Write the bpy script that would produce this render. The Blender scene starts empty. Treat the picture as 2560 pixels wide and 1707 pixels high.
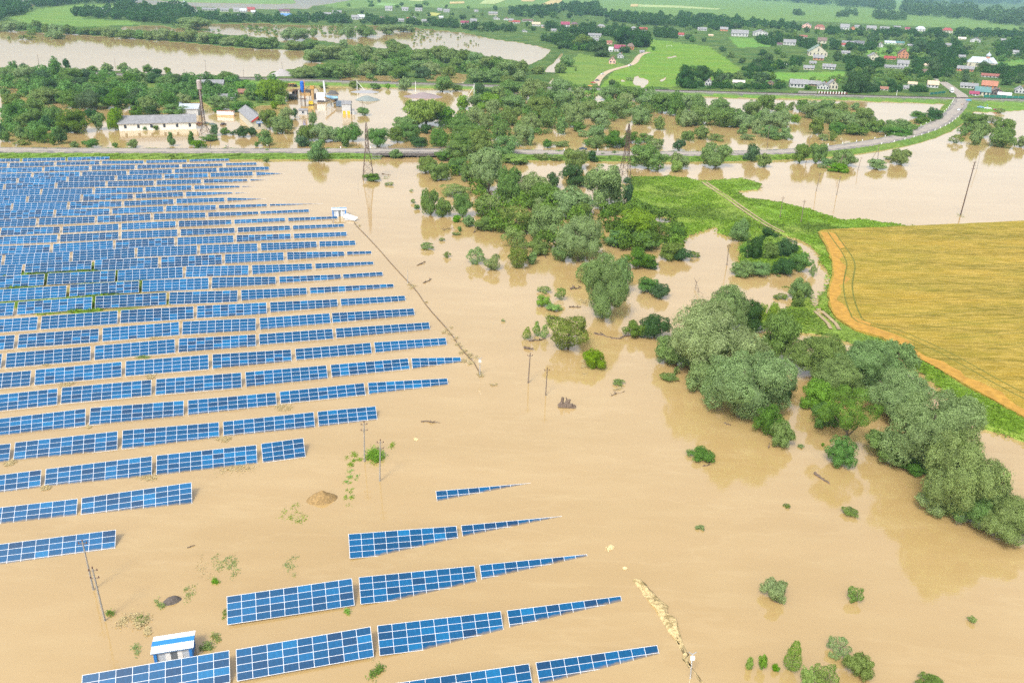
import bpy, bmesh, math, random
import numpy as np
from math import radians, sin, cos, tan, pi, sqrt, atan2, hypot
from mathutils import Vector, Matrix
SC = bpy.context.scene
COL = SC.collection
rnd = random.Random(7)
# ------------------------------------------------------------------ camera
PITCH, ROLL, FPX, CAMH = radians(24.22), radians(1.92), 2036.5, 86.5
CX, CY = 1280.0, 853.5
_c, _s = cos(ROLL), sin(ROLL)
_R, _U = Vector((1, 0, 0)), Vector((0, sin(PITCH), cos(PITCH)))
_F = Vector((0, cos(PITCH), -sin(PITCH)))
cam_d = bpy.data.cameras.new('camera')
cam = bpy.data.objects.new('camera', cam_d); COL.objects.link(cam)
_right = _c * _R + _s * _U; _up = -_s * _R + _c * _U
M = Matrix((_right, _up, -_F)).transposed().to_4x4(); M.translation = Vector((0, 0, CAMH))
cam.matrix_world = M
cam_d.sensor_fit = 'HORIZONTAL'; cam_d.sensor_width = 36.0; cam_d.lens = FPX / 2560 * 36
cam_d.clip_start = 1.0; cam_d.clip_end = 60000
SC.camera = cam
# ------------------------------------------------------------------ world, sun, exposure
W = bpy.data.worlds.new('World'); SC.world = W; W.use_nodes = True
nt = W.node_tree; nt.nodes.clear()
SUN_EL, SUN_AZ = radians(52), radians(205)          # azimuth measured from +Y, clockwise (behind the camera, to its left)
sky = nt.nodes.new('ShaderNodeTexSky'); sky.sky_type = 'NISHITA'; sky.sun_disc = False
sky.sun_elevation = SUN_EL; sky.sun_rotation = SUN_AZ; sky.air_density = 1.0; sky.dust_density = 4.0; sky.ozone_density = 1.0
hs = nt.nodes.new('ShaderNodeHueSaturation'); hs.inputs['Saturation'].default_value = 0.26
bg = nt.nodes.new('ShaderNodeBackground'); bg.inputs['Strength'].default_value = 0.15
wo = nt.nodes.new('ShaderNodeOutputWorld')
nt.links.new(sky.outputs[0], hs.inputs['Color']); nt.links.new(hs.outputs[0], bg.inputs[0]); nt.links.new(bg.outputs[0], wo.inputs[0])
sl = bpy.data.lights.new('sun', 'SUN'); sl.energy = 1.6; sl.angle = radians(12); sl.color = (1.0, 0.96, 0.9)
sun = bpy.data.objects.new('sun', sl); COL.objects.link(sun)
_sd = Vector((sin(SUN_AZ) * cos(SUN_EL), cos(SUN_AZ) * cos(SUN_EL), sin(SUN_EL)))
sun.rotation_euler = _sd.to_track_quat('Z', 'Y').to_euler(); sun.location = (0, 0, 300)
SC.view_settings.view_transform = 'Standard'; SC.view_settings.look = 'None'
SC.view_settings.exposure = 0.92; SC.view_settings.gamma = 1.0
SC.render.engine = 'CYCLES'
SC.cycles.max_bounces = 7; SC.cycles.diffuse_bounces = 3; SC.cycles.glossy_bounces = 3
SC.cycles.transmission_bounces = 4; SC.cycles.volume_bounces = 1; SC.cycles.transparent_max_bounces = 4
SC.cycles.use_denoising = False; SC.cycles.use_adaptive_sampling = False
# ------------------------------------------------------------------ from a point of the photograph to the ground it shows
def G(px, py, z=0.0):
    px, py, z = float(px), float(py), float(z)
    x = (px - CX) / FPX; y = -(py - CY) / FPX
    d = _F + (_c * x - _s * y) * _R + (_s * x + _c * y) * _U
    t = (z - CAMH) / d.z
    return Vector((d.x * t, d.y * t, z))
def rng(px, py, z=0.0):
    return (G(px, py, z) - Vector((0, 0, CAMH))).length
def mpp(px, py, z=0.0):                                # metres per photo pixel, across the view
    p = G(px, py, z) - Vector((0, 0, CAMH)); return p.dot(_F) / FPX
def proj_np(P):                                        # N x 3 -> px, py
    d = P - np.array([0, 0, CAMH])
    zc = d @ np.array(_F); xr = (d @ np.array(_R)) / zc; yr = (d @ np.array(_U)) / zc
    return CX + FPX * (_c * xr + _s * yr), CY - FPX * (-_s * xr + _c * yr)
ZO = {'Z1': (0, 0, .36565), 'Z2': (850, 0, .36565), 'Z3': (1700, 0, .36565), 'Z4': (0, 380, .36565), 'Z5': (850, 380, .36565),
      'Z6': (1700, 380, .36565), 'Z7': (0, 800, .36565), 'Z8': (850, 800, .36565), 'Z9': (1700, 800, .36565), 'Z10': (0, 1240, .36565),
      'Z11': (850, 1240, .36565), 'Z12': (1700, 1240, .36565), 'D': (0, 0, 1.08844), 'S': (0, 0, 1.0),
      'A1': (0, 385, .19133), 'A2': (430, 385, .19133), 'A3': (0, 520, .19133), 'A4': (430, 520, .19133), 'A5': (0, 650, .22959),
      'A6': (500, 650, .22959), 'A7': (0, 800, .27211), 'A8': (600, 800, .27211), 'B1': (0, 1000, .27211), 'B2': (500, 960, .27211),
      'B3': (0, 1190, .27211), 'B4': (840, 1190, .27211), 'B5': (200, 1500, .26361), 'B6': (800, 1500, .26361),
      'B7': (1200, 1450, .26361), 'B8': (540, 1390, .27211), 'C1': (690, 190, .11480), 'C2': (290, 190, .17432), 'C3': (2280, 110, .11905),
      'C4': (820, 480, .05739), 'C5': (340, 0, .12755), 'C6': (860, 290, .10840), 'C7': (1950, 90, .17007), 'C8': (1400, 60, .12755)}
def px(z, x, y):
    o = ZO[z]; return o[0] + x * o[2], o[1] + y * o[2]
def pl(z, *pts):
    return [px(z, *p) for p in pts]
# ------------------------------------------------------------------ materials
def nodes(name):
    m = bpy.data.materials.new(name); m.use_nodes = True; t = m.node_tree
    return m, t, t.nodes['Principled BSDF']
def add(t, kind, **kw):
    n = t.nodes.new(kind)
    for k, v in kw.items():
        if k in n.inputs.keys(): n.inputs[k].default_value = v
        else: setattr(n, k, v)
    return n
def mixc(t, fac, a, b, blend='MIX'):
    n = t.nodes.new('ShaderNodeMix'); n.data_type = 'RGBA'; n.blend_type = blend
    for s, v in ((n.inputs[0], fac), (n.inputs[6], a), (n.inputs[7], b)):
        if isinstance(v, bpy.types.NodeSocket): t.links.new(v, s)
        elif isinstance(v, (int, float)): s.default_value = v
        else: s.default_value = (*v, 1)
    return n.outputs[2]
def ramp(t, fac, *stops):
    n = t.nodes.new('ShaderNodeValToRGB'); e = n.color_ramp.elements
    while len(e) < len(stops): e.new(0.5)
    for el, (p, c) in zip(e, stops): el.position = p; el.color = (c, c, c, 1) if isinstance(c, (int, float)) else (*c, 1)
    t.links.new(fac, n.inputs[0]); return n.outputs[0]
def noise(t, scale, detail=4, rough=.55, vec=None, stretch=None, coord='Object'):
    tc = t.nodes.new('ShaderNodeTexCoord'); v = vec or tc.outputs[coord]
    if stretch:
        mp = t.nodes.new('ShaderNodeMapping'); mp.inputs['Scale'].default_value = stretch[0]; mp.inputs['Rotation'].default_value = stretch[1]
        t.links.new(v, mp.inputs[0]); v = mp.outputs[0]
    n = add(t, 'ShaderNodeTexNoise', Scale=scale, Detail=detail, Roughness=rough); t.links.new(v, n.inputs['Vector']); return n.outputs['Fac']
def bump(t, h, strength, dist, bsdf):
    b = t.nodes.new('ShaderNodeBump'); b.inputs['Strength'].default_value = strength; b.inputs['Distance'].default_value = dist
    t.links.new(h, b.inputs['Height']); t.links.new(b.outputs[0], bsdf.inputs['Normal'])
_mc = {}
def simple(name, c, rough=.7, metal=0.0, var=.18, scale=1.5, spec=.3):
    if name in _mc: return _mc[name]
    m, t, b = nodes(name); b.inputs['Roughness'].default_value = rough; b.inputs['Metallic'].default_value = metal
    b.inputs['Specular IOR Level'].default_value = spec
    f = noise(t, scale, 5)
    k = ramp(t, f, (.3, 0.0), (.75, 1.0))
    lo = tuple(x * (1 - var) for x in c); hi = tuple(min(1, x * (1 + var)) for x in c)
    t.links.new(mixc(t, k, lo, hi), b.inputs['Base Color']); _mc[name] = m; return m
# ------------------------------------------------------------------ mesh building
def link(name, me, m=None, parent=None, loc=None):
    o = bpy.data.objects.new(name, me); COL.objects.link(o)
    if m is not None and me is not None:
        ms = m if isinstance(m, (list, tuple)) else [m]
        if not len(me.materials):
            for x in ms: me.materials.append(x)
    if parent is not None: o.parent = parent
    if loc is not None: o.location = loc
    return o
def np_mesh(name, V, F, smooth=False):                  # V: N x 3, F: M x k with one k
    V = np.asarray(V, dtype=np.float32); F = np.asarray(F, dtype=np.int32); k = F.shape[1]
    me = bpy.data.meshes.new(name)
    me.vertices.add(len(V)); me.vertices.foreach_set('co', V.ravel())
    me.loops.add(F.size); me.loops.foreach_set('vertex_index', F.ravel())
    me.polygons.add(len(F)); me.polygons.foreach_set('loop_start', np.arange(0, F.size, k, dtype=np.int32))
    me.update(calc_edges=True)
    if smooth: me.polygons.foreach_set('use_smooth', np.ones(len(F), dtype=bool))
    return me
class MB:                                               # collects boxes, bars and tubes; build() links them as ONE mesh object
    def __init__(s): s.v = []; s.f = []
    def quad(s, *p):
        i = len(s.v); s.v += [tuple(q) for q in p]; s.f.append(tuple(range(i, i + len(p))))
    def box(s, x0, y0, z0, x1, y1, z1):
        i = len(s.v); s.v += [(x, y, z) for z in (z0, z1) for y in (y0, y1) for x in (x0, x1)]
        s.f += [tuple(i + k for k in q) for q in ((0, 2, 3, 1), (4, 5, 7, 6), (0, 1, 5, 4), (2, 6, 7, 3), (0, 4, 6, 2), (1, 3, 7, 5))]
    def tube(s, a, b, r0, r1=None, n=6, caps=True):
        a, b = Vector(a), Vector(b); r1 = r0 if r1 is None else r1; d = (b - a).normalized()
        u = d.orthogonal().normalized(); w = d.cross(u); i = len(s.v)
        for p, r in ((a, r0), (b, r1)):
            for k in range(n):
                q = p + u * (r * cos(2 * pi * k / n)) + w * (r * sin(2 * pi * k / n)); s.v.append(tuple(q))
        for k in range(n): s.f.append((i + k, i + (k + 1) % n, i + n + (k + 1) % n, i + n + k))
        if caps: s.f.append(tuple(i + k for k in range(n - 1, -1, -1))); s.f.append(tuple(i + n + k for k in range(n)))
    def path(s, pts, r0, r1, n=6):
        for k in range(len(pts) - 1):
            f0 = k / (len(pts) - 1); f1 = (k + 1) / (len(pts) - 1)
            s.tube(pts[k], pts[k + 1], r0 + (r1 - r0) * f0, r0 + (r1 - r0) * f1, n)
    def lathe(s, prof, n=12, c=(0, 0)):
        i = len(s.v)
        for r, z in prof:
            for k in range(n): s.v.append((c[0] + r * cos(2 * pi * k / n), c[1] + r * sin(2 * pi * k / n), z))
        for j in range(len(prof) - 1):
            for k in range(n):
                a = i + j * n + k; b = i + j * n + (k + 1) % n; s.f.append((a, b, b + n, a + n))
        s.f.append(tuple(i + k for k in range(n - 1, -1, -1))); s.f.append(tuple(i + (len(prof) - 1) * n + k for k in range(n)))
    def prism(s, pts, z0, z1):                           # pts counter-clockwise in xy
        n = len(pts); i = len(s.v); s.v += [(x, y, z0) for x, y in pts] + [(x, y, z1) for x, y in pts]
        for k in range(n): s.f.append((i + k, i + (k + 1) % n, i + n + (k + 1) % n, i + n + k))
        s.f.append(tuple(i + k for k in range(n - 1, -1, -1))); s.f.append(tuple(i + n + k for k in range(n)))
    def mesh(s, name):
        me = bpy.data.meshes.new(name); me.from_pydata(s.v, [], s.f); me.update(); return me
    def build(s, name, m, parent=None):
        return link(name, s.mesh(name), m, parent)
def tag(o, label=None, cat=None, group=None, kind=None):
    for k, v in (('label', label), ('category', cat), ('group', group), ('kind', kind)):
        if v: o[k] = v
    return o
def empty(name, loc=(0, 0, 0), rz=0.0):
    o = bpy.data.objects.new(name, None); COL.objects.link(o); o.location = loc; o.rotation_euler = (0, 0, rz)
    o.empty_display_size = .5; return o
ORD = ['zeroth', 'first', 'second', 'third', 'fourth', 'fifth', 'sixth', 'seventh', 'eighth', 'ninth', 'tenth', 'eleventh', 'twelfth',
       'thirteenth', 'fourteenth', 'fifteenth', 'sixteenth', 'seventeenth', 'eighteenth', 'nineteenth', 'twentieth']
def ordinal(n):
    if n <= 20: return ORD[n]
    return '%d%s' % (n, 'th' if 10 < n % 100 < 14 else {1: 'st', 2: 'nd', 3: 'rd'}.get(n % 10, 'th'))
def inside(poly, X, Y):
    r = np.zeros(X.shape, dtype=bool); n = len(poly)
    for i in range(n):
        x0, y0 = poly[i]; x1, y1 = poly[(i + 1) % n]
        if y0 == y1: continue
        c = ((y0 > Y) != (y1 > Y)) & (X < (x1 - x0) * (Y - y0) / (y1 - y0) + x0); r ^= c
    return r
_lat = np.random.RandomState(3).rand(64, 64)
def vnoise(X, Y):                                       # smooth value noise on numpy arrays
    xi = np.floor(X).astype(int); yi = np.floor(Y).astype(int); fx = X - xi; fy = Y - yi
    fx = fx * fx * (3 - 2 * fx); fy = fy * fy * (3 - 2 * fy)
    a = _lat[xi % 64, yi % 64]; b = _lat[(xi + 1) % 64, yi % 64]; c = _lat[xi % 64, (yi + 1) % 64]; d = _lat[(xi + 1) % 64, (yi + 1) % 64]
    return (a * (1 - fx) + b * fx) * (1 - fy) + (c * (1 - fx) + d * fx) * fy
# ================================================================== THE SETTING: terrain, water, roads, railway, fields
RAIL_PX = pl('Z1', (-300, 466), (256, 482), (700, 503), (1300, 526), (2352, 560)) + pl('Z2', (600, 570), (1100, 581), (1600, 597), (2352, 617)) + pl('Z3', (700, 640), (1270, 655), (1870, 669), (2352, 681), (2800, 692))
ROAD_PX = [(-80, 373), (0, 374), (430, 376), (850, 376), (1100, 377.5), (1300, 379), (1500, 382), (1700, 383.5), (1880, 381), (1980, 377), (2075, 370), (2180, 356), (2250, 342),
           (2305, 326), (2345, 309), (2372, 291), (2390, 274), (2402, 256), (2407, 246)]
LANE_PX = [(2407, 246), (2404, 238), (2392, 230), (2378, 220), (2362, 209), (2345, 198)]
VROAD_PX = pl('C8', (700, 1215), (745, 1110), (830, 1010), (960, 930), (1150, 870), (1370, 810), (1470, 750), (1530, 660), (1600, 600), (1740, 555))
RAILZ, ROADZ = 2.6, 2.3
def wpath(pp, z): return [G(x, y, z) for x, y in pp]
def smooth_path(P, step=6.0):
    P = [Vector(p) for p in P]; out = []
    for i in range(len(P) - 1):
        p0 = P[max(i - 1, 0)]; p1 = P[i]; p2 = P[i + 1]; p3 = P[min(i + 2, len(P) - 1)]; n = max(1, int((p2 - p1).length / step))
        for k in range(n):
            t = k / n; out.append(.5 * ((2 * p1) + (p2 - p0) * t + (2 * p0 - 5 * p1 + 4 * p2 - p3) * t * t + (3 * p1 - p0 - 3 * p2 + p3) * t ** 3))
    out.append(P[-1]); return out
RAILW = wpath(RAIL_PX, RAILZ); ROADW = smooth_path(wpath(ROAD_PX, ROADZ)); LANEW = smooth_path(wpath(LANE_PX, 1.6)); VROADW = smooth_path(wpath(VROAD_PX, 1.1))
# a least-squares straight line for the railway (it is straight on the ground)
_rx = np.array([p.x for p in RAILW]); _ry = np.array([p.y for p in RAILW]); _rk = np.polyfit(_rx, _ry, 2)
RAILW = [Vector((x, float(np.polyval(_rk, x)), RAILZ)) for x in np.linspace(-900, 900, 90)]
def dist_path(P, X, Y):
    d = np.full(X.shape, 1e9)
    for a, b in zip(P[:-1], P[1:]):
        ax, ay = a.x, a.y; ex, ey = b.x - ax, b.y - ay; L = ex * ex + ey * ey + 1e-9
        t = np.clip(((X - ax) * ex + (Y - ay) * ey) / L, 0, 1); d = np.minimum(d, (X - ax - t * ex) ** 2 + (Y - ay - t * ey) ** 2)
    return np.sqrt(d)
FARLAND = RAIL_PX + [(2900, -400), (-500, -400)]
LAKES = [
    pl('Z1', (-400, 200), (0, 208), (120, 215), (300, 232), (450, 230), (700, 253), (900, 263), (1150, 286), (1350, 303), (1600, 328), (1900, 343), (2090, 350), (2060, 395), (2140, 425), (2230, 440),
       (2000, 470), (1850, 488), (1815, 515), (1900, 525), (1990, 528), (1600, 517), (1300, 508), (1000, 494), (750, 482), (400, 470), (0, 458), (-400, 450)),
    pl('Z1', (810, 192), (1000, 178), (1150, 185), (1190, 200), (1330, 190), (1450, 168), (1700, 165), (2000, 172), (2324, 180)) + pl('Z2', (250, 180), (500, 195), (600, 203), (850, 228), (1000, 262), (1200, 292), (1350, 317), (1435, 345), (1405, 385), (1290, 443),
       (1200, 412), (1000, 380), (880, 352), (640, 332), (500, 340), (470, 300), (300, 330), (100, 310), (0, 296)) + pl('Z1', (2180, 275), (1930, 287), (1870, 262), (1500, 232), (1300, 222), (1050, 217), (830, 198)),
    pl('Z1', (850, -60), (950, 0), (1200, 12), (1500, 27), (1800, 32), (2030, 26), (2010, 0), (1800, -60), (2600, -60), (2400, 0), (2250, 26), (2130, 42), (2110, 62), (1800, 60), (1480, 52), (1250, 40), (1000, 28), (900, 14)),
    pl('Z1', (-500, -200), (420, -200), (300, 5), (280, 14), (210, 46), (120, 42), (60, 56), (-500, 30)),
    pl('Z2', (1535, 363), (1505, 402), (1482, 492), (1408, 490), (1422, 465), (1475, 420), (1515, 372)),
    pl('Z2', (1455, 535), (1428, 575), (1465, 578)),
    pl('Z1', (2324, 520), (2700, 520), (2750, 545), (2324, 545)), pl('Z2', (540, 490), (700, 490), (880, 515), (840, 570), (600, 556)), pl('Z2', (0, 525), (400, 540), (400, 556), (0, 546)),
    pl('C8', (1450, 1030), (1520, 1020), (1570, 1060), (1640, 1060), (1700, 1110), (1735, 1150), (1700, 1200), (1640, 1250), (1560, 1258), (1610, 1210), (1480, 1195), (1440, 1130)),
    pl('C8', (1170, 1100), (1220, 1085), (1290, 1120), (1270, 1130)), pl('C8', (1460, 898), (1600, 845), (1600, 860), (1500, 900)), pl('C8', (2050, 690), (2110, 655), (2330, 620), (2330, 635), (2120, 670), (2070, 705)), pl('C8', (1930, 1110), (2100, 1045), (2090, 1065), (1960, 1125)),
]
MEADOW = pl('Z5', (1985, 172)) + pl('Z6', (-40, 164), (60, 172), (170, 203), (200, 195), (290, 185), (430, 178), (550, 217), (530, 258), (395, 270), (450, 312), (600, 335), (780, 368), (900, 398), (1000, 430), (1120, 468), (1220, 452), (1330, 468), (1530, 500),
       (1700, 505), (1500, 560), (1100, 560), (1100, 700), (1130, 860), (1080, 960), (1090, 1060), (1200, 1176)) + pl('Z9', (1500, 170), (1900, 350), (2500, 700), (2500, 905), (2200, 782), (2080, 752), (1900, 560), (1750, 440), (1560, 300), (1500, 250), (1000, 95), (760, 82), (700, 10)) + \
    pl('Z6', (690, 1085), (800, 1060), (850, 1000), (875, 960), (884, 1020), (945, 1090), (1044, 1176), (1060, 1176), (975, 1090), (950, 1040), (940, 1000), (985, 940), (1015, 850), (1000, 790), (940, 690), (905, 655), (860, 625), (760, 580), (660, 560), (560, 590), (430, 600), (345, 580), (260, 550), (245, 500)) + \
    pl('Z5', (2330, 590), (2190, 530), (2180, 500), (2262, 470), (2250, 450), (2120, 425), (2000, 390), (1850, 440), (1790, 420), (1830, 370), (1950, 350), (1990, 260))
COPSE = pl('Z6', (375, 815), (400, 770), (430, 700), (400, 640), (450, 605), (560, 600), (700, 600), (800, 650), (850, 700), (880, 760), (820, 795), (700, 815), (560, 830))
THICKET = pl('Z5', (1880, 480), (2000, 430), (2150, 480), (2170, 560), (2250, 600), (2180, 650), (2000, 640), (1850, 600))
RSTRIP = [(x, float(y)) for x, y in RAIL_PX] + [(2900, 292), (2560, 275), (2470, 282), (2400, 276), (2380, 262), (2100, 250), (1900, 246), (1700, 240), (1500, 233), (1300, 224), (1200, 223), (1000, 220), (860, 219), (700, 222), (560, 200), (300, 190), (0, 180), (-200, 176)]
WOODLAND = pl('Z1', (-200, 545), (0, 545), (700, 515), (1350, 530), (1950, 570), (1960, 640), (1850, 720), (1450, 745), (1400, 700), (1000, 690), (700, 735), (480, 725), (400, 620), (0, 590), (-200, 590))
SOLARBANK = pl('A5', (-300, 60), (240, 100), (700, 60), (1000, 0), (1250, 90), (1520, 200), (1900, 360), (1850, 480), (1300, 570), (900, 590), (400, 610), (0, 480), (-300, 480))
# --- terrain grid: fine near the camera, coarser with distance
_dep = np.radians(np.concatenate([np.linspace(62, 45, 90), np.linspace(44.9, 2.2, 640), np.linspace(2.13, .36, 50)]))
_az = np.radians(np.linspace(-40, 41, 860))
_rr = (CAMH - .5) / np.tan(_dep)
TX = _rr[:, None] * np.sin(_az)[None, :]; TY = _rr[:, None] * np.cos(_az)[None, :]
_P = np.stack([TX.ravel(), TY.ravel(), np.full(TX.size, .4)], -1)
_pxx, _pyy = proj_np(_P); PXX = _pxx.reshape(TX.shape); PYY = _pyy.reshape(TX.shape)
_w = (vnoise(TX / 9, TY / 9) - .5) + (vnoise(TX / 3.1 + 9, TY / 3.1) - .5) * .6 + (vnoise(TX / 40 + 5, TY / 40) - .5) * .9
_jit = np.clip(900 / (TX ** 2 + TY ** 2) ** .5 * 2.2, .6, 9)                   # shoreline wobble, about 3 m on the ground
JX = PXX + _w * _jit * 1.6; JY = PYY + (np.roll(_w, 37, 1)) * _jit * .55
land = inside(FARLAND, JX, JY)
for L in LAKES: land &= ~inside(L, JX, JY)
for L in (MEADOW, COPSE, RSTRIP, WOODLAND, THICKET): land |= inside(L, JX, JY)
H = np.where(land, .75, -1.1)
bank = inside(SOLARBANK, JX, JY)
H = np.where(bank, .24 + .6 * (vnoise(TX / 5, TY / 5) - .45), H)
def blur(A):
    B = np.pad(A, 1, mode='edge'); return (B[:-2, 1:-1] + B[2:, 1:-1] + B[1:-1, :-2] + B[1:-1, 2:] + 2 * A) / 6
H = blur(H)
H += np.where(land, (vnoise(TX / 14, TY / 14) - .5) * .35 + (vnoise(TX / 4, TY / 4) - .5) * .15, 0)
dr = dist_path(RAILW, TX, TY); drd = dist_path(ROADW, TX, TY)
bankn = (vnoise(TX / 6, TY / 6) - .5) * 2.2
def emb(d, top, half, run): return np.where(d < half, top, top - (d - half) * (top + 1.2) / run)
H = np.maximum(H, emb(np.maximum(0, dr + bankn * .4), RAILZ - .45, 5.0, 9.0)); e2 = emb(np.maximum(0, drd + bankn * .5), ROADZ - .12, 6.3, 8.5); H = np.maximum(H, np.where(PXX > 1010, np.where((PXX < 1140), -1.1, e2), np.where((PXX > 955) & (PYY > 372), -1.1, e2)))
H = np.maximum(H, emb(dist_path(LANEW, TX, TY), 1.5, 7, 14)); H = np.maximum(H, emb(dist_path(VROADW, TX, TY), .98, 3.2, 8))
land2 = H > -.05
# tint: the colour the ground itself has, by zone
T = np.empty(TX.shape + (3,)); T[:] = (.105, .21, .045)
def tint(poly, c):
    T[inside(poly, JX, JY)] = c
farz = inside(FARLAND, PXX, PYY); T[farz] = (.036, .085, .022)
FARFIELD = pl('Z2', (-2400, -300), (3000, -300), (4800, 230), (2352 + 1800, 190), (3300, 150), (2352, 150), (2100, 140), (1600, 60), (1200, 50), (900, 60), (500, 50), (0, 60)); tint(FARFIELD, (.12, .22, .06))
tint(pl('Z1', (30, 120), (300, 60), (560, 30), (870, 45), (830, 80), (560, 130), (900, 150), (980, 170), (600, 185), (200, 170)), (.12, .23, .045)); tint(pl('Z1', (1000, 0), (2010, 0), (2030, 25), (1800, 32), (1300, 18)), (.15, .27, .10))
tint(pl('Z2', (2120, 270), (2352, 300)) + pl('Z3', (200, 320), (420, 480), (250, 560), (0, 600)) + pl('Z2', (1780, 600), (1880, 480), (2000, 440), (2100, 350)), (.125, .25, .025))
tint(pl('Z2', (1480, 500), (1640, 370), (1850, 400), (1950, 450), (1800, 520), (1730, 590), (1560, 590)), (.13, .22, .04))
tint(pl('Z3', (330, 260), (700, 270), (620, 320), (400, 330)), (.11, .27, .045)); tint(pl('Z3', (440, 500), (830, 500), (1130, 490), (1100, 570), (700, 560), (460, 550)), (.12, .28, .04)); tint(pl('Z3', (1200, 330), (1600, 330), (1500, 400), (1300, 390)), (.12, .27, .045)); tint(pl('Z3', (2150, 430), (2352, 400), (2352, 500), (2200, 480)), (.11, .25, .05))
tint(MEADOW, (.20, .28, .045)); tint(pl('Z6', (200, 195), (550, 217), (530, 258), (395, 270), (900, 398), (1330, 468), (1530, 500), (1000, 540), (700, 500), (640, 470)), (.165, .30, .034)); tint(pl('Z6', (690, 1085), (850, 1000), (884, 1020), (945, 1090), (1044, 1176), (900, 1300), (700, 1300)), (.20, .27, .04))
tint(WOODLAND, (.10, .15, .035)); tint(RSTRIP, (.12, .24, .035)); tint(pl('Z1', (1950, 588), (2352, 590), (2600, 604), (2352, 625), (1950, 640)), (.30, .24, .10)); tint(COPSE, (.10, .2, .03))
T[bank] = (.10, .17, .03)
T[(drd < 17) & (drd > 5)] = (.10, .18, .028); T[(dr < 7)] = (.13, .125, .12)
_k = (drd < 12) & (PXX > 930) & (PXX < 1010); T[_k] = (.13, .12, .11)
idx = np.arange(TX.size).reshape(TX.shape)
Q = np.stack([idx[:-1, :-1], idx[:-1, 1:], idx[1:, 1:], idx[1:, :-1]], -1).reshape(-1, 4)
keep = (H.ravel()[Q] > -.6).any(1); Q = Q[keep]
use = np.zeros(TX.size, dtype=bool); use[Q.ravel()] = True; remap = np.cumsum(use) - 1
V = np.stack([TX.ravel(), TY.ravel(), H.ravel()], -1)[use]; TT = T.reshape(-1, 3)[use]
gm = np_mesh('ground', V, remap[Q], smooth=True)
at = gm.attributes.new('tint', 'FLOAT_COLOR', 'POINT'); at.data.foreach_set('color', np.concatenate([TT, np.ones((len(TT), 1))], 1).astype(np.float32).ravel())
m, t, b = nodes('grassland'); b.inputs['Roughness'].default_value = .95; b.inputs['Specular IOR Level'].default_value = .1
a = add(t, 'ShaderNodeAttribute', attribute_name='tint')
n1 = noise(t, .035, 6, .6); n2 = noise(t, .45, 6, .65); n3 = noise(t, .012, 3, .5, stretch=((1, 4, 1), (0, 0, .3)))
c = mixc(t, ramp(t, n1, (.35, 0.), (.68, 1.)), a.outputs['Color'], mixc(t, .5, a.outputs['Color'], (.21, .25, .05)))
c = mixc(t, ramp(t, n3, (.42, 0.), (.6, .55)), c, mixc(t, .5, c, (.06, .16, .03)))
hs_ = add(t, 'ShaderNodeHueSaturation'); t.links.new(c, hs_.inputs['Color']); t.links.new(ramp(t, n2, (.25, .5), (.8, 1.45)), hs_.inputs['Value'])
geo = t.nodes.new('ShaderNodeNewGeometry'); sp = t.nodes.new('ShaderNodeSeparateXYZ'); t.links.new(geo.outputs['Position'], sp.inputs[0])
mr = add(t, 'ShaderNodeMapRange'); mr.inputs[1].default_value = .02; mr.inputs[2].default_value = .28; t.links.new(sp.outputs[2], mr.inputs[0])
wet = mixc(t, mr.outputs[0], (.30, .22, .09), hs_.outputs[0]); t.links.new(wet, b.inputs['Base Color']); bump(t, n2, .6, .8, b)
MAT_GRASS = m
tag(link('ground', gm, m), kind='structure')
mb = MB(); mb.quad((-14000, -400, -3), (14000, -400, -3), (14000, 14000, -3), (-14000, 14000, -3)); tag(mb.build('riverbed', simple('mud', (.2, .14, .07), .9)), kind='structure')
# --- water: one flooded sheet
m, t, b = nodes('muddy_water'); b.inputs['Roughness'].default_value = .045; b.inputs['IOR'].default_value = 2.25
n1 = noise(t, .008, 5, .6, stretch=((1, 2.2, 1), (0, 0, .5))); n2 = noise(t, .06, 4, .6, stretch=((1, 3, 1), (0, 0, -.3)))
c = mixc(t, ramp(t, n1, (.3, 0.), (.7, 1.)), (.355, .236, .092), (.415, .288, .128)); c = mixc(t, ramp(t, n2, (.45, 0.), (.75, .25)), c, (.49, .375, .19))
n5 = noise(t, .03, 6, .7, stretch=((.35, 2.4, 1), (0, 0, .95))); c = mixc(t, ramp(t, n5, (.40, .0), (.72, .38)), c, (.31, .205, .07))
n6 = noise(t, .022, 5, .62, stretch=((.4, 1.6, 1), (0, 0, .8))); c = mixc(t, ramp(t, n6, (.486, 0.), (.498, .07), (.510, 0.)), c, (.62, .49, .28))
t.links.new(c, b.inputs['Base Color']); nw = noise(t, .9, 3, .5, stretch=((1, 2.5, 1), (0, 0, .4))); bump(t, nw, .07, .12, b)
mb = MB(); mb.quad((-13000, -300, 0), (13000, -300, 0), (13000, 13500, 0), (-13000, 13500, 0)); tag(mb.build('water', m), kind='structure')
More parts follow.
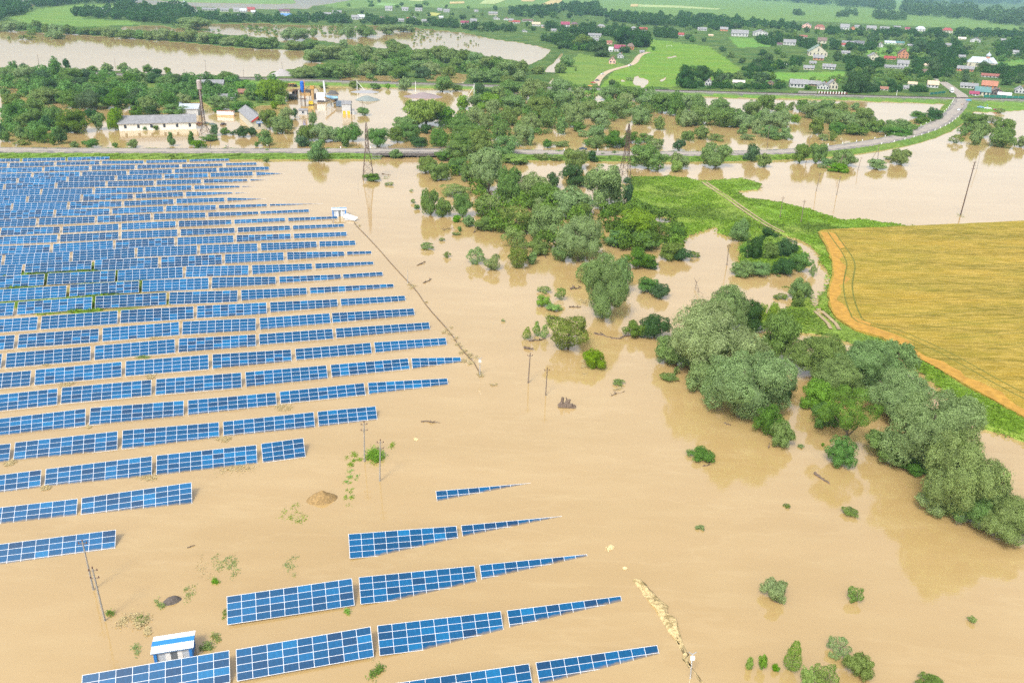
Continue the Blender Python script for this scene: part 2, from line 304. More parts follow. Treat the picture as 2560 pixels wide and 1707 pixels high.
# --- ribbons
def ribbon(name, P, offs, m, zs=None):
    Vv = []; n = len(offs)
    for i, p in enumerate(P):
        d = (P[min(i + 1, len(P) - 1)] - P[max(i - 1, 0)]); d.z = 0; d.normalize(); w = Vector((-d.y, d.x, 0))
        for k, o_ in enumerate(offs):
            q = p + w * (o_ if not callable(o_) else o_(i)); Vv.append((q.x, q.y, p.z + (zs[k] if zs else 0)))
    F = [(i * n + k, i * n + k + 1, (i + 1) * n + k + 1, (i + 1) * n + k) for i in range(len(P) - 1) for k in range(n - 1)]
    F = [f[::-1] for f in F]
    return link(name, np_mesh(name, Vv, F), m)
m, t, b = nodes('worn_asphalt'); b.inputs['Roughness'].default_value = .8
n1 = noise(t, .12, 6, .7); n2 = noise(t, 1.4, 5, .7)
c = mixc(t, ramp(t, n1, (.35, 0.), (.65, 1.)), (.36, .31, .25), (.25, .225, .2)); c = mixc(t, ramp(t, n2, (.4, 0.), (.75, .6)), c, (.2, .18, .16)); t.links.new(c, b.inputs['Base Color']); bump(t, n2, .3, .1, b); M_ROAD = m
m, t, b = nodes('broken_asphalt_shoulder'); b.inputs['Roughness'].default_value = .55
n1 = noise(t, .25, 6, .7); t.links.new(mixc(t, ramp(t, n1, (.4, 0.), (.62, 1.)), (.115, .105, .105), (.30, .26, .21)), b.inputs['Base Color']); M_SHOULDER = m
rdZ = [Vector((p.x, p.y, ROADZ)) for p in ROADW]
BR0, BR1 = G(955, 377, ROADZ).x, G(1130, 378, ROADZ).x
tag(ribbon('road', rdZ, (-6.2, -5.2, 5.2, 6.2), M_SHOULDER, (-.25, 0, 0, -.25)), kind='structure')
w_ = lambda s_: (lambda i: s_ * (3.1 + 1.0 * sin(i * .7) * sin(i * .23)))
tag(ribbon('road_surface', [Vector((p.x, p.y, ROADZ + .012)) for p in ROADW], (w_(-1), w_(1)), M_ROAD), kind='structure')
M_DIRT = simple('gravel_road', (.42, .33, .23), .9, var=.25, scale=.5)
tag(ribbon('village_lane', [Vector((p.x, p.y, 1.62)) for p in LANEW], (-4.5, 4.5), M_ROAD), kind='structure')
tag(ribbon('gravel_road', [Vector((p.x, p.y, 1.1)) for p in VROADW], (-3.2, 3.2), M_DIRT), kind='structure')
for o_ in (2.4,):
    pass
# farm track on the meadow
M_TRACK = simple('wet_track', (.33, .25, .14), .6, var=.25, scale=.3)
TRK = smooth_path([G(*px('Z6', *p), 1.02) for p in ((165, 205), (260, 270), (345, 325), (420, 380), (520, 450), (640, 520), (700, 548))], 4)
for s_ in (-1.0, 1.0):
    tag(ribbon('wheel_track', TRK, (lambda i, s_=s_: s_ - .35 - .2 * sin(i * .9), lambda i, s_=s_: s_ + .35 + .2 * sin(i * .7)), M_TRACK), kind='structure')
TRK2 = smooth_path([G(*px('Z6', *p), 1.05) for p in ((945, 1085), (985, 1120), (1040, 1172))] + [G(*px('Z9', *p), 1.05) for p in ((1060, 60),)], 4)
for s_ in (-1.1, 1.1): tag(ribbon('wheel_track', TRK2, (s_ - .5, s_ + .5), M_TRACK), kind='structure')
# railway
m, t, b = nodes('ballast'); b.inputs['Roughness'].default_value = .9
t.links.new(mixc(t, ramp(t, noise(t, .8, 5, .8), (.3, 0.), (.7, 1.)), (.10, .095, .09), (.24, .22, .2)), b.inputs['Base Color']); M_BAL = m
RZ = [Vector((p.x, p.y, RAILZ)) for p in RAILW]
tag(ribbon('railway_bed', RZ, (-4.6, -3.2, 3.2, 4.6), M_BAL, (-.9, 0, 0, -.9)), kind='structure')
M_RAIL = simple('rusty_rail', (.07, .055, .05), .5, .6)
rr_ = empty('railway_track', (0, RAILW[45].y, RAILZ)); tag(rr_, 'dark railway track on its ballast embankment between the flood and the village', 'railway track')
for s_ in (-1.6, 1.6):
    o = ribbon('rail', [p - rr_.location + Vector((0, 0, .0)) for p in RZ], (s_ - .12, s_ - .12, s_ + .12, s_ + .12), M_RAIL, (.02, .3, .3, .02)); o.parent = rr_
mb = MB(); d0 = (RZ[1] - RZ[0]).length
for i in range(len(RZ) - 1):
    for k in range(16):
        p = RZ[i].lerp(RZ[i + 1], k / 16) - rr_.location; d = (RZ[i + 1] - RZ[i]).normalized(); w = Vector((-d.y, d.x, 0))
        A_, B_ = p - w * 2.2, p + w * 2.2; mb.quad(*(q + Vector((0, 0, .1)) for q in (A_ - d * .2, A_ + d * .2, B_ + d * .2, B_ - d * .2)))
mb.build('sleepers', simple('sleeper', (.08, .07, .065), .9), rr_)
# wheat field: a standing crop 0.8 m high
WHEAT = pl('Z6', (945, 545), (965, 530), (1100, 524), (1400, 511), (1900, 490), (2352, 470), (3300, 430)) + [(2950, 1250)] + pl('Z9', (2352, 655), (2000, 463), (1700, 293), (1500, 192), (1380, 112), (1200, 62), (1100, 0)) + pl('Z6', (1065, 1130), (1022, 1050), (1010, 960), (1025, 900), (1042, 850), (1038, 760), (1010, 670), (975, 600))
wp = [G(x, y, 1.3) for x, y in WHEAT]; wp2 = []
for a_, b_ in zip(wp, wp[1:] + wp[:1]):
    n = max(1, int((b_ - a_).length / 2.5)); wp2 += [a_.lerp(b_, k / n) + Vector((rnd.uniform(-.3, .3), rnd.uniform(-.3, .3), 0)) for k in range(n)]
bm = bmesh.new(); vs = [bm.verts.new(p) for p in wp2]; f = bm.faces.new(vs)
if f.normal.z < 0 or sum((wp2[i - 1].x * wp2[i].y - wp2[i].x * wp2[i - 1].y) for i in range(len(wp2))) < 0: f.normal_flip()
ex = bmesh.ops.extrude_face_region(bm, geom=[f]); vv = [e for e in ex['geom'] if isinstance(e, bmesh.types.BMVert)]
bmesh.ops.translate(bm, verts=vv, vec=(0, 0, -1.0)); bmesh.ops.triangulate(bm, faces=[q for q in bm.faces if len(q.verts) > 4]); bm.normal_update(); bmesh.ops.recalc_face_normals(bm, faces=bm.faces)
me = bpy.data.meshes.new('wheat_field'); bm.to_mesh(me); bm.free()
_e0, _e1 = G(*px('Z6', 1100, 524), 1.3), G(*px('Z6', 2352, 470), 1.3); WA = atan2(_e1.y - _e0.y, _e1.x - _e0.x)
m, t, b = nodes('ripe_wheat'); b.inputs['Roughness'].default_value = .9; b.inputs['Specular IOR Level'].default_value = .15
n1 = noise(t, .02, 5, .6, stretch=((1, 2.2, 1), (0, 0, -WA))); n2 = noise(t, .5, 6, .75, stretch=((.35, 2.0, 1), (0, 0, -WA))); n3 = noise(t, .05, 6, .7, stretch=((.25, 2.5, 1), (0, 0, -WA))); n4 = noise(t, 3.0, 3, .7); n7 = noise(t, .13, 6, .75, stretch=((.5, 1.6, 1), (0, 0, -WA + .35)))
c = mixc(t, ramp(t, n1, (.38, 0.), (.62, 1.)), (.335, .225, .026), (.22, .19, .018)); c = mixc(t, ramp(t, n3, (.45, 0.), (.60, .8)), c, (.15, .125, .012))
c = mixc(t, ramp(t, n2, (.42, 0.), (.66, .9)), c, (.47, .335, .075)); c = mixc(t, ramp(t, n7, (.56, 0.), (.72, .7)), c, (.17, .12, .02)); h_ = add(t, 'ShaderNodeHueSaturation'); t.links.new(c, h_.inputs['Color']); t.links.new(ramp(t, n4, (.25, .55), (.8, 1.25)), h_.inputs['Value'])
t.links.new(h_.outputs[0], b.inputs['Base Color']); bump(t, n2, .5, .7, b); M_WHEAT = m
tag(link('wheat_field', me, m), kind='structure')
M_TRAM = simple('green_tramline', (.13, .13, .018), .95, var=.3, scale=.6); M_EDGE = simple('trodden_wheat', (.38, .21, .035), .95, var=.25, scale=.6)
HD = [(1010, 545), (1040, 590), (1075, 640), (1110, 690), (1140, 760), (1128, 840), (1118, 900), (1122, 960), (1140, 1040), (1165, 1100), (1215, 1160)]
hd = smooth_path([G(*px('Z6', *p), 1.31) for p in HD] + [G(*px('Z9', *p), 1.31) for p in ((1480, 90), (1800, 235), (2150, 430), (2400, 560), (2700, 720))], 3)
ed = smooth_path([G(*px('Z6', *p), 1.305) for p in ((958, 545), (985, 598), (1018, 668), (1044, 760), (1048, 850), (1030, 900), (1018, 960), (1030, 1050), (1072, 1130))] + [G(*px('Z9', *p), 1.305) for p in ((1110, 4), (1208, 66), (1390, 118), (1510, 200), (1710, 300), (2010, 470), (2360, 665))], 2.5)
ew = lambda i: 4.2 + 2.0 * sin(i * .31) * sin(i * .113 + 1) + .8 * sin(i * 1.3) + .5 * sin(i * 2.9)
tag(ribbon('field_margin', ed, (lambda i: .15, lambda i: ew(i)), M_EDGE), kind='structure')
wl = [_e0.lerp(_e1, .0) + _u0 * q for _u0 in [(_e1 - _e0).normalized()] for q in np.arange(0, 2, 1)]
for s_ in (0, 2.6): tag(ribbon('tramline', hd, (s_ - .22, s_ + .22), M_TRAM), kind='structure')
_u = Vector((cos(WA), sin(WA), 0)); _v = Vector((-_u.y, _u.x, 0))
for k, (zx, zy, L) in enumerate(((1110, 640, 200), (1190, 720, 190), (1170, 905, 190), (1200, 1050, 180), (1215, 1145, 180), (1100, 575, 210), (1600, 820, 120))):
    p0 = G(*px('Z6', zx, zy), 1.31); pts = [p0 + _u * q + _v * (sin(q * .05 + k) * .7) for q in np.arange(0, L, 5.0)]
    for s_ in (0, 2.0): tag(ribbon('tramline', pts, (s_ - .1, s_ + .1), M_TRAM), kind='structure')
for (zx, zy, L) in ((400, 60, 110), (600, 130, 100), (900, 200, 80), (1200, 290, 60)):
    p0 = G(*px('Z9', 1200 + zx, zy), 1.31); pts = [p0 + _u * q for q in np.arange(0, L, 5.0)]
    for s_ in (0, 2.0): tag(ribbon('tramline', pts, (s_ - .1, s_ + .1), M_TRAM), kind='structure')
# far crop strips
def field(poly, c, nm):
    pts = [G(x, y, 1.35) for x, y in poly]; ar = sum(pts[i - 1].x * pts[i].y - pts[i].x * pts[i - 1].y for i in range(len(pts)))
    if ar < 0: pts.reverse()
    mb = MB(); mb.prism([(p.x, p.y) for p in pts], .6, 1.6); tag(mb.build('crop_field', simple(nm, c, .95, var=.12, scale=.02)), kind='structure')
HAY = (.42, .33, .14); PALE = (.30, .36, .14); YEL = (.32, .33, .08)
for z, P_, c_, nm in (('Z2', ((1240, -4), (1345, -4), (1320, 12), (1240, 11)), HAY, 'hay_crop'), ('Z2', ((1375, 32), (1440, 4), (1520, 0), (1508, 20), (1450, 33)), HAY, 'hay_crop'), ('Z2', ((1000, -6), (1150, -2), (1060, 29), (955, 27)), PALE, 'pale_crop'),
                  ('Z2', ((750, 15), (850, 12), (850, 25), (750, 28)), HAY, 'hay_crop'), ('Z2', ((590, 105), (620, 87), (690, 95), (660, 110)), YEL, 'yellow_crop'), ('Z2', ((1990, 30), (2040, 30), (2035, 47), (1985, 47)), HAY, 'hay_crop'),
                  ('Z2', ((2042, 33), (2352, 42), (2352, 56), (2040, 48)), PALE, 'pale_crop'), ('Z3', ((27, 44), (280, 62), (262, 67), (27, 57)), PALE, 'pale_crop'), ('Z2', ((520, -8), (620, -4), (560, 10), (470, 6)), PALE, 'pale_crop'), ('Z2', ((290, 20), (420, 30), (330, 45), (240, 35)), (.17, .30, .09), 'green_crop'), ('Z3', ((2010, 215), (2120, 205), (2115, 213), (2030, 222)), HAY, 'hay_crop')):
    field(pl(z, *P_), c_, nm)
# the wooded ridge along the horizon
mb = MB(); n = 60
for k in range(n):
    x0 = -6000 + 12000 * k / n; x1 = -6000 + 12000 * (k + 1) / n
    h0, h1 = (40 + 45 * float(vnoise(np.array([x / 700.]), np.array([3.]))[0]) for x in (x0, x1))
    mb.quad((x0, 9500, 0), (x1, 9500, 0), (x1, 10500, h1), (x0, 10500, h0)); mb.quad((x0, 10500, h0), (x1, 10500, h1), (x1, 13000, 2), (x0, 13000, 2))
tag(mb.build('hills', simple('far_woodland', (.05, .09, .05), .95, scale=.004)), kind='structure')
# haze: the air itself
mb = MB(); mb.box(-14500, -500, -4, 14500, 14500, 96); hz = mb.mesh('haze')
m = bpy.data.materials.new('haze'); m.use_nodes = True; t = m.node_tree; t.nodes.clear(); pv = t.nodes.new('ShaderNodeVolumePrincipled'); pv.inputs['Color'].default_value = (.46, .75, .98, 1)
pv.inputs['Density'].default_value = 0.00008; pv.inputs['Anisotropy'].default_value = .2; ou = t.nodes.new('ShaderNodeOutputMaterial'); t.links.new(pv.outputs[0], ou.inputs['Volume'])
tag(link('haze', hz, m), kind='stuff')
# ================================================================== SOLAR TABLES: corners of every table's top edge, row by row from the far end
SOLAR=[
[('A1',-295,68,2.2,'A1',262,60,2.2),('A1',298,59,2.2,'A1',855,48,2.2),('A1',888,46,2.2,'A1',1430,35,2.2)],
[('A1',-490,130,2.9,'A1',97,119,2.9),('A1',127,118,2.9,'A1',705,105,2.6),('A1',740,104,2.5,'A1',1300,95,2.3),('A1',1335,92,2.2,'A1',1877,87,2.1),('A1',1912,85,2,'A2',190,76,1.8),('A2',228,74,1.7,'A2',743,62,1.6)],
[('A1',-40,188,3,'A1',553,172,3),('A1',585,170,3,'A1',1165,157,3),('A1',1200,154,3,'A1',1762,145,2.8),('A1',1795,144,2.7,'A2',95,138,2.1),('A2',130,137,2,'A2',660,127,1.7),('A2',703,123,1.6,'A2',1103,113,1.6)],
[('A1',-180,262,3,'A1',410,250,3),('A1',445,248,2.9,'A1',1042,235,2.9),('A1',1075,233,2.8,'A1',1653,219,2.8),('A1',1690,215,2.8,'A1',2245,200,2.7),('A2',35,197,2.7,'A2',583,185,2.6),('A2',612,182,2.5,'A2',1263,168,2,11)],
[('A1',-390,326,3.8,'A1',218,314,3.7),('A1',250,313,3.6,'A1',868,300,3.4),('A1',902,295,3.3,'A1',1500,285,3),('A1',1535,282,2.9,'A1',2115,268,2.7),('A1',2150,267,2.7,'A2',465,253,2.7),('A2',502,250,2.6,'A2',1050,235,2.4),('A2',1100,237,2.3,'A2',1470,258,0,6)],
[('A1',-590,405,3.9,'A1',48,392,3.8),('A1',80,390,3.8,'A1',715,372,3.6),('A1',757,370,3.5,'A1',1377,360,3.2),('A1',1410,359,3.1,'A1',2010,350,2.8),('A1',2045,347,2.7,'A2',378,333,2.5),('A2',417,332,2.4,'A2',983,330,1.4),('A2',1022,331,1.1,'A2',1260,340,0,4)],
[('A1',-110,473,4,'A1',527,458,3.9),('A1',560,455,3.8,'A1',1212,450,3.4),('A1',1245,448,3.3,'A1',1867,438,2.8),('A1',1902,435,2.7,'A2',253,413,2.6),('A2',292,412,2.5,'A2',880,417,.9),('A2',917,421,.6,'A2',1095,426,0,3)],
[('A1',-315,560,4.1,'A1',345,544,4.05),('A1',385,540,4,'A1',1052,530,3.7),('A1',1090,530,3.6,'A1',1738,525,2.6),('A1',1772,524,2.6,'A2',142,497,2.6),('A2',182,497,2.6,'A2',790,503,.75),('A2',828,506,.6,'A2',1015,510,0,3)],
[('A1',-530,660,4.1,'A1',150,645,4.1),('A1',182,641,4.1,'A1',880,629,3.8),('A1',918,627,3.7,'A1',1588,620,2.7),('A1',1622,618,2.7,'A2',18,591,2.7),('A2',58,587,2.7,'A2',682,572,2.2),('A2',722,572,2,'A2',1230,588,0,8)],
[('A3',-18,39,4.1,'A3',702,23,3.8),('A3',740,22,3.6,'A3',1433,11,3.1),('A3',1468,6,2.9,'A3',2133,-22,2.9),('A3',2172,-25,2.9,'A4',573,-37,2.5),('A2',612,668,2,'A2',1238,655,1.35),('A2',1278,655,1.15,'A2',1975,650,0,10)],
[('A3',-260,158,3.8,'A3',475,137,3.7),('A3',513,133,3.5,'A3',1240,112,3.1),('A3',1275,108,3.2,'A3',1965,77,3.2),('A3',2012,75,3.1,'A4',435,62,2.5),('A4',473,60,2.3,'A4',1125,48,1.5),('A4',1152,45,1.5,'A4',1787,18,1.6)],
[('A3',-760,285,3.9,'A3',-20,265,3.7),('A3',20,262,3.6,'A3',785,245,3),('A3',822,243,3,'A3',1548,206,3.1),('A3',1590,203,3.1,'A3',2293,173,3.05),('A4',88,170,3,'A4',773,155,2.2),('A4',815,153,2.1,'A4',1475,130,1.8),('A4',1517,129,1.8,'A4',2160,110,1.3)],
[('A3',-40,379,3.6,'A3',752,350,3.4),('A3',790,348,3.4,'A3',1548,313,3.4),('A3',1590,312,3.3,'A3',2315,282,3.2),('A4',113,278,3.1,'A4',817,260,2.4),('A4',857,256,2.4,'A4',1540,231,2.1),('A4',1578,230,2,'A4',2243,210,1.5)],
[('A3',-140,502,3.9,'A3',658,479,3.9),('A3',695,472,3.8,'A3',1475,425,3.8),('A3',1515,423,3.8,'A3',2275,389,3.7),('A4',73,387,3.5,'A4',800,360,3.1),('A4',842,357,3.1,'A4',1547,338,2.4),('A4',1590,337,2.3,'A4',2278,313,1.95)],
[('A3',-800,655,4.3,'A3',30,618,4.3),('A3',75,612,4.3,'A3',912,573,4.2),('A3',955,568,4.2,'A3',1758,523,4.2),('A3',1800,515,4.2,'A4',327,491,3.9),('A4',370,487,3.8,'A4',1113,463,3.6),('A4',1160,460,3.4,'A4',1885,438,2.7),('A4',1923,437,2.6,'A4',2392,427,2,6)],
[('A3',-550,770,4.6,'A3',295,736,4.6),('A3',335,730,4.6,'A3',1198,687,4.6),('A3',1243,680,4.6,'A3',2068,646,4.5),('A3',2107,642,4.4,'A4',648,610,3.95),('A4',692,606,3.8,'A4',1455,580,3.4),('A4',1503,578,3.3,'A4',2247,571,1.9),('A4',2285,570,1.6,'A4',2603,564,1.3,4)],
[('A5',-275,195,4.9,'A5',485,152,4.9),('A5',525,147,4.9,'A5',1258,114,4.8),('A5',1285,112,4.7,'A5',1988,76,4.4),('A5',2030,72,4.2,'A6',528,58,3.8),('A6',565,57,3.7,'A6',1217,40,2.3),('A6',1253,39,2.2,'A6',1885,18,1.3)],
[('A5',-50,325,4.9,'A5',725,277,4.9),('A5',765,270,5,'A5',1513,227,4.9),('A5',1552,224,4.8,'A5',2270,194,4.3),('A6',132,190,4.1,'A6',823,182,2.8),('A6',862,181,2.6,'A6',1530,157,1.75),('A6',1555,156,1.7,'A6',1985,130,1.65,6)],
[('A5',-640,510,4.5,'A5',158,463,4.7),('A5',200,457,4.8,'A5',1003,402,5),('A5',1043,395,5,'A5',1810,355,4.6),('A5',1850,352,4.5,'A6',408,331,4),('A6',447,327,3.8,'A6',1157,303,2.5),('A6',1195,300,2.4,'A6',2105,260,1.45,12)],
[('A5',-410,675,4.1,'A5',412,617,4.2),('A5',455,612,4.3,'A5',1280,552,4.5),('A5',1318,547,4.5,'A5',2105,504,4.1),('A5',2147,500,4.1,'A6',722,463,3.8),('A6',762,460,3.5,'A6',1492,427,2.65),('A6',1530,423,2.6,'A6',2230,388,1.85)],
[('A7',-640,190,4.1,'A7',137,137,4.1),('A7',175,132,4.1,'A7',908,79,4.1),('A7',945,73,4.1,'A7',1643,18,4.1),('A7',1680,15,4.05,'A6',607,633,3.9),('A6',648,630,3.75,'A6',1410,580,3.3),('A6',1435,577,3.25,'A6',2325,527,2.4,11)],
[('A7',-750,372,4.05,'A7',20,310,4.05),('A7',62,306,4.1,'A7',832,240,4.1),('A7',873,237,4.1,'A7',1605,175,4.05),('A7',1645,171,4.05,'A8',143,133,3.5),('A8',175,130,3.3,'A8',847,80,3.15),('A8',878,77,3.05,'A8',1735,20,2.35,12)],
[('A7',-500,530,4,'A7',285,463,4.05),('A7',327,457,4.1,'A7',1115,383,4.1),('A7',1157,378,4.1,'A7',1913,318,4.1),('A7',1953,315,4,'A8',467,270,3.4),('A8',508,265,3.3,'A8',1197,208,3.25),('A8',1232,205,3.1,'A8',1888,163,2.2)],
[('A7',-290,715,4,'A7',528,628,4.05),('A7',570,620,4.05,'A7',1390,548,4.05),('A7',1435,543,4.05,'A7',2215,482,4),('A8',50,478,3.95,'A8',792,415,3.6),('A8',832,411,3.5,'A8',1542,352,3),('A8',1575,350,2.95,'A8',2025,342,1.35,6)],
[('B1',-110,183,3.8,'B1',785,78,4.05),('B1',832,71,4.05,'B1',1687,5,3.65),('B1',1727,2,3.6,'A8',327,665,3.15),('A8',365,658,3.1,'A8',1137,578,3.15),('A8',1175,575,3,'A8',1903,535,1.7)],
[('B1',-860,500,3.6,'B1',97,398,3.7),('B1',140,389,3.7,'B1',1080,285,4.1),('B1',1128,278,4.1,'B1',2010,203,3.4),('B1',2050,198,3.3,'B2',1043,257,3.55),('B2',1080,253,3.5,'B2',1612,203,3.2,6)],
[('B1',-620,765,3.3,'B1',378,640,3.4),('B1',423,632,3.4,'B1',1395,514,3.95),('B1',1440,508,4,'B1',2354,411,3.9),('B2',562,548,4.0,'B2',947,495,4.2,4)],
[('B3',-330,325,2.9,'B3',712,207,3),('B3',752,200,3.05,'B3',1758,57,4)],
[('B3',-45,630,3.3,'B3',1063,492,3.1)],
[('B4',917,137,1.9,'B4',1790,63,0)],
[('B4',115,532,4.6,'B4',1105,457,2.1),('B4',1150,453,1.9,'B4',2072,367,.05)],
[('B8',100,370,4.8,'B8',1247,203,4.6),('B8',1313,193,4.6,'Z11',917,475,2.5),('Z11',955,470,2.3,'Z11',1687,397,.3)],
[('B5',22,710,5.0,'B5',1413,475,4.8),('B5',1480,467,4.8,'B6',477,250,4.7),('B6',545,240,4.7,'B6',1712,103,2.6),('B7',257,287,2.4,'B7',1333,150,.75)],
[('B6',700,789,4.6,'B6',1980,600,2.9),('B7',530,780,2.8,'B7',1678,615,1.15)],
]

TILT = radians(34); MW, MH = 2.0, 1.004
m, t, b = nodes('solar_cells'); b.inputs['Roughness'].default_value = .22; b.inputs['Specular IOR Level'].default_value = .24
oi = t.nodes.new('ShaderNodeObjectInfo'); av = add(t, 'ShaderNodeAttribute', attribute_name='cell')
ad = add(t, 'ShaderNodeMath', operation='ADD'); t.links.new(oi.outputs['Random'], ad.inputs[0]); t.links.new(av.outputs['Fac'], ad.inputs[1]); fr = add(t, 'ShaderNodeMath', operation='FRACT'); t.links.new(ad.outputs[0], fr.inputs[0])
rpc = ramp(t, fr.outputs[0], (0, (.006, .034, .090)), (.12, (.004, .043, .112)), (.5, (.002, .056, .146)), (.88, (.003, .070, .182)), (1, (.004, .10, .24)))
uv = t.nodes.new('ShaderNodeUVMap'); uv.uv_map = 'UVMap'; bk = add(t, 'ShaderNodeTexBrick', Scale=1.0); bk.offset = 0; bk.inputs['Brick Width'].default_value = 1 / 12; bk.inputs['Row Height'].default_value = 1 / 6; bk.inputs['Mortar Size'].default_value = .006
bk.inputs['Color1'].default_value = (.82, .82, .82, 1); bk.inputs['Color2'].default_value = (1.25, 1.25, 1.25, 1); bk.inputs['Mortar'].default_value = (2.2, 1.8, 1.5, 1); t.links.new(uv.outputs[0], bk.inputs['Vector'])
geo = t.nodes.new('ShaderNodeNewGeometry'); sp = t.nodes.new('ShaderNodeSeparateXYZ'); t.links.new(geo.outputs['Position'], sp.inputs[0]); nz = noise(t, 1.3, 4, .7, vec=geo.outputs['Position'])
sb = add(t, 'ShaderNodeMath', operation='MULTIPLY_ADD'); t.links.new(nz, sb.inputs[0]); sb.inputs[1].default_value = -.35; t.links.new(sp.outputs[2], sb.inputs[2]); mz = add(t, 'ShaderNodeMapRange'); mz.inputs[1].default_value = -.13; mz.inputs[2].default_value = .06; mz.inputs[3].default_value = .75; mz.inputs[4].default_value = 0.0; t.links.new(sb.outputs[0], mz.inputs[0])
t.links.new(mixc(t, mz.outputs[0], mixc(t, .8, rpc, bk.outputs[0], 'MULTIPLY'), (.22, .16, .08)), b.inputs['Base Color']); M_CELL = m
M_FRAME = simple('white_frame', (.58, .60, .63), .4, .0, .05); M_STEEL = simple('galvanised_steel', (.42, .43, .44), .45, .5)
def uvcell(me, nq):
    u = me.uv_layers.new(name='UVMap'); u.data.foreach_set('uv', np.tile(np.array([0, 0, 1, 0, 1, 1, 0, 1], dtype=np.float32), nq))
_tab = {}
def panel_meshes(n):
    if n in _tab: return _tab[n]
    L = n * MW; x0 = -L / 2; fr = MB(); fr.box(x0 - .03, -.03, -.06, x0 + L + .03, 4 * MH + .03, 0)
    mats = []
    for var in range(5):
        V, F, C = [], [], []; r_ = random.Random(n * 10 + var); base = r_.random()
        for j in range(4):
            for i in range(n):
                a = x0 + i * MW + .034; b_ = x0 + (i + 1) * MW - .034; y0 = j * MH + .03; y1 = (j + 1) * MH - .03; k = len(V)
                V += [(a, y0, .008), (b_, y0, .008), (b_, y1, .008), (a, y1, .008)]; F.append((k, k + 1, k + 2, k + 3)); C.append((base + r_.gauss(.0, .12)) % 1)
        me = np_mesh('panel_surface', V, F); uvcell(me, len(F)); q = me.attributes.new('cell', 'FLOAT', 'FACE'); q.data.foreach_set('value', np.array(C, dtype=np.float32)); me.materials.append(M_CELL); mats.append(me)
    st = MB()
    for i in range(max(2, n // 3 + 1)):
        x = x0 + .8 + i * (L - 1.6) / max(1, n // 3)
        for y, dz in ((.7, 0), (3.3, 0)):
            p = Vector((x, y, -.1)); dn = Vector((0, -sin(TILT), -cos(TILT))); st.tube(p, p + dn * (1.6 if y < 1 else 3.2), .05, n=5)
        st.tube((x, .3, -.09), (x, 3.7, -.09), .05, n=4)
    for y in (.8, 3.2): st.box(x0 + .3, y - .04, -.16, x0 + L - .3, y + .04, -.07)
    _tab[n] = (fr.mesh('frame'), mats, st.mesh('support_frame')); _tab[n][0].materials.append(M_FRAME); _tab[n][2].materials.append(M_STEEL); return _tab[n]
mdm = MB(); mdm.quad((-.966, .03, .008), (.966, .03, .008), (.966, MH - .03, .008), (-.966, MH - .03, .008)); MODME = mdm.mesh('solar_module'); uvcell(MODME, 1); MODME.materials.append(M_CELL)
NROW = len(SOLAR)
def solar(i, j, tb, nr):
    zl, xl, yl, vl, zr, xr, yr, vr = tb[:8]; n = tb[8] if len(tb) > 8 else 9
    k = MH * sin(TILT); A = G(*px(zl, xl, yl), vl * k); B = G(*px(zr, xr, yr), vr * k)
    X = B - A; L = X.length; X.normalize(); h = Vector((X.y, -X.x, 0)).normalized(); d = h * cos(TILT) + Vector((0, 0, -sin(TILT))); d = (d - X * d.dot(X)).normalized(); Y = -d; Zv = X.cross(Y)
    o = (A + B) / 2 - Y * (4 * MH)
    R_ = empty('solar_table'); Mx = Matrix((X * (L / (n * MW)), Y, Zv)).transposed().to_4x4(); Mx.translation = o; R_.matrix_world = Mx
    vm = (vl + vr) / 2; k_ = nr - 1 - j
    st = 'wedge-shaped sinking' if min(vl, vr) < .2 else 'nearly drowned' if vm < 1.9 else 'half drowned' if vm < 3.2 else 'shallowly submerged' if vm < 3.95 else 'clear-standing'
    if n < 8: st = 'short ' + st
    elif n > 9: st = 'long ' + st
    pos = 'at right end' if k_ == 0 else '%s from right end' % ordinal(k_ + 1)
    rown = ('of %s row below the road embankment' % ordinal(i + 1)) if i < 15 else ('of %s row from big array\'s front' % ordinal(29 - i)) if i < 29 else 'of %s row in the front block' % ordinal(i - 28)
    tag(R_, '%s solar table %s %s' % (st, pos, rown), 'solar table', 'tables of solar panels standing in the flood')
    fm, pm, sm = panel_meshes(n); link('frame', fm, None, R_); link('support_frame', sm, None, R_)
    if i >= 23:
        for r_ in range(4):
            for c_ in range(n):
                q = link('solar_module', MODME, None, R_); q.location = (-n * MW / 2 + (c_ + .5) * MW, r_ * MH, 0)
    else: link('panel_surface', pm[(i * 7 + j * 3) % 5], None, R_)
for i, row in enumerate(SOLAR):
    for j, tb in enumerate(row):
        xr_, yr_ = px(tb[4], tb[5], tb[6])
        if xr_ < -10: continue
        solar(i, j, tb, len(row))
